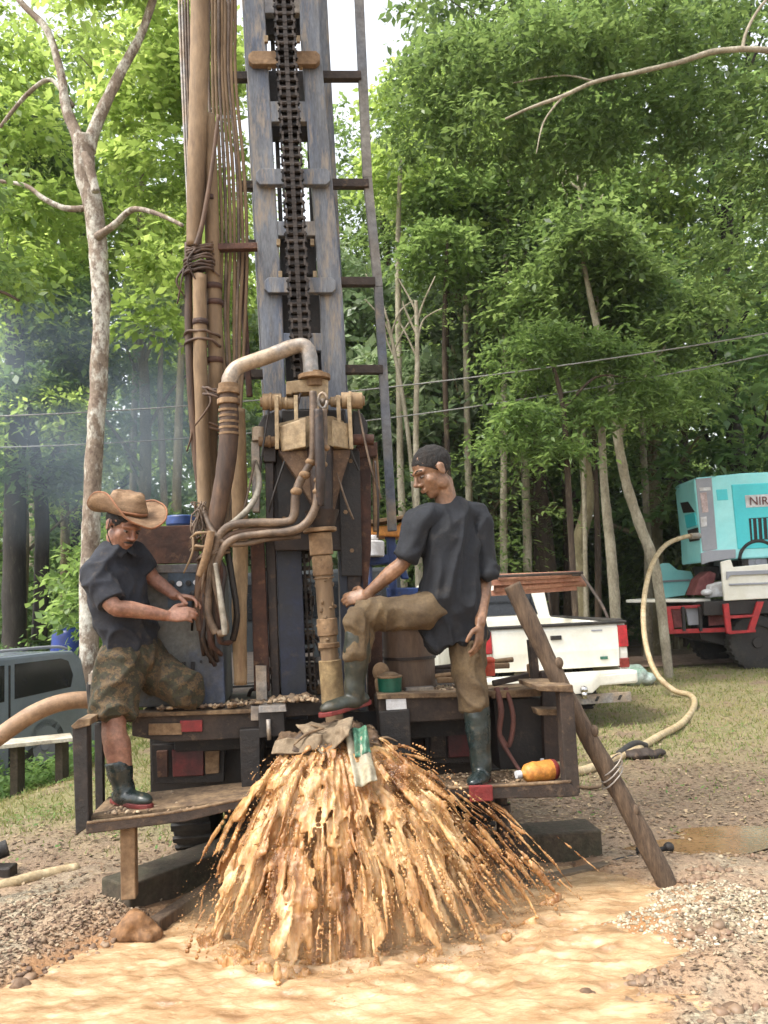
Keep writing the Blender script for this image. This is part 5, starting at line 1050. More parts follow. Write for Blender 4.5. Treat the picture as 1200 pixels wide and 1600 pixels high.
m = MB(); m.tube([G(-90, 1408)+UP*.03, G(0, 1396)+UP*.035, G(60, 1380)+UP*.035, G(122, 1366)+UP*.03], .033, n=12); single(m, 'ground_pipe', M_beigehose, 'beige pipe lying on the ground at lower left', 'pipe', True)
# big suction hose coming in from the left
m = MB(); m.tube([G(-240, 1420)+UP*.05, P(-120, 1260, 4.1), P(-40, 1180, 4.15), P(0, 1150, 4.2), P(50, 1116, 4.25), P(95, 1098, 4.3), P(140, 1094, 4.35), P(190, 1105, 4.4)], .044, n=16, sub=7); single(m, 'suction_hose', mat('tan_suction_hose', srgb(168, 136, 104), srgb(146, 114, 84), srgb(104, 78, 56), scale=5, rough=.6), 'thick tan hose arching in from the left edge behind the man in the hat', 'hose', True)
bt = thing('dark_pump', 'small black pump housing where the thick tan hose ends behind the man in the hat', 'pump', W(150, 1125, .42))
m = MB(); m.Q([(132, 1066), (160, 1060), (162, 1128), (138, 1130)], .42, .15); m.build('pump_body', M_rub, bt, bevel=.02); m = MB(); q = W(148, 1062, .42); m.cyl(q-UP*.02, q+UP*.03, .03, 14); m.ell(q+UP*.035, .02, .02, .014); m.build('pump_cap', M_galv, bt, 2)
# air hose from the compressor over to the rig
def gp(a, b, z=.03): p = G(a, b, 0); return Vector((p.x, p.y, hz(p.x, p.y)+z))
g0 = gp(1086, 1092)
pts = [P(1092, 837, 13.6), P(1070, 839, 13.4), P(1040, 852, 13), P(1018, 885, 12.4), P(1006, 940, 11.8), P(1008, 1000, 11.3), P(1024, 1050, 10.9), P(1052, 1078, 10.7)]
e0 = pts[-1]; g0 = gp(1080, 1094)
pts += [g0, gp(1085, 1108), gp(1066, 1134), gp(1030, 1158), gp(1000, 1178), gp(975, 1190), gp(940, 1202), gp(905, 1214), gp(850, 1224), gp(800, 1228)]
ah = thing('air_hose', 'long beige air hose curving from the teal compressor down across the litter to the rig', 'hose', gp(1085, 1108, 0))
m = MB(); m.tube(pts, [.036]*8+[.034]*10, n=12, sub=8); m.build('hose_line', M_beigehose, ah, True)
m = MB(); m.cyl(P(1092, 837, 13.6), P(1078, 838, 13.45), .05, 12); m.build('coupling', M_galv, ah, 2)
m = MB(); m.tube([gp(968, 1192, .05), gp(992, 1180, .06), gp(1010, 1176, .04)], .03, n=8); m.build('black_joint', M_rub, ah, True)
m = MB(); p = gp(1000, 1188, .03); m.ell(p, .16, .10, .04); m.ell(p+Vector((.14, .02, 0)), .08, .06, .03); me = remesh(m, .01, 1, lambda p: .03*noise.noise(p*12)); tag(place(me, 'old_rag', M_beam), 'muddy rag on the ground where the air hose is joined', 'rag')
m = MB(); m.tube([gp(830, 1245, .02), gp(880, 1236, .02), gp(930, 1238, .02), gp(960, 1222, .02)], .012, n=7); single(m, 'thin_line', M_edge, 'thin muddy line on the litter below the air hose', 'cord', True)

# ================================================================= VEHICLES
# ---- white pickup, rear towards us
YP = 8.9; pa = math.radians(9); pu = Vector((math.cos(pa), math.sin(pa), 0)); pn = Vector((-math.sin(pa), math.cos(pa), 0))
pc = P(868, 1000, YP); pc.z = hz(pc.x, pc.y)
pk = thing('pickup_truck', 'white pickup with closed tailgate and roof rack parked behind the rig', 'pickup truck', pc)
def pL(u, n_, z): return pc+pu*u+pn*n_+UP*z
def pbx(mb, u0, u1, n0, n1, z0, z1): return mb.prism([pL(u0, n0, z0), pL(u1, n0, z0), pL(u1, n1, z0), pL(u0, n1, z0)], UP*(z1-z0))
HW = .80
prof = [(0.02, .56), (0.0, .75), (0.02, 1.06), (2.2, 1.10), (2.2, 1.10), (4.9, 1.02), (5.05, .8), (5.05, .5), (4.6, .42), (.25, .42)]
m = MB(); 
for sgn in (-1, 1):
    x0, x1 = (-HW, -HW+.09) if sgn < 0 else (HW-.09, HW)
    m.prism([pL(x0, a, z) for a, z in [(0.03, .5), (.0, .75), (.03, 1.07), (2.15, 1.1), (2.15, .45), (1.6, .45), (1.5, .72), (1.3, .84), (1.05, .84), (.85, .72), (.75, .45)]], pu*(x1-x0))
pbx(m, -HW, HW, 2.06, 2.14, .45, 1.1); pbx(m, -HW+.05, HW-.05, .05, 2.1, .62, .68)
body = m.build('bed', M_white, pk, bevel=.012)
m = MB(); m.prism([pL(-HW+.1, a, z) for a, z in [(.0, .62), (-.015, .8), (-.01, 1.03), (.01, 1.07), (.05, 1.07), (.05, .62)]], pu*(2*HW-.2)); tg = m.build('tailgate', M_white, pk, bevel=.008)
m = MB(); m.prism([pL(-.06, -.03, .93), pL(.06, -.03, .93), pL(.06, -.03, .975), pL(-.06, -.03, .975)], pn*.03); m.build('handle', M_dark, tg, bevel=.005)
m = MB(); pbx(m, .48, .56, -.022, -.01, .70, .73); m.build('badge', mat('green_badge', srgb(60, 110, 92)), tg)
m = MB(); pbx(m, .4, .52, -.016, -.008, 1.0, 1.015); m.build('emblem', M_grey, tg)
m = MB(); pbx(m, -.8, .8, -.03, .06, 1.07, 1.10); pbx(m, -.8, -.72, .06, 2.1, 1.085, 1.115); pbx(m, .72, .8, .06, 2.1, 1.085, 1.115); m.build('rail_cap', M_rub, pk, bevel=.01)
for s in (-1, 1):
    x0, x1 = (-HW-.004, -HW+.1) if s < 0 else (HW-.1, HW+.004)
    m = MB(); m.prism([pL(x0, -.03, .82), pL(x1, -.03, .82), pL(x1, -.015, 1.05), pL(x0, -.015, 1.05)], pn*.08); m.build('tail_light', mat('lamp_red', srgb(206, 34, 40), srgb(176, 24, 30), scale=3, rough=.2, bump=0), pk, bevel=.01)
    m = MB(); m.prism([pL(x0, -.02, .60), pL(x1, -.02, .60), pL(x1, -.02, .70), pL(x0, -.02, .70)], pn*.06); m.build('reflector', mat('lamp_darkred', srgb(130, 44, 36), rough=.3, bump=0), pk, bevel=.01)
m = MB(); m.prism([pL(-.84, -.13, .44), pL(-.4, -.16, .43), pL(-.3, -.18, .36), pL(.3, -.18, .36), pL(.4, -.16, .43), pL(.84, -.13, .44), pL(.84, .05, .44), pL(-.84, .05, .44)], UP*.14); m.build('bumper', M_white, pk, bevel=.03)
m = MB(); m.prism([pL(-.6, -.14, .26), pL(.74, -.14, .26), pL(.74, -.14, .36), pL(-.6, -.14, .36)], pn*.03); bb = m.build('tow_plate', M_galv, pk, bevel=.004)
for u in (-.4, -.15, .1, .35, .6):
    m = MB(); m.prism([pL(u-.02, -.146, .285), pL(u+.01, -.146, .285), pL(u+.04, -.146, .335), pL(u+.01, -.146, .335)], pn*.01); m.build('plate_hole', M_rub, bb)
m = MB(); m.cyl(pL(.2, -.2, .33), pL(.2, -.2, .4), .03); m.ell(pL(.2, -.2, .42), .04, .04, .04); m.build('tow_ball', M_chrome, pk, True)
m = MB(); m.prism([pL(-HW, a, z) for a, z in [(2.15, .45), (2.15, 1.08), (2.32, 1.12), (2.5, 1.5), (2.62, 1.58), (3.5, 1.6), (3.95, 1.12), (4.9, 1.0), (5.05, .8), (5.05, .45)]], pu*(2*HW)); m.build('cab', M_white, pk, bevel=.03)
m = MB(); m.prism([pL(-.62, 2.33, 1.14), pL(.62, 2.33, 1.14), pL(.58, 2.485, 1.47), pL(-.58, 2.485, 1.47)], -pn*.02); m.build('rear_window', M_glass, pk)
for s in (-1, 1):
    m = MB(); m.prism([pL(s*(HW+.003), a, z) for a, z in [(2.5, 1.14), (2.62, 1.46), (2.72, 1.51), (3.42, 1.53), (3.78, 1.16)]], pu*(-s*.02)); m.build('side_window', M_glass, pk)
m = MB(); m.prism([pL(-.66, 3.99, 1.1), pL(.66, 3.99, 1.1), pL(.6, 3.56, 1.55), pL(-.6, 3.56, 1.55)], pn*.02); m.build('windscreen', M_glass, pk)
for (u, n_) in ((-.68, 1.18), (.68, 1.18), (-.68, 4.3), (.68, 4.3)): wheel(pk, pL(u, n_, .34), .34, .22, ax=pu, rim=M_grey)
rk = MB()
for s in (-1, 1):
    rk.tube([pL(s*.76, .35, 1.1), pL(s*.74, .15+.35, 1.3), pL(s*.70, .9, 1.62)], .018, n=8); rk.tube([pL(s*.7, .9, 1.62), pL(s*.7, 3.4, 1.68)], .018, n=8, sub=1); rk.tube([pL(s*.7, 3.4, 1.68), pL(s*.7, 3.4, 1.58)], .018, n=8, sub=1); rk.tube([pL(s*.74, 2.1, 1.1), pL(s*.70, 2.1, 1.65)], .018, n=8, sub=1)
for n_ in (.9, 2.1, 3.4): rk.tube([pL(-.72, n_, 1.64), pL(.72, n_, 1.64)], .018, n=8, sub=1)
rk.build('roof_rack', M_beam, pk, True)
tm = [(785, 902, 905, 897), (772, 911, 908, 903), (778, 920, 912, 909), (774, 927, 900, 918), (790, 908, 915, 912)]
for i, (x0, y0, x1, y1) in enumerate(tm):
    a = P(x0-6, y0, YP+1.2+.06*i); b = P(x1, y1, YP+1.3+.06*i); m = MB(); m.bar(a, b, .07, .07) if i % 2 else m.cyl(a, b, .04, 12)
    tag(m.build('timber_post', mat('pink_brown_timber', srgb(186, 136, 110), srgb(160, 110, 88), srgb(116, 76, 60), scale=5, rough=.8), None, not i % 2, bevel=.006 if i % 2 else 0), 'reddish timber post in the bundle across the rack of the white pickup', 'timber', 'reddish timbers lying across the pickup rack')
# ---- dark SUV at left
ra = P(137, 1012, 10.3); rb_ = P(0, 1037, 9.0); e = Vector((rb_.x-ra.x, rb_.y-ra.y, 0)).normalized(); away = Vector((-e.y, e.x, 0)); away = away if away.y > 0 else -away
zr = ra.z; sb = Vector((ra.x, ra.y, 0)); g_ = hz(*(sb+e*2).xy)
sv = thing('parked_suv', 'slate grey car with dark windows parked at the left edge behind the tan hose', 'car', Vector((sb.x+e.x*2, sb.y+e.y*2, g_)))
def sL(s, z, o=0.): return sb+e*s+away*o+UP*(zr+z)
H0 = g_-zr
m = MB(); m.prism([sL(s, z) for s, z in [(-.35, -.62), (.0, -.5), (.1, -.12), (.25, -.015), (.6, 0), (2.6, 0), (3.0, -.06), (3.6, -.48), (4.7, -.62), (4.85, -.9), (4.85, -1.35), (4.45, -1.35), (4.3, -1.1), (4.0, -1.0), (3.7, -1.1), (3.55, -1.35), (1.15, -1.35), (1.0, -1.1), (.7, -1.0), (.4, -1.1), (.25, -1.35), (-.4, -1.35), (-.42, -.9)]], away*1.7)
m.build('body', M_suv, sv, bevel=.04)
for poly in ([(.30, -.44), (.26, -.30), (.34, -.13), (.46, -.09), (1.18, -.09), (1.18, -.47)], [(1.32, -.09), (2.35, -.10), (2.35, -.49), (1.32, -.48)], [(2.42, -.10), (2.85, -.14), (3.3, -.48), (2.42, -.50)]):
    m = MB(); m.prism([sL(s, z, -.004) for s, z in poly], away*.03); f = m.build('window', M_glass, sv, bevel=.006)
m = MB(); m.prism([sL(-.0, -.14, .2), sL(-.0, -.14, 1.5), sL(-.16, -.5, 1.55), sL(-.16, -.5, .15)], -e*.0+UP*.0+(-e)*.02); m.build('rear_glass', M_glass, sv)
for s, z in ((.42, -.62), (1.55, -.66)):
    m = MB(); m.tube([sL(s-.09, z, -.01), sL(s-.06, z, -.035), sL(s+.06, z, -.035), sL(s+.09, z, -.01)], .014, n=8); m.build('door_handle', M_chrome, sv, True)
m = MB(); m.tube([sL(.25, .005, .1), sL(.6, .05, .1), sL(2.3, .05, .1), sL(2.7, .0, .1)], .018, n=8); m.tube([sL(.25, .005, 1.55), sL(.6, .05, 1.55), sL(2.3, .05, 1.55), sL(2.7, .0, 1.55)], .018, n=8); m.build('roof_rail', M_grey, sv, True)
m = MB(); m.prism([sL(s, z, -.006) for s, z in [(1.24, -.1), (1.265, -.1), (1.265, -1.3), (1.24, -1.3)]], away*.01); m.build('door_gap', M_rub, sv)
for s in (.7, 4.0):
    for o_ in (.1, 1.55): wheel(sv, sL(s, H0+.34, o_), .34, .2, ax=away, rim=M_grey)
# low white-topped bench in front of it
bc = P(20, 1165, 7.6); bc.z = hz(bc.x, bc.y)
bn = thing('low_bench', 'low bench with whitish top at the left edge in front of the grey car', 'bench', bc)
a = P(-120, 1176, 7.4); b = P(112, 1150, 7.9); zt_ = P(40, 1160, 7.7).z
m = MB(); m.bar(Vector((a.x, a.y, zt_)), Vector((b.x, b.y, zt_)), .34, .035, side=Vector((-.1, 1, 0))); m.build('bench_top', mat('pale_board', srgb(206, 200, 184), srgb(180, 172, 152), scale=3, rough=.8), bn, bevel=.004)
for t in (.1, .4, .62, .93):
    p = a.lerp(b, t); zz = hz(p.x, p.y); m = MB(); m.box((p.x, p.y, (zz+zt_-.02)/2), .07, .16, zt_-.02-zz); m.build('leg', M_mossy, bn, bevel=.006)
brl = thing('blue_barrel', 'bright blue plastic barrel behind the rear of the grey car', 'barrel', Vector((P(112, 1000, 12.5).x, 12.5, hz(P(112, 1000, 12.5).x, 12.5))))
c = brl.location.copy(); zt2 = P(112, 982, 12.5).z
m = MB(); m.tube([c, c+UP*.1, Vector((c.x, c.y, zt2-.3)), Vector((c.x, c.y, zt2-.05)), Vector((c.x, c.y, zt2))], [.24, .29, .29, .27, .2], n=24, sub=3, ends=True); m.build('barrel_body', M_blue, brl, True)
m = MB(); m.cyl(Vector((c.x, c.y, zt2-.32)), Vector((c.x, c.y, zt2-.29)), .305, 24); m.build('barrel_rib', M_blue, brl, 2)
m = MB(); m.cyl(Vector((c.x, c.y, zt2+.02)), Vector((c.x, c.y, zt2+.06)), .05, 14); m.build('bung', M_blue, brl, 2)
# ---- flatbed truck and compressor at right
YT = 13.6
def QP(mb, poly, Yd, dep): return mb.prism([P(a, b, Yd) for a, b in poly], Vector((0, dep, 0)))
gt = P(1150, 1040, YT); gzt = hz(gt.x+1, YT)
ft = thing('flatbed_truck', 'flatbed truck with white drop sides and red rear underframe carrying the teal compressor', 'truck', Vector((gt.x+1, YT, gzt)))
m = MB(); QP(m, [(1100, 940), (1560, 924), (1560, 946), (1100, 962)], YT+.05, 2.1); m.build('bed_floor', M_dark, ft, bevel=.01)
m = MB(); QP(m, [(1127, 878), (1142, 874), (1146, 886), (1200, 881), (1330, 876), (1330, 928), (1132, 939)], YT, .06); dsd = m.build('drop_side', M_white, ft, bevel=.012)
m = MB(); QP(m, [(1136, 893), (1325, 886), (1325, 892), (1142, 899), (1136, 906)], YT-.04, .05); QP(m, [(1140, 912), (1325, 905), (1325, 908), (1140, 915)], YT-.03, .04); m.build('pressed_rib', M_grey, dsd, bevel=.004)
m = MB(); QP(m, [(1332, 876), (1556, 868), (1556, 918), (1332, 928)], YT, .06); m.build('drop_side', M_white, ft, bevel=.012)
m = MB(); QP(m, [(1028, 884), (1036, 880), (1046, 880), (1058, 890), (1080, 893), (1084, 902), (1078, 912), (1070, 930), (1030, 936)], YT+1.9, .06); dd = m.build('drop_side', M_teallt, ft, bevel=.01)
m = MB(); QP(m, [(1036, 907), (1078, 905), (1078, 908), (1036, 910)], YT+1.86, .04); m.build('pressed_rib', M_grey, dd)
m = MB(); p = [P(978, 937, YT+.4), P(1110, 936, YT+.4), P(1110, 934, YT+1.9), P(1000, 935, YT+1.9)]; m.prism(p, -UP*.05); m.build('lowered_tailboard', M_white, ft, bevel=.008)
m = MB(); QP(m, [(1040, 948), (1048, 948), (1054, 986), (1044, 987)], YT+.2, .06); QP(m, [(1044, 984), (1200, 978), (1420, 970), (1420, 977), (1200, 985), (1044, 991)], YT+.2, .06); QP(m, [(1040, 948), (1130, 943), (1130, 948), (1040, 953)], YT+.22, .06); m.build('underrun_frame', M_redpaint, ft, bevel=.008)
for x0 in (1066, 1092): 
    m = MB(); QP(m, [(x0, 948), (x0+4, 948), (x0+6, 986), (x0+2, 986)], YT+.15, .05); m.build('stanchion', M_dark, ft)
for poly in ([(1050, 953), (1064, 952), (1066, 980), (1054, 981)], [(1106, 952), (1130, 950), (1132, 976), (1108, 978)]):
    m = MB(); QP(m, poly, YT+.3, .03); m.build('lamp_panel', mat('faded_red_panel', srgb(150, 90, 88), srgb(120, 60, 60), scale=4), ft, bevel=.005)
m = MB(); QP(m, [(1072, 950), (1096, 949), (1098, 976), (1076, 977)], YT+.3, .05); m.build('number_plate_board', M_grey, ft, bevel=.005)
m = MB(); QP(m, [(1130, 944), (1139, 943), (1144, 988), (1136, 990)], YT-.06, .06); QP(m, [(1184, 940), (1194, 940), (1178, 988), (1168, 988)], YT-.06, .06)
for y in (962, 986): QP(m, [(1138, y), (1182, y-2), (1181, y+2), (1139, y+5)], YT-.055, .05)
m.build('red_ladder', M_redpaint, ft, bevel=.006)
m = MB(); QP(m, [(1092, 988), (1560, 972), (1560, 1000), (1130, 1008), (1096, 1000)], YT+.4, 1.3); m.build('chassis', M_dark, ft, bevel=.01)
for dx in (.0, 1.0, 4.3): 
    for o_ in (.25, 1.9): wheel(ft, Vector((P(1190, 1000, YT).x+dx, YT+o_, gzt+.44)), .46, .26, ax=Vector((0, 1, 0)))
m = MB(); x0 = P(1560, 900, YT).x; z0 = gzt
m.prism([Vector((x0+.05, YT, z0+.7)), Vector((x0+.05, YT, z0+2.5)), Vector((x0+1.1, YT, z0+2.5)), Vector((x0+1.7, YT, z0+1.6)), Vector((x0+1.75, YT, z0+.5)), Vector((x0+.05, YT, z0+.5))], Vector((0, 2.1, 0))); m.build('cab', M_white, ft, bevel=.05)
m = MB(); m.prism([Vector((x0+.35, YT-.005, z0+1.65)), Vector((x0+.35, YT-.005, z0+2.3)), Vector((x0+1.0, YT-.005, z0+2.3)), Vector((x0+1.45, YT-.005, z0+1.65))], Vector((0, .02, 0))); m.build('cab_window', M_glass, ft)
# load: red machine part on the bed
rm = thing('red_machine', 'small dark red machine with pale parts on the open rear of the flatbed', 'machine', P(1098, 934, YT+.6))
m = MB(); QP(m, [(1084, 930), (1092, 905), (1108, 892), (1120, 896), (1112, 930)], YT+.6, .4); m.build('red_casting', mat('faded_red_panel', (0, 0, 0)), rm, bevel=.02)
m = MB(); QP(m, [(1098, 884), (1124, 884), (1126, 906), (1104, 908)], YT+.9, .5); m.build('dark_block', M_rub, rm, bevel=.02); m = MB(); QP(m, [(1110, 914), (1130, 908), (1132, 932), (1108, 934)], YT+.3, .2); m.ell(P(1104, 926, YT+.3), .09, .1, .06); m.build('pale_can', M_paper, rm, bevel=.02)
# compressor
cm = thing('air_compressor', 'teal canopy air compressor with grey control panel standing on the flatbed at the right edge', 'air compressor', P(1150, 885, YT+.4)); YC = YT+.35
m = MB(); QP(m, [(1084, 750), (1090, 746), (1160, 739), (1420, 728), (1420, 862), (1108, 876), (1096, 880), (1094, 840)], YC, .95); cbd = m.build('canopy', M_teallt, cm, bevel=.03)
m = MB(); QP(m, [(1143, 757), (1420, 744), (1420, 848), (1153, 858)], YC-.015, .03); m.build('side_door', M_teal, cm, bevel=.012)
m = MB(); QP(m, [(1087, 748), (1112, 746), (1121, 858), (1098, 862)], YC-.012, .03); cp = m.build('control_panel', M_grey, cm, bevel=.006)
for poly, mm in (([(1093, 762), (1110, 761), (1111, 766), (1094, 767)], M_paper), ([(1094, 770), (1104, 769), (1107, 800), (1098, 801)], mat('pinkish_label', srgb(206, 186, 186))), ([(1095, 808), (1104, 807), (1105, 822), (1096, 823)], M_paper), ([(1097, 811), (1101, 811), (1101, 816), (1097, 816)], M_dark)):
    m = MB(); QP(m, poly, YC-.022, .012); m.build('label_plate', mm, cp)
m = MB(); QP(m, [(1119, 765), (1136, 764), (1138, 781), (1121, 782)], YC-.006, .01); m.build('upper_hatch', M_teal, cm, bevel=.004)
for poly, mm in (([(1064, 778), (1078, 780), (1088, 799), (1068, 796)], M_dark), ([(1070, 800), (1089, 800), (1090, 820), (1072, 822)], M_teal), ([(1073, 825), (1091, 824), (1092, 844), (1075, 844)], M_dark)):
    m = MB(); m.prism([P(1085+(y-750)*.085, y, YC)+Vector((-.012, (1092-x)*.026, 0)) for x, y in poly], Vector((.02, 0, 0))); m.build('end_opening', mm, cm, bevel=.004)
m = MB(); QP(m, [(1096, 864), (1108, 860), (1150, 858), (1150, 872), (1110, 878), (1097, 882)], YC-.02, .05); m.build('skirt', M_grey, cm, bevel=.01)
sg = MB(); QP(sg, [(1164, 774), (1262, 769), (1263, 788), (1166, 793)], YC-.022, .01); sg = sg.build('sign_plate', M_paper, cm)
gr = MB(); QP(gr, [(1170, 810), (1230, 806), (1232, 840), (1173, 845)], YC-.02, .006); gr = gr.build('vent_grille', M_dark, cm)
for i in range(7):
    m = MB(); x = 1174+i*8; QP(m, [(x, 811-i*.5), (x+2.2, 811-i*.5), (x+4.2, 843-i*.6), (x+2, 843-i*.6)], YC-.03, .012); m.build('slat', M_teal, gr)
def txt(body, loc, size, rot, mat_, parent, name='lettering'):
    c = bpy.data.curves.new('t', 'FONT'); c.body = body; c.size = size; c.extrude = .002; t = bpy.data.objects.new('t', c); COL.objects.link(t); bpy.context.view_layer.update()
    me = bpy.data.meshes.new_from_object(t.evaluated_get(bpy.context.evaluated_depsgraph_get())); bpy.data.objects.remove(t)
    me.transform(Matrix.Translation(loc-top(parent).location) @ rot); me.materials.clear(); return finish(me, name, mat_, parent, Vector())
txt('NIRC.', P(1171, 789, YC-.036), .20, Matrix.Rotation(math.radians(1.2), 4, 'Y') @ Matrix.Rotation(math.pi/2, 4, 'X'), mat('red_ink', srgb(120, 70, 70), bump=0), sg)
wc = P(1186, 876, YC); wheel(cm, Vector((wc.x, YC+.12, wc.z-.02)), .27, .18, ax=Vector((0, 1, 0)), rim=M_grey); wheel(cm, Vector((wc.x, YC+1.6, wc.z-.02)), .27, .18, ax=Vector((0, 1, 0)), rim=M_grey)
m = MB(); t = [wc+Vector((math.cos(a)*.33, -.01, math.sin(a)*.33)) for a in np.linspace(.1, 3.04, 10)]; m.tube(t, .03, n=8, sub=2); m.build('mudguard', M_rub, cm, True)
# pale bag far right of the pickup
m = MB(); c = P(982, 993, 12.2); c.z = hz(c.x, 12.2); m.ell(c+UP*.14, .24, .2, .16); m.ell(c+Vector((.2, 0, .08)), .15, .15, .1); me = remesh(m, .02, 1, lambda p: .03*noise.noise(p*7)); tag(place(me, 'plastic_bag', mat('pale_green_bag', srgb(160, 200, 180), srgb(200, 210, 204), scale=3)), 'pale green bundle on the ground just right of the pickup tail light', 'bag')
# ---- smoke drifting through the trees at left
def smoke(name, px, py, Y, sx, sy, sz, dens, label):
    m = MB(); c = P(px, py, Y); m.ell(c, sx, sy, sz, nu=20, nv=12); o = m.build(name, None, None, True)
    mt = bpy.data.materials.new('smoke_volume'); mt.use_nodes = True; n = mt.node_tree.nodes; l = mt.node_tree.links; n.remove(n['Principled BSDF'])
    v = n.new('ShaderNodeVolumePrincipled'); v.inputs['Color'].default_value = (.68, .82, .96, 1); v.inputs['Anisotropy'].default_value = .1
    v.inputs['Density'].default_value = dens
    tc = n.new('ShaderNodeTexCoord'); nz = n.new('ShaderNodeTexNoise'); nz.inputs['Scale'].default_value = .5; nz.inputs['Detail'].default_value = 2; l.new(tc.outputs['Object'], nz.inputs['Vector'])
    gd = n.new('ShaderNodeTexGradient'); gd.gradient_type = 'SPHERICAL'; mp = n.new('ShaderNodeMapping'); mp.inputs['Location'].default_value = (0, 0, -1.0); mp.inputs['Scale'].default_value = (1/sx, 1/sy, 1/sz); l.new(tc.outputs['Object'], mp.inputs[0]); l.new(mp.outputs[0], gd.inputs[0])
    mr = n.new('ShaderNodeMapRange'); mr.inputs['From Min'].default_value = .35; mr.inputs['From Max'].default_value = .7; l.new(nz.outputs[0], mr.inputs['Value'])
    mu = n.new('ShaderNodeMath'); mu.operation = 'MULTIPLY'; l.new(mr.outputs[0], mu.inputs[0]); l.new(gd.outputs[0], mu.inputs[1]); m3 = n.new('ShaderNodeMath'); m3.operation = 'MULTIPLY'; l.new(mu.outputs[0], m3.inputs[0]); m3.inputs[1].default_value = dens
    l.new(m3.outputs[0], v.inputs['Density']); l.new(v.outputs[0], n['Material Output'].inputs['Volume']); o.data.materials.append(mt)
    return tag(o, label, 'smoke', kind='stuff')
smoke('smoke', 130, 650, 13, 3.6, 2.2, 2.3, .6, 'blue smoke drifting between the trees at left')
# thin even haze volume, added over the clearing to lift its dark tones
m = MB(); m.box((0, 32, 9), 130, 86, 20.5); hz_ = m.build('haze', None)
mt = bpy.data.materials.new('lifting_haze'); mt.use_nodes = True; n_ = mt.node_tree.nodes; n_.remove(n_['Principled BSDF'])
v = n_.new('ShaderNodeVolumePrincipled'); v.inputs['Color'].default_value = (.93, .97, 1, 1); v.inputs['Density'].default_value = .0004; mt.node_tree.links.new(v.outputs[0], n_['Material Output'].inputs['Volume'])
hz_.data.materials.append(mt); hz_['kind'] = 'stuff'
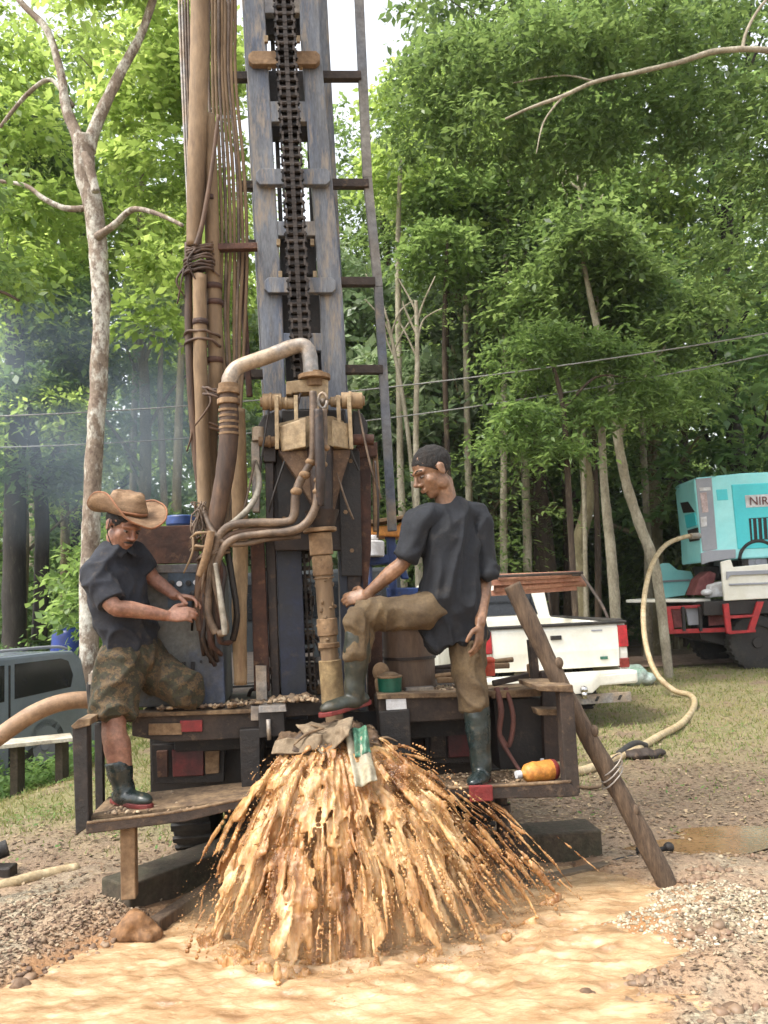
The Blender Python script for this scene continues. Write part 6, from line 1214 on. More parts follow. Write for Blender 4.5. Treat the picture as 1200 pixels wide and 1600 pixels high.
# ================================================================= MUDDY WATER GUSH
def gush():
    r = np.random.default_rng(303); m = MB(); c = W(520, 1168, .04)
    def traj(x0, v, t): return x0+v*t+Vector((0, 0, -4.905*t*t))
    def T_end(x0, v):   # time to reach z = .02
        a, b, cc = 4.905, -v.z, -(x0.z-.02); return (-b+math.sqrt(b*b-4*a*cc))/(2*a)
    def reach(az):      # outward speed by direction, seen in plan
        ca, sa = math.cos(az), math.sin(az)
        right = max(0, ca); front = max(0, -sa)
        return (3.1*right**1.5+1.45*max(0, -ca)+2.7*front)/(right+max(0, -ca)+front+1e-6)
    def big(az): return 1+.30*noise.noise(Vector((az*2.6, 4.2, 0)))+.16*noise.noise(Vector((az*7, 1.2, 0)))
    def start(az, k=1.):
        ca, sa = math.cos(az), math.sin(az); return c+RU*(ca*.21*k)+RN*(sa*.13*k)
    # ragged curtains, broad and thin, hugging the same bell
    for i in range(210):
        az = math.radians(r.uniform(172, 368)) if i % 3 else r.normal(math.radians(255), .55); ca, sa = math.cos(az), math.sin(az)
        lay = r.uniform(.42, 1.)**.8; x0 = start(az, r.uniform(.5, 1))+UP*r.uniform(-.05, .03); sp = reach(az)*lay*big(az)
        v = RU*(ca*sp)+RN*(sa*sp*.8)-UP*(1.25+r.uniform(-.5, .4)); te = T_end(x0, v); t0 = te*(r.uniform(0, .7) if r.random() < .62 else 0); t1 = min(te, t0+te*r.uniform(.25, .6))
        sd = (RU*(-sa)+RN*ca*.8).normalized(); ts = np.linspace(t0, t1, 12); wd_ = r.uniform(.010, .055)*(1+.5*t0/te); pts = []; rad = []
        for k, t in enumerate(ts):
            p = traj(x0, v, t); u = k/11; p += sd*(noise.noise(p*6+Vector((i, 0, 0)))*.05)+Vector((0, 0, noise.noise(p*9)*.02)); pts.append(p)
            rad.append(max(.004, wd_*(.35+1.3*abs(noise.noise(Vector((i*3.1, u*3.5, 3)))) * 1.8)*(math.sin(math.pi*min(1, .12+u*.86))**.6)))
        m.tube(pts, rad, n=8, sub=2, side=sd, flat=r.uniform(.12, .3), ends=True)
    # continuous inner bell so the gaps between curtains show water
    for i in range(64):
        az = math.radians(166+208*(i+.5)/64); ca, sa = math.cos(az), math.sin(az); x0 = start(az, .62)-UP*.02; sp = reach(az)*.60*(1+.16*noise.noise(Vector((i*.5, 0, 0)))*2)
        v = RU*(ca*sp)+RN*(sa*sp*.8)-UP*1.25; te = T_end(x0, v); ts = np.linspace(0, te, 10); sd = (RU*(-sa)+RN*ca*.8).normalized()
        m.tube([traj(x0, v, t)+Vector((noise.noise(Vector((i, t*9, 0)))*.02, 0, 0)) for t in ts], [(.022+.055*(t/te))*(.75+.9*abs(noise.noise(Vector((i*1.7, t*11, 5))))) for t in ts], n=8, sub=2, side=sd, flat=.3, ends=True)
    # threads
    for i in range(1700):
        az = r.uniform(math.radians(165), math.radians(374)) if r.random() < .6 else (r.normal(math.radians(258), .5) if r.random() < .5 else r.normal(math.radians(338), .3))
        ca, sa = math.cos(az), math.sin(az); x0 = start(az, r.uniform(.4, 1.05))+UP*r.uniform(-.09, .05); sp = reach(az)*(r.uniform(.35, 1.08)**.6)
        sp *= big(az); v = RU*(ca*sp)+RN*(sa*sp*.8)-UP*(1.25+r.uniform(-.8, .5)); te = T_end(x0, v); t0 = te*r.uniform(0, .85); t1 = min(te, t0+te*r.uniform(.06, .3))
        n_ = max(4, int((t1-t0)/te*18)); R0 = (.003+.0075*r.random()**2.5); ph = r.random()*9; pts = []; rad = []
        for k, t in enumerate(np.linspace(t0, t1, n_)):
            p = traj(x0, v, t); q = p*5.; w_ = .012+.07*t; u = k/(n_-1)
            pts.append(p+Vector((noise.noise(q)*w_, noise.noise(q+Vector((9, 3, 1)))*w_, noise.noise(q+Vector((1, 7, 5)))*w_*.5)))
            rad.append(max(.0028, R0*(.4+math.sin(math.pi*min(1, u+.08)))*(.6+1.5*abs(noise.noise(Vector((ph, t*20, 0)))))))
        m.tube(pts, rad, n=6, sub=1, flat=.7, ends=True)
    # churned water where it lands
    for i in range(500):
        az = math.radians(r.uniform(180, 368)); ca, sa = math.cos(az), math.sin(az); R_ = reach(az)*r.uniform(.10, .29)
        p = Vector((c.x, c.y, .0))+RU*(ca*(R_+.12))+RN*(sa*(R_+.05)*.8); s = .006+.022*r.random()**3
        m.tube([p, p+UP*s*r.uniform(.6, 2.4)+RU*ca*s*2], [s*1.6, s*.5], n=6, sub=1, flat=.7, ends=True)
    def dsp(p):
        q = p-c; az = math.atan2(q.y, q.x); R_ = math.hypot(q.x, q.y)+.15
        return .011*noise.noise(Vector((az*16, R_*4, p.z*3)))+.006*noise.noise(Vector((az*45, R_*9, p.z*6)))+.003*noise.noise(p*60)
    me = remesh(m, .0068, 5, dsp)
    o = place(me, 'muddy_water_gush', M_gush); tag(o, 'orange muddy water gushing over the well mouth and pouring to the ground', 'gushing water', kind='stuff')
M_gush = water_material('gushing_muddy_water', .5, 8., (1, 1, .16), .2, ((108, 68, 38), (152, 106, 62), (190, 146, 94), (220, 192, 148)), .6)  # streak ramp paints shaded browns and bright highlights into the water colour
gush()
# loose drops
r = np.random.default_rng(77); n = 6500; c = W(520, 1178, .04)
az = np.radians(r.uniform(165, 375, n)); t = r.random(n)**.7*.42; sp = 1.5*(.5+.8*r.random(n))
q = np.array([tuple(c)])+np.stack([np.cos(az)*sp*t*np.where(np.cos(az) > 0, 1.35, .95), np.sin(az)*sp*t*.8, .5*r.random(n)*t-4.9*t*t+r.normal(0, .03, n)], -1)
q = q[q[:, 2] > .02]; n2 = 3000; a2 = np.radians(r.uniform(172, 370, n2)); R2 = r.uniform(.2, .75, n2)*np.where(np.cos(a2) > 0, 1.35, .95); q2 = np.stack([c.x+np.cos(a2)*R2, c.y+np.sin(a2)*R2*.85, np.abs(r.normal(0, .05, n2))+.015], -1); q = np.concatenate([q, q2]); d = pebbles('muddy_droplets', q[:, 0], q[:, 1], q[:, 2], .0012+.003*r.random(len(q))**3, [srgb(160, 114, 68), srgb(190, 146, 94)], 78, .3)

# fine spray hanging where the water lands
m = MB(); c2 = G(560, 1450); c2.z = .1; sx, sy, sz = .85, .5, .24; m.ell(c2, sx, sy, sz, nu=20, nv=12); sp_ = m.build('water_spray', None, None, True)
mt = bpy.data.materials.new('spray_mist'); mt.use_nodes = True; n = mt.node_tree.nodes; l = mt.node_tree.links; n.remove(n['Principled BSDF'])
v = n.new('ShaderNodeVolumePrincipled'); v.inputs['Color'].default_value = (.80, .60, .38, 1)
tc = n.new('ShaderNodeTexCoord'); nz = n.new('ShaderNodeTexNoise'); nz.inputs['Scale'].default_value = 5; nz.inputs['Detail'].default_value = 3; l.new(tc.outputs['Object'], nz.inputs['Vector'])
gd = n.new('ShaderNodeTexGradient'); gd.gradient_type = 'SPHERICAL'; mp = n.new('ShaderNodeMapping'); mp.inputs['Location'].default_value = (0, 0, -1.0); mp.inputs['Scale'].default_value = (1/sx, 1/sy, 1/sz); l.new(tc.outputs['Object'], mp.inputs[0]); l.new(mp.outputs[0], gd.inputs[0])
mr = n.new('ShaderNodeMapRange'); mr.inputs['From Min'].default_value = .35; mr.inputs['From Max'].default_value = .7; l.new(nz.outputs[0], mr.inputs['Value'])
mu = n.new('ShaderNodeMath'); mu.operation = 'MULTIPLY'; l.new(mr.outputs[0], mu.inputs[0]); l.new(gd.outputs[0], mu.inputs[1]); m3 = n.new('ShaderNodeMath'); m3.operation = 'MULTIPLY'; l.new(mu.outputs[0], m3.inputs[0]); m3.inputs[1].default_value = 7.
l.new(m3.outputs[0], v.inputs['Density']); l.new(v.outputs[0], n['Material Output'].inputs['Volume']); sp_.data.materials.append(mt)
tag(sp_, 'fine tan spray hanging where the muddy water lands in the pool', 'spray', kind='stuff')
# ================================================================= PEOPLE
def rotv(v, ax, a): return Matrix.Rotation(a, 3, ax) @ v
def hand(mb, w, d, n, s, size=1., curl=(.25, .45, .4), thumb=.5, spread=.08):
    """w wrist, d finger direction, n palm-facing direction, s towards the thumb"""
    d = d.normalized(); n = (n-d*n.dot(d)).normalized(); s = (s-d*s.dot(d)-n*s.dot(n)).normalized()
    mb.tube([w-d*.03, w+d*.01, w+d*.045, w+d*.085], [.024*size, .030*size, .040*size, .038*size], n=12, sub=3, side=s, flat=[.75, .6, .42, .36], ends=True)
    for i, (off, ln, r) in enumerate(((.030, .072, .0092), (.0105, .080, .0095), (-.0095, .074, .009), (-.028, .058, .0082))):
        p = w+d*(.083-.006*abs(i-1))*size+s*off*size; dd = rotv(d, n, 0); dd = (d+s*(off*spread*20)*.35).normalized(); pts = [p-dd*.02, p]; ax = s; cr = curl[0]
        q = p; k = dd
        for j, f in enumerate((.45, .3, .25)):
            k = (k*math.cos(curl[j])+n*math.sin(curl[j])).normalized() if j == 0 else (rotv(k, s, 0)*math.cos(curl[j])+(n*k.dot(d)-d*k.dot(n)).normalized()*math.sin(curl[j])).normalized()
            q = q+k*(ln*f*size*1.05); pts.append(q)
        mb.tube(pts, [r*1.05*size, r*1.05*size, r*size, r*.95*size, r*.75*size], n=8, sub=3, ends=True)
    b = w+d*.022*size+s*.026*size; td = (d*.55+s*.75+n*.35).normalized(); p1 = b+td*.038*size; p2 = p1+(td*.4+d*.8+n*thumb).normalized()*.030*size; p3 = p2+(d*.8+n*(thumb+.2)-s*.1).normalized()*.024*size
    mb.tube([b-td*.01, b+td*.015, p1, p2, p3], [.013*size, .015*size, .0125*size, .011*size, .0085*size], n=8, sub=3, ends=True)
def head_shape(mb, c, f, u, k=1.):
    f = f.normalized(); u = (u-f*u.dot(f)).normalized(); s = f.cross(u); A = (s, f, u)
    E_ = lambda a, b, c_, rx, ry, rz: mb.ell(c+s*a*k+f*b*k+u*c_*k, rx*k, ry*k, rz*k, A, 16, 10)
    E_(0, -.016, .034, .076, .097, .084); E_(0, .022, -.03, .060, .068, .075); E_(0, .04, -.082, .036, .038, .030); E_(0, .058, -.098, .020, .018, .015)
    E_(-.036, .045, -.028, .026, .030, .03); E_(.036, .045, -.028, .026, .03, .03); E_(-.048, .0, -.06, .016, .035, .035); E_(.048, 0, -.06, .016, .035, .035)
    mb.tube([c+f*.086*k+u*.016*k, c+f*.098*k-u*.004*k, c+f*.112*k-u*.026*k], [.008*k, .0095*k, .013*k], n=8, sub=3, ends=True)
    E_(-.012, .095, -.031, .009, .010, .008); E_(.012, .095, -.031, .009, .010, .008)
    mb.tube([c-s*.05*k+f*.066*k+u*.020*k, c+f*.088*k+u*.028*k, c+s*.05*k+f*.066*k+u*.020*k], [.008*k, .0105*k, .008*k], n=8, sub=4, ends=True)
    E_(0, .088, -.056, .024, .011, .0055); E_(0, .086, -.067, .021, .011, .0065)
    for g in (-1, 1): E_(g*.078, -.008, -.006, .007, .019, .030); E_(g*.082, -.016, .006, .006, .012, .016)
    return s, f, u
def eyes(par, c, s, f, u, k=1.):
    for g in (-1, 1):
        m = MB(); p = c+s*g*.031*k+f*.077*k+u*.001*k; m.ell(p-f*.0015, .012*k, .009*k, .005*k, (s, f, u)); e_ = m.build('eye', mat('shaded_eye_white', (.22, .19, .17), rough=.3, bump=0), par, True)  # eye white darkened to hold the shadow over the eyes
        m = MB(); m.ell(p+f*.005*k-u*.001*k, .0055*k, .004*k, .0048*k, (s, f, u)); m.build('iris', mat('dark_iris', (.01, .008, .006), rough=.1, bump=0), e_, True)
def hair_cap(par, c, s, f, u, mm, k=1., lift=0.):
    m = MB(); m.ell(c-f*.019*k+u*.037*k, .0775*k, .0975*k, .0855*k, (s, f, u), 40, 28); vs = []
    me = remesh(m, .006, 0, lambda p: .0035*noise.noise(p*60)+.002*noise.noise(p*160))
    bm = bmesh.new(); bm.from_mesh(me); pc_ = c+u*(-.012+lift)*k; nn = (u-f*.95).normalized()
    bmesh.ops.bisect_plane(bm, geom=bm.verts[:]+bm.edges[:]+bm.faces[:], plane_co=pc_, plane_no=-nn, clear_outer=True); bm.to_mesh(me); bm.free()
    return place(me, 'hair', mm, par)
M_skin = mat('tanned_skin', srgb(150, 114, 88), srgb(132, 98, 74), srgb(108, 78, 58), scale=9, rough=.5, bump=.12, bscale=60, amt3=.2)
M_skin2 = mat('ruddy_skin', srgb(166, 124, 102), srgb(148, 104, 86), srgb(126, 82, 68), scale=8, rough=.5, bump=.12, bscale=60, amt3=.25)
for mm in (M_skin, M_skin2):
    b_ = mm.node_tree.nodes['Principled BSDF']; b_.inputs['Subsurface Weight'].default_value = .12; b_.inputs['Subsurface Radius'].default_value = (.02, .008, .004)
M_hair = mat('black_hair', (.007, .005, .004), (.016, .011, .008), scale=30, rough=.85, bump=.8, bscale=160, stretch=(1, 1, .4))
M_tee = mat('faded_black_tee', srgb(28, 32, 40), srgb(22, 25, 32), srgb(62, 58, 54), scale=4, rough=.9, bump=.25, bscale=90, amt3=.25)
M_polo = mat('charcoal_polo', srgb(42, 46, 56), srgb(31, 34, 44), srgb(74, 64, 54), scale=5, rough=.9, bump=.25, bscale=90, amt3=.3)
M_khaki = mat('muddy_khaki', srgb(108, 90, 62), srgb(86, 70, 49), srgb(62, 48, 36), scale=5, rough=.9, bump=.3, bscale=80)
M_boot = mat('wet_green_rubber', srgb(34, 48, 50), srgb(46, 54, 50), srgb(110, 94, 72), scale=7, rough=.28, bump=.15, amt3=.3)
M_bootmud = mat('mud_smeared_rubber', srgb(42, 50, 44), srgb(60, 58, 45), srgb(88, 75, 55), scale=10, rough=.5, bump=.3)
M_sole = mat('red_rubber_sole', srgb(132, 44, 40), srgb(104, 38, 34), scale=8, rough=.5)
def camo_mat():
    m = mat('camouflage_cloth', srgb(98, 80, 52), srgb(60, 58, 40), srgb(38, 32, 27), scale=22, sharp=.015, pos=.5, rough=.9, bump=.25, bscale=90, amt3=.6, pos3=.54); return m
M_camo = camo_mat()
def folds(fr, amp, st=(1, 1, .35), f2=26):
    def g(p):
        w_ = noise.noise(p*3.1)*1.4; q = Vector((p.x*st[0], p.y*st[1], p.z*st[2]))*fr
        a = 1-abs(noise.noise(q+Vector((w_, w_, w_)))*2.2); b = 1-abs(noise.noise(q*1.7+Vector((5+w_, 1, 2)))*2.4)
        return amp*(1.1*max(a, 0)**2+.6*max(b, 0)**2-.3)+amp*.12*noise.noise(p*f2)
    return g
def boot(par, ankle, knee, toe, mm, rk=.056, ra=.050, soledrop=.085, name='boot'):
    """ankle, shaft top, toe direction"""
    d = (knee-ankle).normalized(); f = Vector((toe.x, toe.y, toe.z)).normalized(); h = ankle-UP*(soledrop-.035)
    m = MB(); m.tube([knee, knee.lerp(ankle, .35), knee.lerp(ankle, .8), ankle-UP*.01, h], [rk, rk*1.02, ra, ra, .045], n=16, sub=4, ends=False)
    m.tube([h-f*.055, h, h+f*.07, h+f*.14, h+f*.175], [.034, .046, .044, .041, .026], n=14, sub=3, side=f.cross(UP), flat=[.9, .95, .8, .75, .7], ends=True)
    me = remesh(m, .006, 3, lambda p: .004*noise.noise(p*20)); o = place(me, name, mm, par)
    b = ankle-UP*soledrop; sd = f.cross(UP).normalized(); m = MB(); ol = []
    for (a, wv) in ((-.075, .028), (-.085, 0)): pass
    out = [(-.088, 0), (-.078, .024), (-.04, .034), (.02, .030), (.09, .043), (.15, .040), (.19, .018), (.198, 0)]
    pl = [b+f*a+sd*w_ for a, w_ in out]+[b+f*a-sd*w_ for a, w_ in out[-2:0:-1]]
    m.prism(pl, UP*.022); m.build('sole', M_sole, o, bevel=.004)
    return o
# ---------- standing worker in the black tee
def J(px, py, w): return W(px, py, w)
foot = J(752, 1222, .13); p1 = thing('person', 'young worker in black tee and khaki trousers with one boot up on the well mouth', 'person', Vector((foot.x, foot.y, .525)))
hp = dict(pel=J(705, 955, .22), sp=J(700, 880, .21), ch=J(702, 820, .22), nk=J(697, 782, .22), hd=J(675, 737, .20),
          rs=J(655, 815, .16), re=J(630, 878, .16), rw=J(572, 930, .22), ls=J(752, 814, .26), le=J(757, 905, .25), lw=J(750, 976, .10),
          rh=J(680, 955, .18), rk=J(566, 962, .10), ra=J(553, 1082, .12), lh=J(728, 960, .24), lk=J(737, 1085, .18), la=J(752, 1198, .16))
f1 = Vector((-.78, -.36, -.42)).normalized(); u1 = Vector((-.40, -.10, .9)); u1 = (u1-f1*u1.dot(f1)).normalized()
m = MB(); s_, f_, u_ = head_shape(m, hp['hd'], f1, u1, 1.08)
m.tube([hp['hd']-u_*.06-f_*.025, hp['nk'], hp['ch']+UP*.03], [.056, .056, .06], n=14, sub=4, ends=True)
m.tube([hp['pel'], hp['sp'], hp['ch'], hp['ch']+UP*.07], [.10, .09, .095, .04], n=18, sub=3, side=(hp['ls']-hp['rs']).normalized(), flat=.55, ends=True)
m.tube([hp['ch']+UP*.03, hp['rs'], hp['rs'].lerp(hp['re'], .5), hp['re'], hp['re'].lerp(hp['rw'], .35), hp['rw']], [.03, .038, .042, .037, .040, .025], n=12, sub=4, ends=True)
m.tube([hp['ch']+UP*.03, hp['ls'], hp['ls'].lerp(hp['le'], .5), hp['le'], hp['le'].lerp(hp['lw'], .35), hp['lw']], [.03, .038, .042, .037, .038, .026], n=12, sub=4, ends=True)
hd_ = (J(532, 938, .27)-hp['rw']).normalized(); hand(m, hp['rw'], hd_, Vector((-.15, .75, -.35)), Vector((-.1, -.25, .9)), .98, (.25, .45, .45), .5)
hand(m, hp['lw'], Vector((-.12, -.12, -1)), Vector((-.7, .45, 0)), Vector((-.55, -.8, 0)), 1.0, (.25, .35, .35), .3)
m.tube([J(690, 950, .20), hp['rh'].lerp(hp['rk'], .25), hp['rk']+UP*-.01, hp['ra']], [.06, .055, .04, .035], n=14, sub=5, ends=True); m.tube([J(722, 950, .24), hp['lh'], hp['lk'], hp['la']], [.06, .06, .045, .035], n=14, sub=5, ends=True)
me = remesh(m, .0048, 3, lambda p: .0012*noise.noise(p*40)); place(me, 'body', M_skin, p1)
eyes(p1, hp['hd'], s_, f_, u_, 1.08); hair_cap(p1, hp['hd'], s_, f_, u_, M_hair, 1.08)
for g in (-1, 1):
    m = MB(); c = hp['hd']; m.tube([c+s_*g*.015+f_*.1015+u_*.028, c+s_*g*.037+f_*.096+u_*.037, c+s_*g*.056+f_*.077+u_*.029], [.002, .0035, .002], n=6, sub=3); m.build('eyebrow', M_hair, p1, True)
# tee
sd = (hp['ls']-hp['rs']).normalized(); m = MB()
hem = J(716, 1004, .22); m.tube([hem, hp['pel']+UP*.0+RU*.0, J(704, 905, .20), J(702, 850, .21), hp['ch']+UP*.045, hp['nk']-UP*.012], [.143, .157, .147, .149, .130, .074], n=28, sub=4, side=sd, flat=[.72, .80, .72, .66, .62, .8])
m.tube([J(700, 800, .2), hp['rs']+UP*.005, hp['rs'].lerp(hp['re'], .5)-UP*.01, hp['rs'].lerp(hp['re'], .93)], [.055, .066, .072, .078], n=18, sub=4, flat=.9)
m.tube([J(725, 800, .24), hp['ls']+UP*.005, hp['ls'].lerp(hp['le'], .5), hp['ls'].lerp(hp['le'], .95)], [.055, .063, .067, .074], n=18, sub=4, flat=.9)
def tee_disp(p):
    t = max(0, min(1, (1.95-p.z)/.6)); return folds(7, .016+.016*t, (1, 1, .28))(p)+.010*math.sin((p.x*38+p.z*9))*t*.5
me = remesh(m, .0075, 3, tee_disp); tee = place(me, 'tee_shirt', M_tee, p1); q_ = tee.modifiers.new('s', 'SMOOTH'); q_.iterations = 4; q_.factor = .5
m = MB(); c = hp['nk']-UP*.012; m.tube([c+sd*(math.cos(a)*.066)+sd.cross(UP)*(math.sin(a)*.058)+UP*(.006*math.cos(a)-.022*(math.sin(a) > 0)*math.sin(a)) for a in [k*math.pi/8 for k in range(17)]], .006, n=6, sub=1); m.build('collar', M_tee, tee, True)
m = MB(); q = J(690, 912, .055); me = None
# trousers: one leg raised, one straight
m = MB(); m.tube([J(690, 945, .20), hp['rh'].lerp(hp['rk'], .25), hp['rh'].lerp(hp['rk'], .6), hp['rk']+Vector((0, 0, .0)), J(561, 992, .10), J(556, 1030, .11)], [.092, .088, .075, .069, .064, .060], n=18, sub=5, flat=.95)
m.tube([J(722, 940, .24), hp['lh'], hp['lh'].lerp(hp['lk'], .5), hp['lk'], J(742, 1105, .18)], [.092, .090, .079, .068, .066], n=18, sub=5, flat=.95)
m.ell(hp['pel']+UP*.01, .14, .10, .10)
me = remesh(m, .008, 3, folds(7, .018, (1, 1, .7))); o = place(me, 'trousers', M_khaki, p1); q_ = o.modifiers.new('s', 'SMOOTH'); q_.iterations = 3; q_.factor = .5
boot(p1, J(554, 1078, .12), J(560, 985, .10), Vector((-.80, -.50, -.12)), M_bootmud, .066, .050, .085)
boot(p1, J(752, 1196, .16), J(743, 1092, .18), Vector((-.35, -.94, 0)), M_boot, .064, .052, W(752, 1196, .16).z-.528)

# ---------- man in the straw hat
f0 = J(200, 1240, .16); p2 = thing('person', 'man in straw hat, dark polo and camouflage shorts working the hoses on the left step', 'person', Vector((f0.x, f0.y, .53)))
h = dict(pel=J(205, 1030, .34), sp=J(185, 970, .30), ch=J(178, 895, .26), nk=J(186, 848, .25), hd=J(193, 822, .23),
         rs=J(148, 893, .16), re=J(178, 948, .10), rw=J(262, 962, .20), ls=J(212, 868, .36), le=J(240, 905, .40), lw=J(276, 932, .33),
         rh=J(184, 1040, .27), rk=J(178, 1135, .20), ra=J(194, 1232, .20), lh=J(225, 1035, .40), lk=J(288, 1078, .34), la=J(262, 1098, .72))
f2 = Vector((.62, -.52, -.42)).normalized(); u2 = Vector((.25, -.12, .95)); u2 = (u2-f2*u2.dot(f2)).normalized()
m = MB(); s2_, f2_, u2_ = head_shape(m, h['hd'], f2, u2, 1.0)
m.tube([h['hd']-u2_*.06-f2_*.02, h['nk']-UP*.0, h['ch']+UP*.03], [.056, .057, .06], n=14, sub=4, ends=True)
sd2 = (h['rs']-h['ls']).normalized()
m.tube([h['pel'], h['sp'], h['ch'], h['ch']+UP*.06], [.10, .10, .10, .05], n=18, sub=3, side=sd2, flat=.66, ends=True)
m.tube([h['ch']+UP*.03, h['rs'], h['rs'].lerp(h['re'], .5), h['re'], h['re'].lerp(h['rw'], .3), h['rw']], [.035, .042, .044, .040, .041, .026], n=12, sub=4, ends=True)
m.tube([h['ch']+UP*.03, h['ls'], h['ls'].lerp(h['le'], .5), h['le'], h['le'].lerp(h['lw'], .3), h['lw']], [.035, .040, .042, .037, .036, .025], n=12, sub=4, ends=True)
hand(m, h['rw'], Vector((1, .12, .05)), Vector((.1, .9, -.45)), Vector((.1, .35, .9)), 1.0, (.35, .6, .5), .5)
hand(m, h['lw'], Vector((1, -.15, -.15)), Vector((0, -.2, -1)), Vector((.1, -1, .1)), .98, (.3, .6, .5), .4)
m.tube([h['pel'], h['rh'], h['rk'], h['rk'].lerp(h['ra'], .35), h['ra']], [.07, .065, .056, .064, .042], n=14, sub=5, ends=True)
m.tube([h['pel'], h['lh'], h['lk'], h['la']], [.07, .065, .056, .046], n=14, sub=5, ends=True)
me = remesh(m, .0048, 3, lambda p: .0012*noise.noise(p*40)); place(me, 'body', M_skin2, p2)
eyes(p2, h['hd'], s2_, f2_, u2_); hair_cap(p2, h['hd'], s2_, f2_, u2_, M_hair, lift=-.01)
m = MB(); m.tube([J(205, 1022, .34), J(203, 990, .32), J(188, 950, .28), h['ch']-UP*.02, h['ch']+UP*.05, h['nk']-UP*.02], [.150, .153, .150, .160, .135, .078], n=28, sub=4, side=sd2, flat=[.68, .7, .7, .66, .64, .8])
m.tube([J(172, 880, .24), h['rs'], h['rs'].lerp(h['re'], .5), h['rs'].lerp(h['re'], .88)], [.064, .070, .070, .074], n=18, sub=4, flat=.9)
m.tube([J(192, 872, .3), h['ls'], h['ls'].lerp(h['le'], .45), h['ls'].lerp(h['le'], .7)], [.06, .068, .066, .066], n=18, sub=4, flat=.9)
me = remesh(m, .0075, 3, lambda p: folds(6, .016, (1, 1, .8))(p)); po_ = place(me, 'polo_shirt', M_polo, p2); q_ = po_.modifiers.new('s', 'SMOOTH'); q_.iterations = 4; q_.factor = .5
m = MB(); c = h['nk']-UP*.012; fr = Vector((.75, -.6, 0)).normalized()
for g in (-1, 1):
    a = c+fr*.07-UP*.03; b = c+fr.cross(UP)*g*.07; bk = c-fr*.05+UP*.015; m.add([bk, b+UP*.02, a, a+fr*.012-UP*.035+fr.cross(UP)*g*.045, b*1.0+fr.cross(UP)*g*.015-UP*.02], [(0, 1, 4), (1, 2, 3, 4)])
co_ = m.build('collar', M_polo, po_, True); sm = co_.modifiers.new('t', 'SOLIDIFY'); sm.thickness = .006
m = MB(); m.tube([J(196, 1020, .30), h['rh'], h['rh'].lerp(h['rk'], .5), J(180, 1122, .21)], [.105, .112, .108, .105], n=18, sub=5, flat=.95)
m.tube([J(215, 1022, .36), h['lh'], h['lh'].lerp(h['lk'], .5), h['lk']+(h['lk']-h['lh']).normalized()*.0, h['lk'].lerp(h['la'], .18)], [.105, .11, .102, .092, .088], n=18, sub=5, flat=.95)
m.ell(h['pel'], .15, .12, .11)
me = remesh(m, .008, 3, folds(6, .02, (1, 1, .7))); place(me, 'camouflage_shorts', M_camo, p2)
boot(p2, h['ra']-UP*.0, J(183, 1188, .20), Vector((.80, -.58, 0)), M_boot, .060, .050, h['ra'].z-.532)
boot(p2, h['la'], h['lk'].lerp(h['la'], .5), Vector((-.1, .5, -.85)), M_boot, .058, .048, .04)
# straw hat: crown with pinch, wide brim rolled up at the sides
hat = []; hc = h['hd']+u2_*.062-f2_*.01; hu = (u2_*.95+Vector((-.18, .10, 0))).normalized(); hf = (f2_-hu*f2_.dot(hu)).normalized(); hs = hf.cross(hu)
n = 48; prof = [(0, .098, 0, 0), (.03, .099, 0, 0), (.35, .098, .03, 0), (.8, .09, .075, 0), (.95, .08, .098, 0), (1, .066, .105, 0), (1.1, .045, .098, 1), (1.2, .015, .085, 1), (1.3, .0, .080, 1)]
mt_straw = mat('straw_weave', srgb(160, 130, 98), srgb(132, 102, 74), srgb(92, 68, 48), scale=10, rough=.8, bump=.6, bscale=120, stretch=(1, 1, 3))
m = MB(); vs = []
for (t, r_, z, _) in prof:
    for k in range(n):
        a = 2*math.pi*k/n; ee = 1+.15*math.sin(a)**2; pinch = .82 if (z > .06 and math.sin(a) > .2) else 1
        x = math.cos(a)*r_*pinch*.93; y = math.sin(a)*r_*ee; zz = z-(.018*(1-abs(math.cos(a))**2) if r_ < .05 else 0)*1.0
        vs.append(hc+hs*x+hf*y+hu*zz+hu*.010*noise.noise(Vector((x, y, z))*22)+hs*.008*noise.noise(Vector((y, z, x))*18))
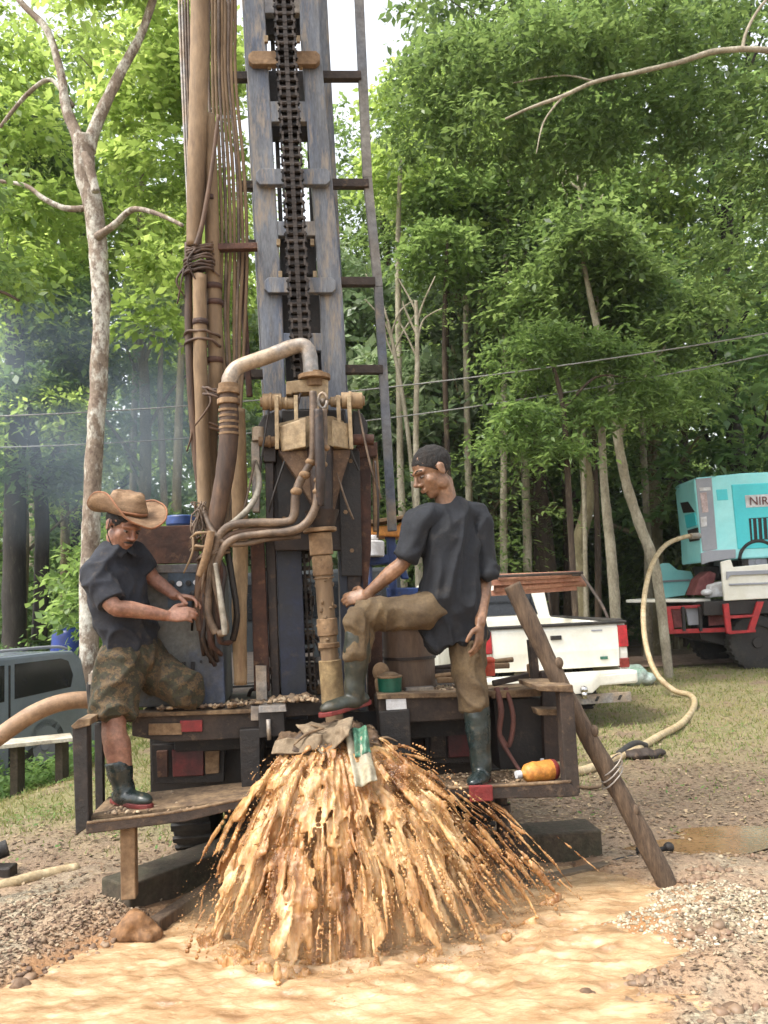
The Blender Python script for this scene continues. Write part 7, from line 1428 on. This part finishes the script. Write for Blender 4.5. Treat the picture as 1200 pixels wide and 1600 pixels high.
m.add(vs, [(j*n+k, j*n+(k+1) % n, (j+1)*n+(k+1) % n, (j+1)*n+k) for j in range(len(prof)-1) for k in range(n)])
ht = m.build('straw_hat', mt_straw, p2, True); q = ht.modifiers.new('t', 'SOLIDIFY'); q.thickness = .004
m = MB(); vs = []; R_ = [.097, .12, .145, .17, .188]
for j, r_ in enumerate(R_):
    for k in range(n):
        a = 2*math.pi*k/n; u_b = (j/4); roll = (abs(math.cos(a))**2.2)*(.085*u_b**1.6); dip = -.030*u_b*(math.sin(a)**2)
        vs.append(hc+hs*(math.cos(a)*(r_-.035*u_b*abs(math.cos(a))**3))+hf*(math.sin(a)*r_*1.12)+hu*(roll+dip+.007*math.sin(a*3+1)*u_b+.012*u_b*noise.noise(Vector((math.cos(a)*2.2, math.sin(a)*2.2, 3)))))
m.add(vs, [(j*n+k, j*n+(k+1) % n, (j+1)*n+(k+1) % n, (j+1)*n+k) for j in range(4) for k in range(n)])
br = m.build('brim', mt_straw, ht, True); q = br.modifiers.new('t', 'SOLIDIFY'); q.thickness = .004
m = MB(); rim = vs[-n:]; m.tube(rim+[rim[0]], .005, n=6, sub=1); m.build('brim_edge', mat('hat_binding', srgb(150, 100, 66)), ht, True)
m = MB(); m.tube([hc+hs*(math.cos(a)*.095*.93+0)+hf*(math.sin(a)*.1*(1+.15*math.sin(a)**2))+hu*.012 for a in [2*math.pi*k/24 for k in range(25)]], .0075, n=6, sub=1, flat=1); m.build('hat_band', mat('hat_binding', (0, 0, 0)), ht, True)
m = MB(); c = h['hd']; m.tube([c-s2_*.085+u2_*.03, c-s2_*.08-u2_*.05+f2_*.02, c-u2_*.13+f2_*.05, c+s2_*.08-u2_*.05+f2_*.02, c+s2_*.085+u2_*.03], .0022, n=5); m.build('chin_cord', M_dark, ht, True)
m = MB(); m.tube([c-s2_*.03+f2_*.085-u2_*.054, c+f2_*.1-u2_*.047, c+s2_*.03+f2_*.085-u2_*.054], [.002, .005, .002], n=6); m.build('moustache', M_hair, p2, True)
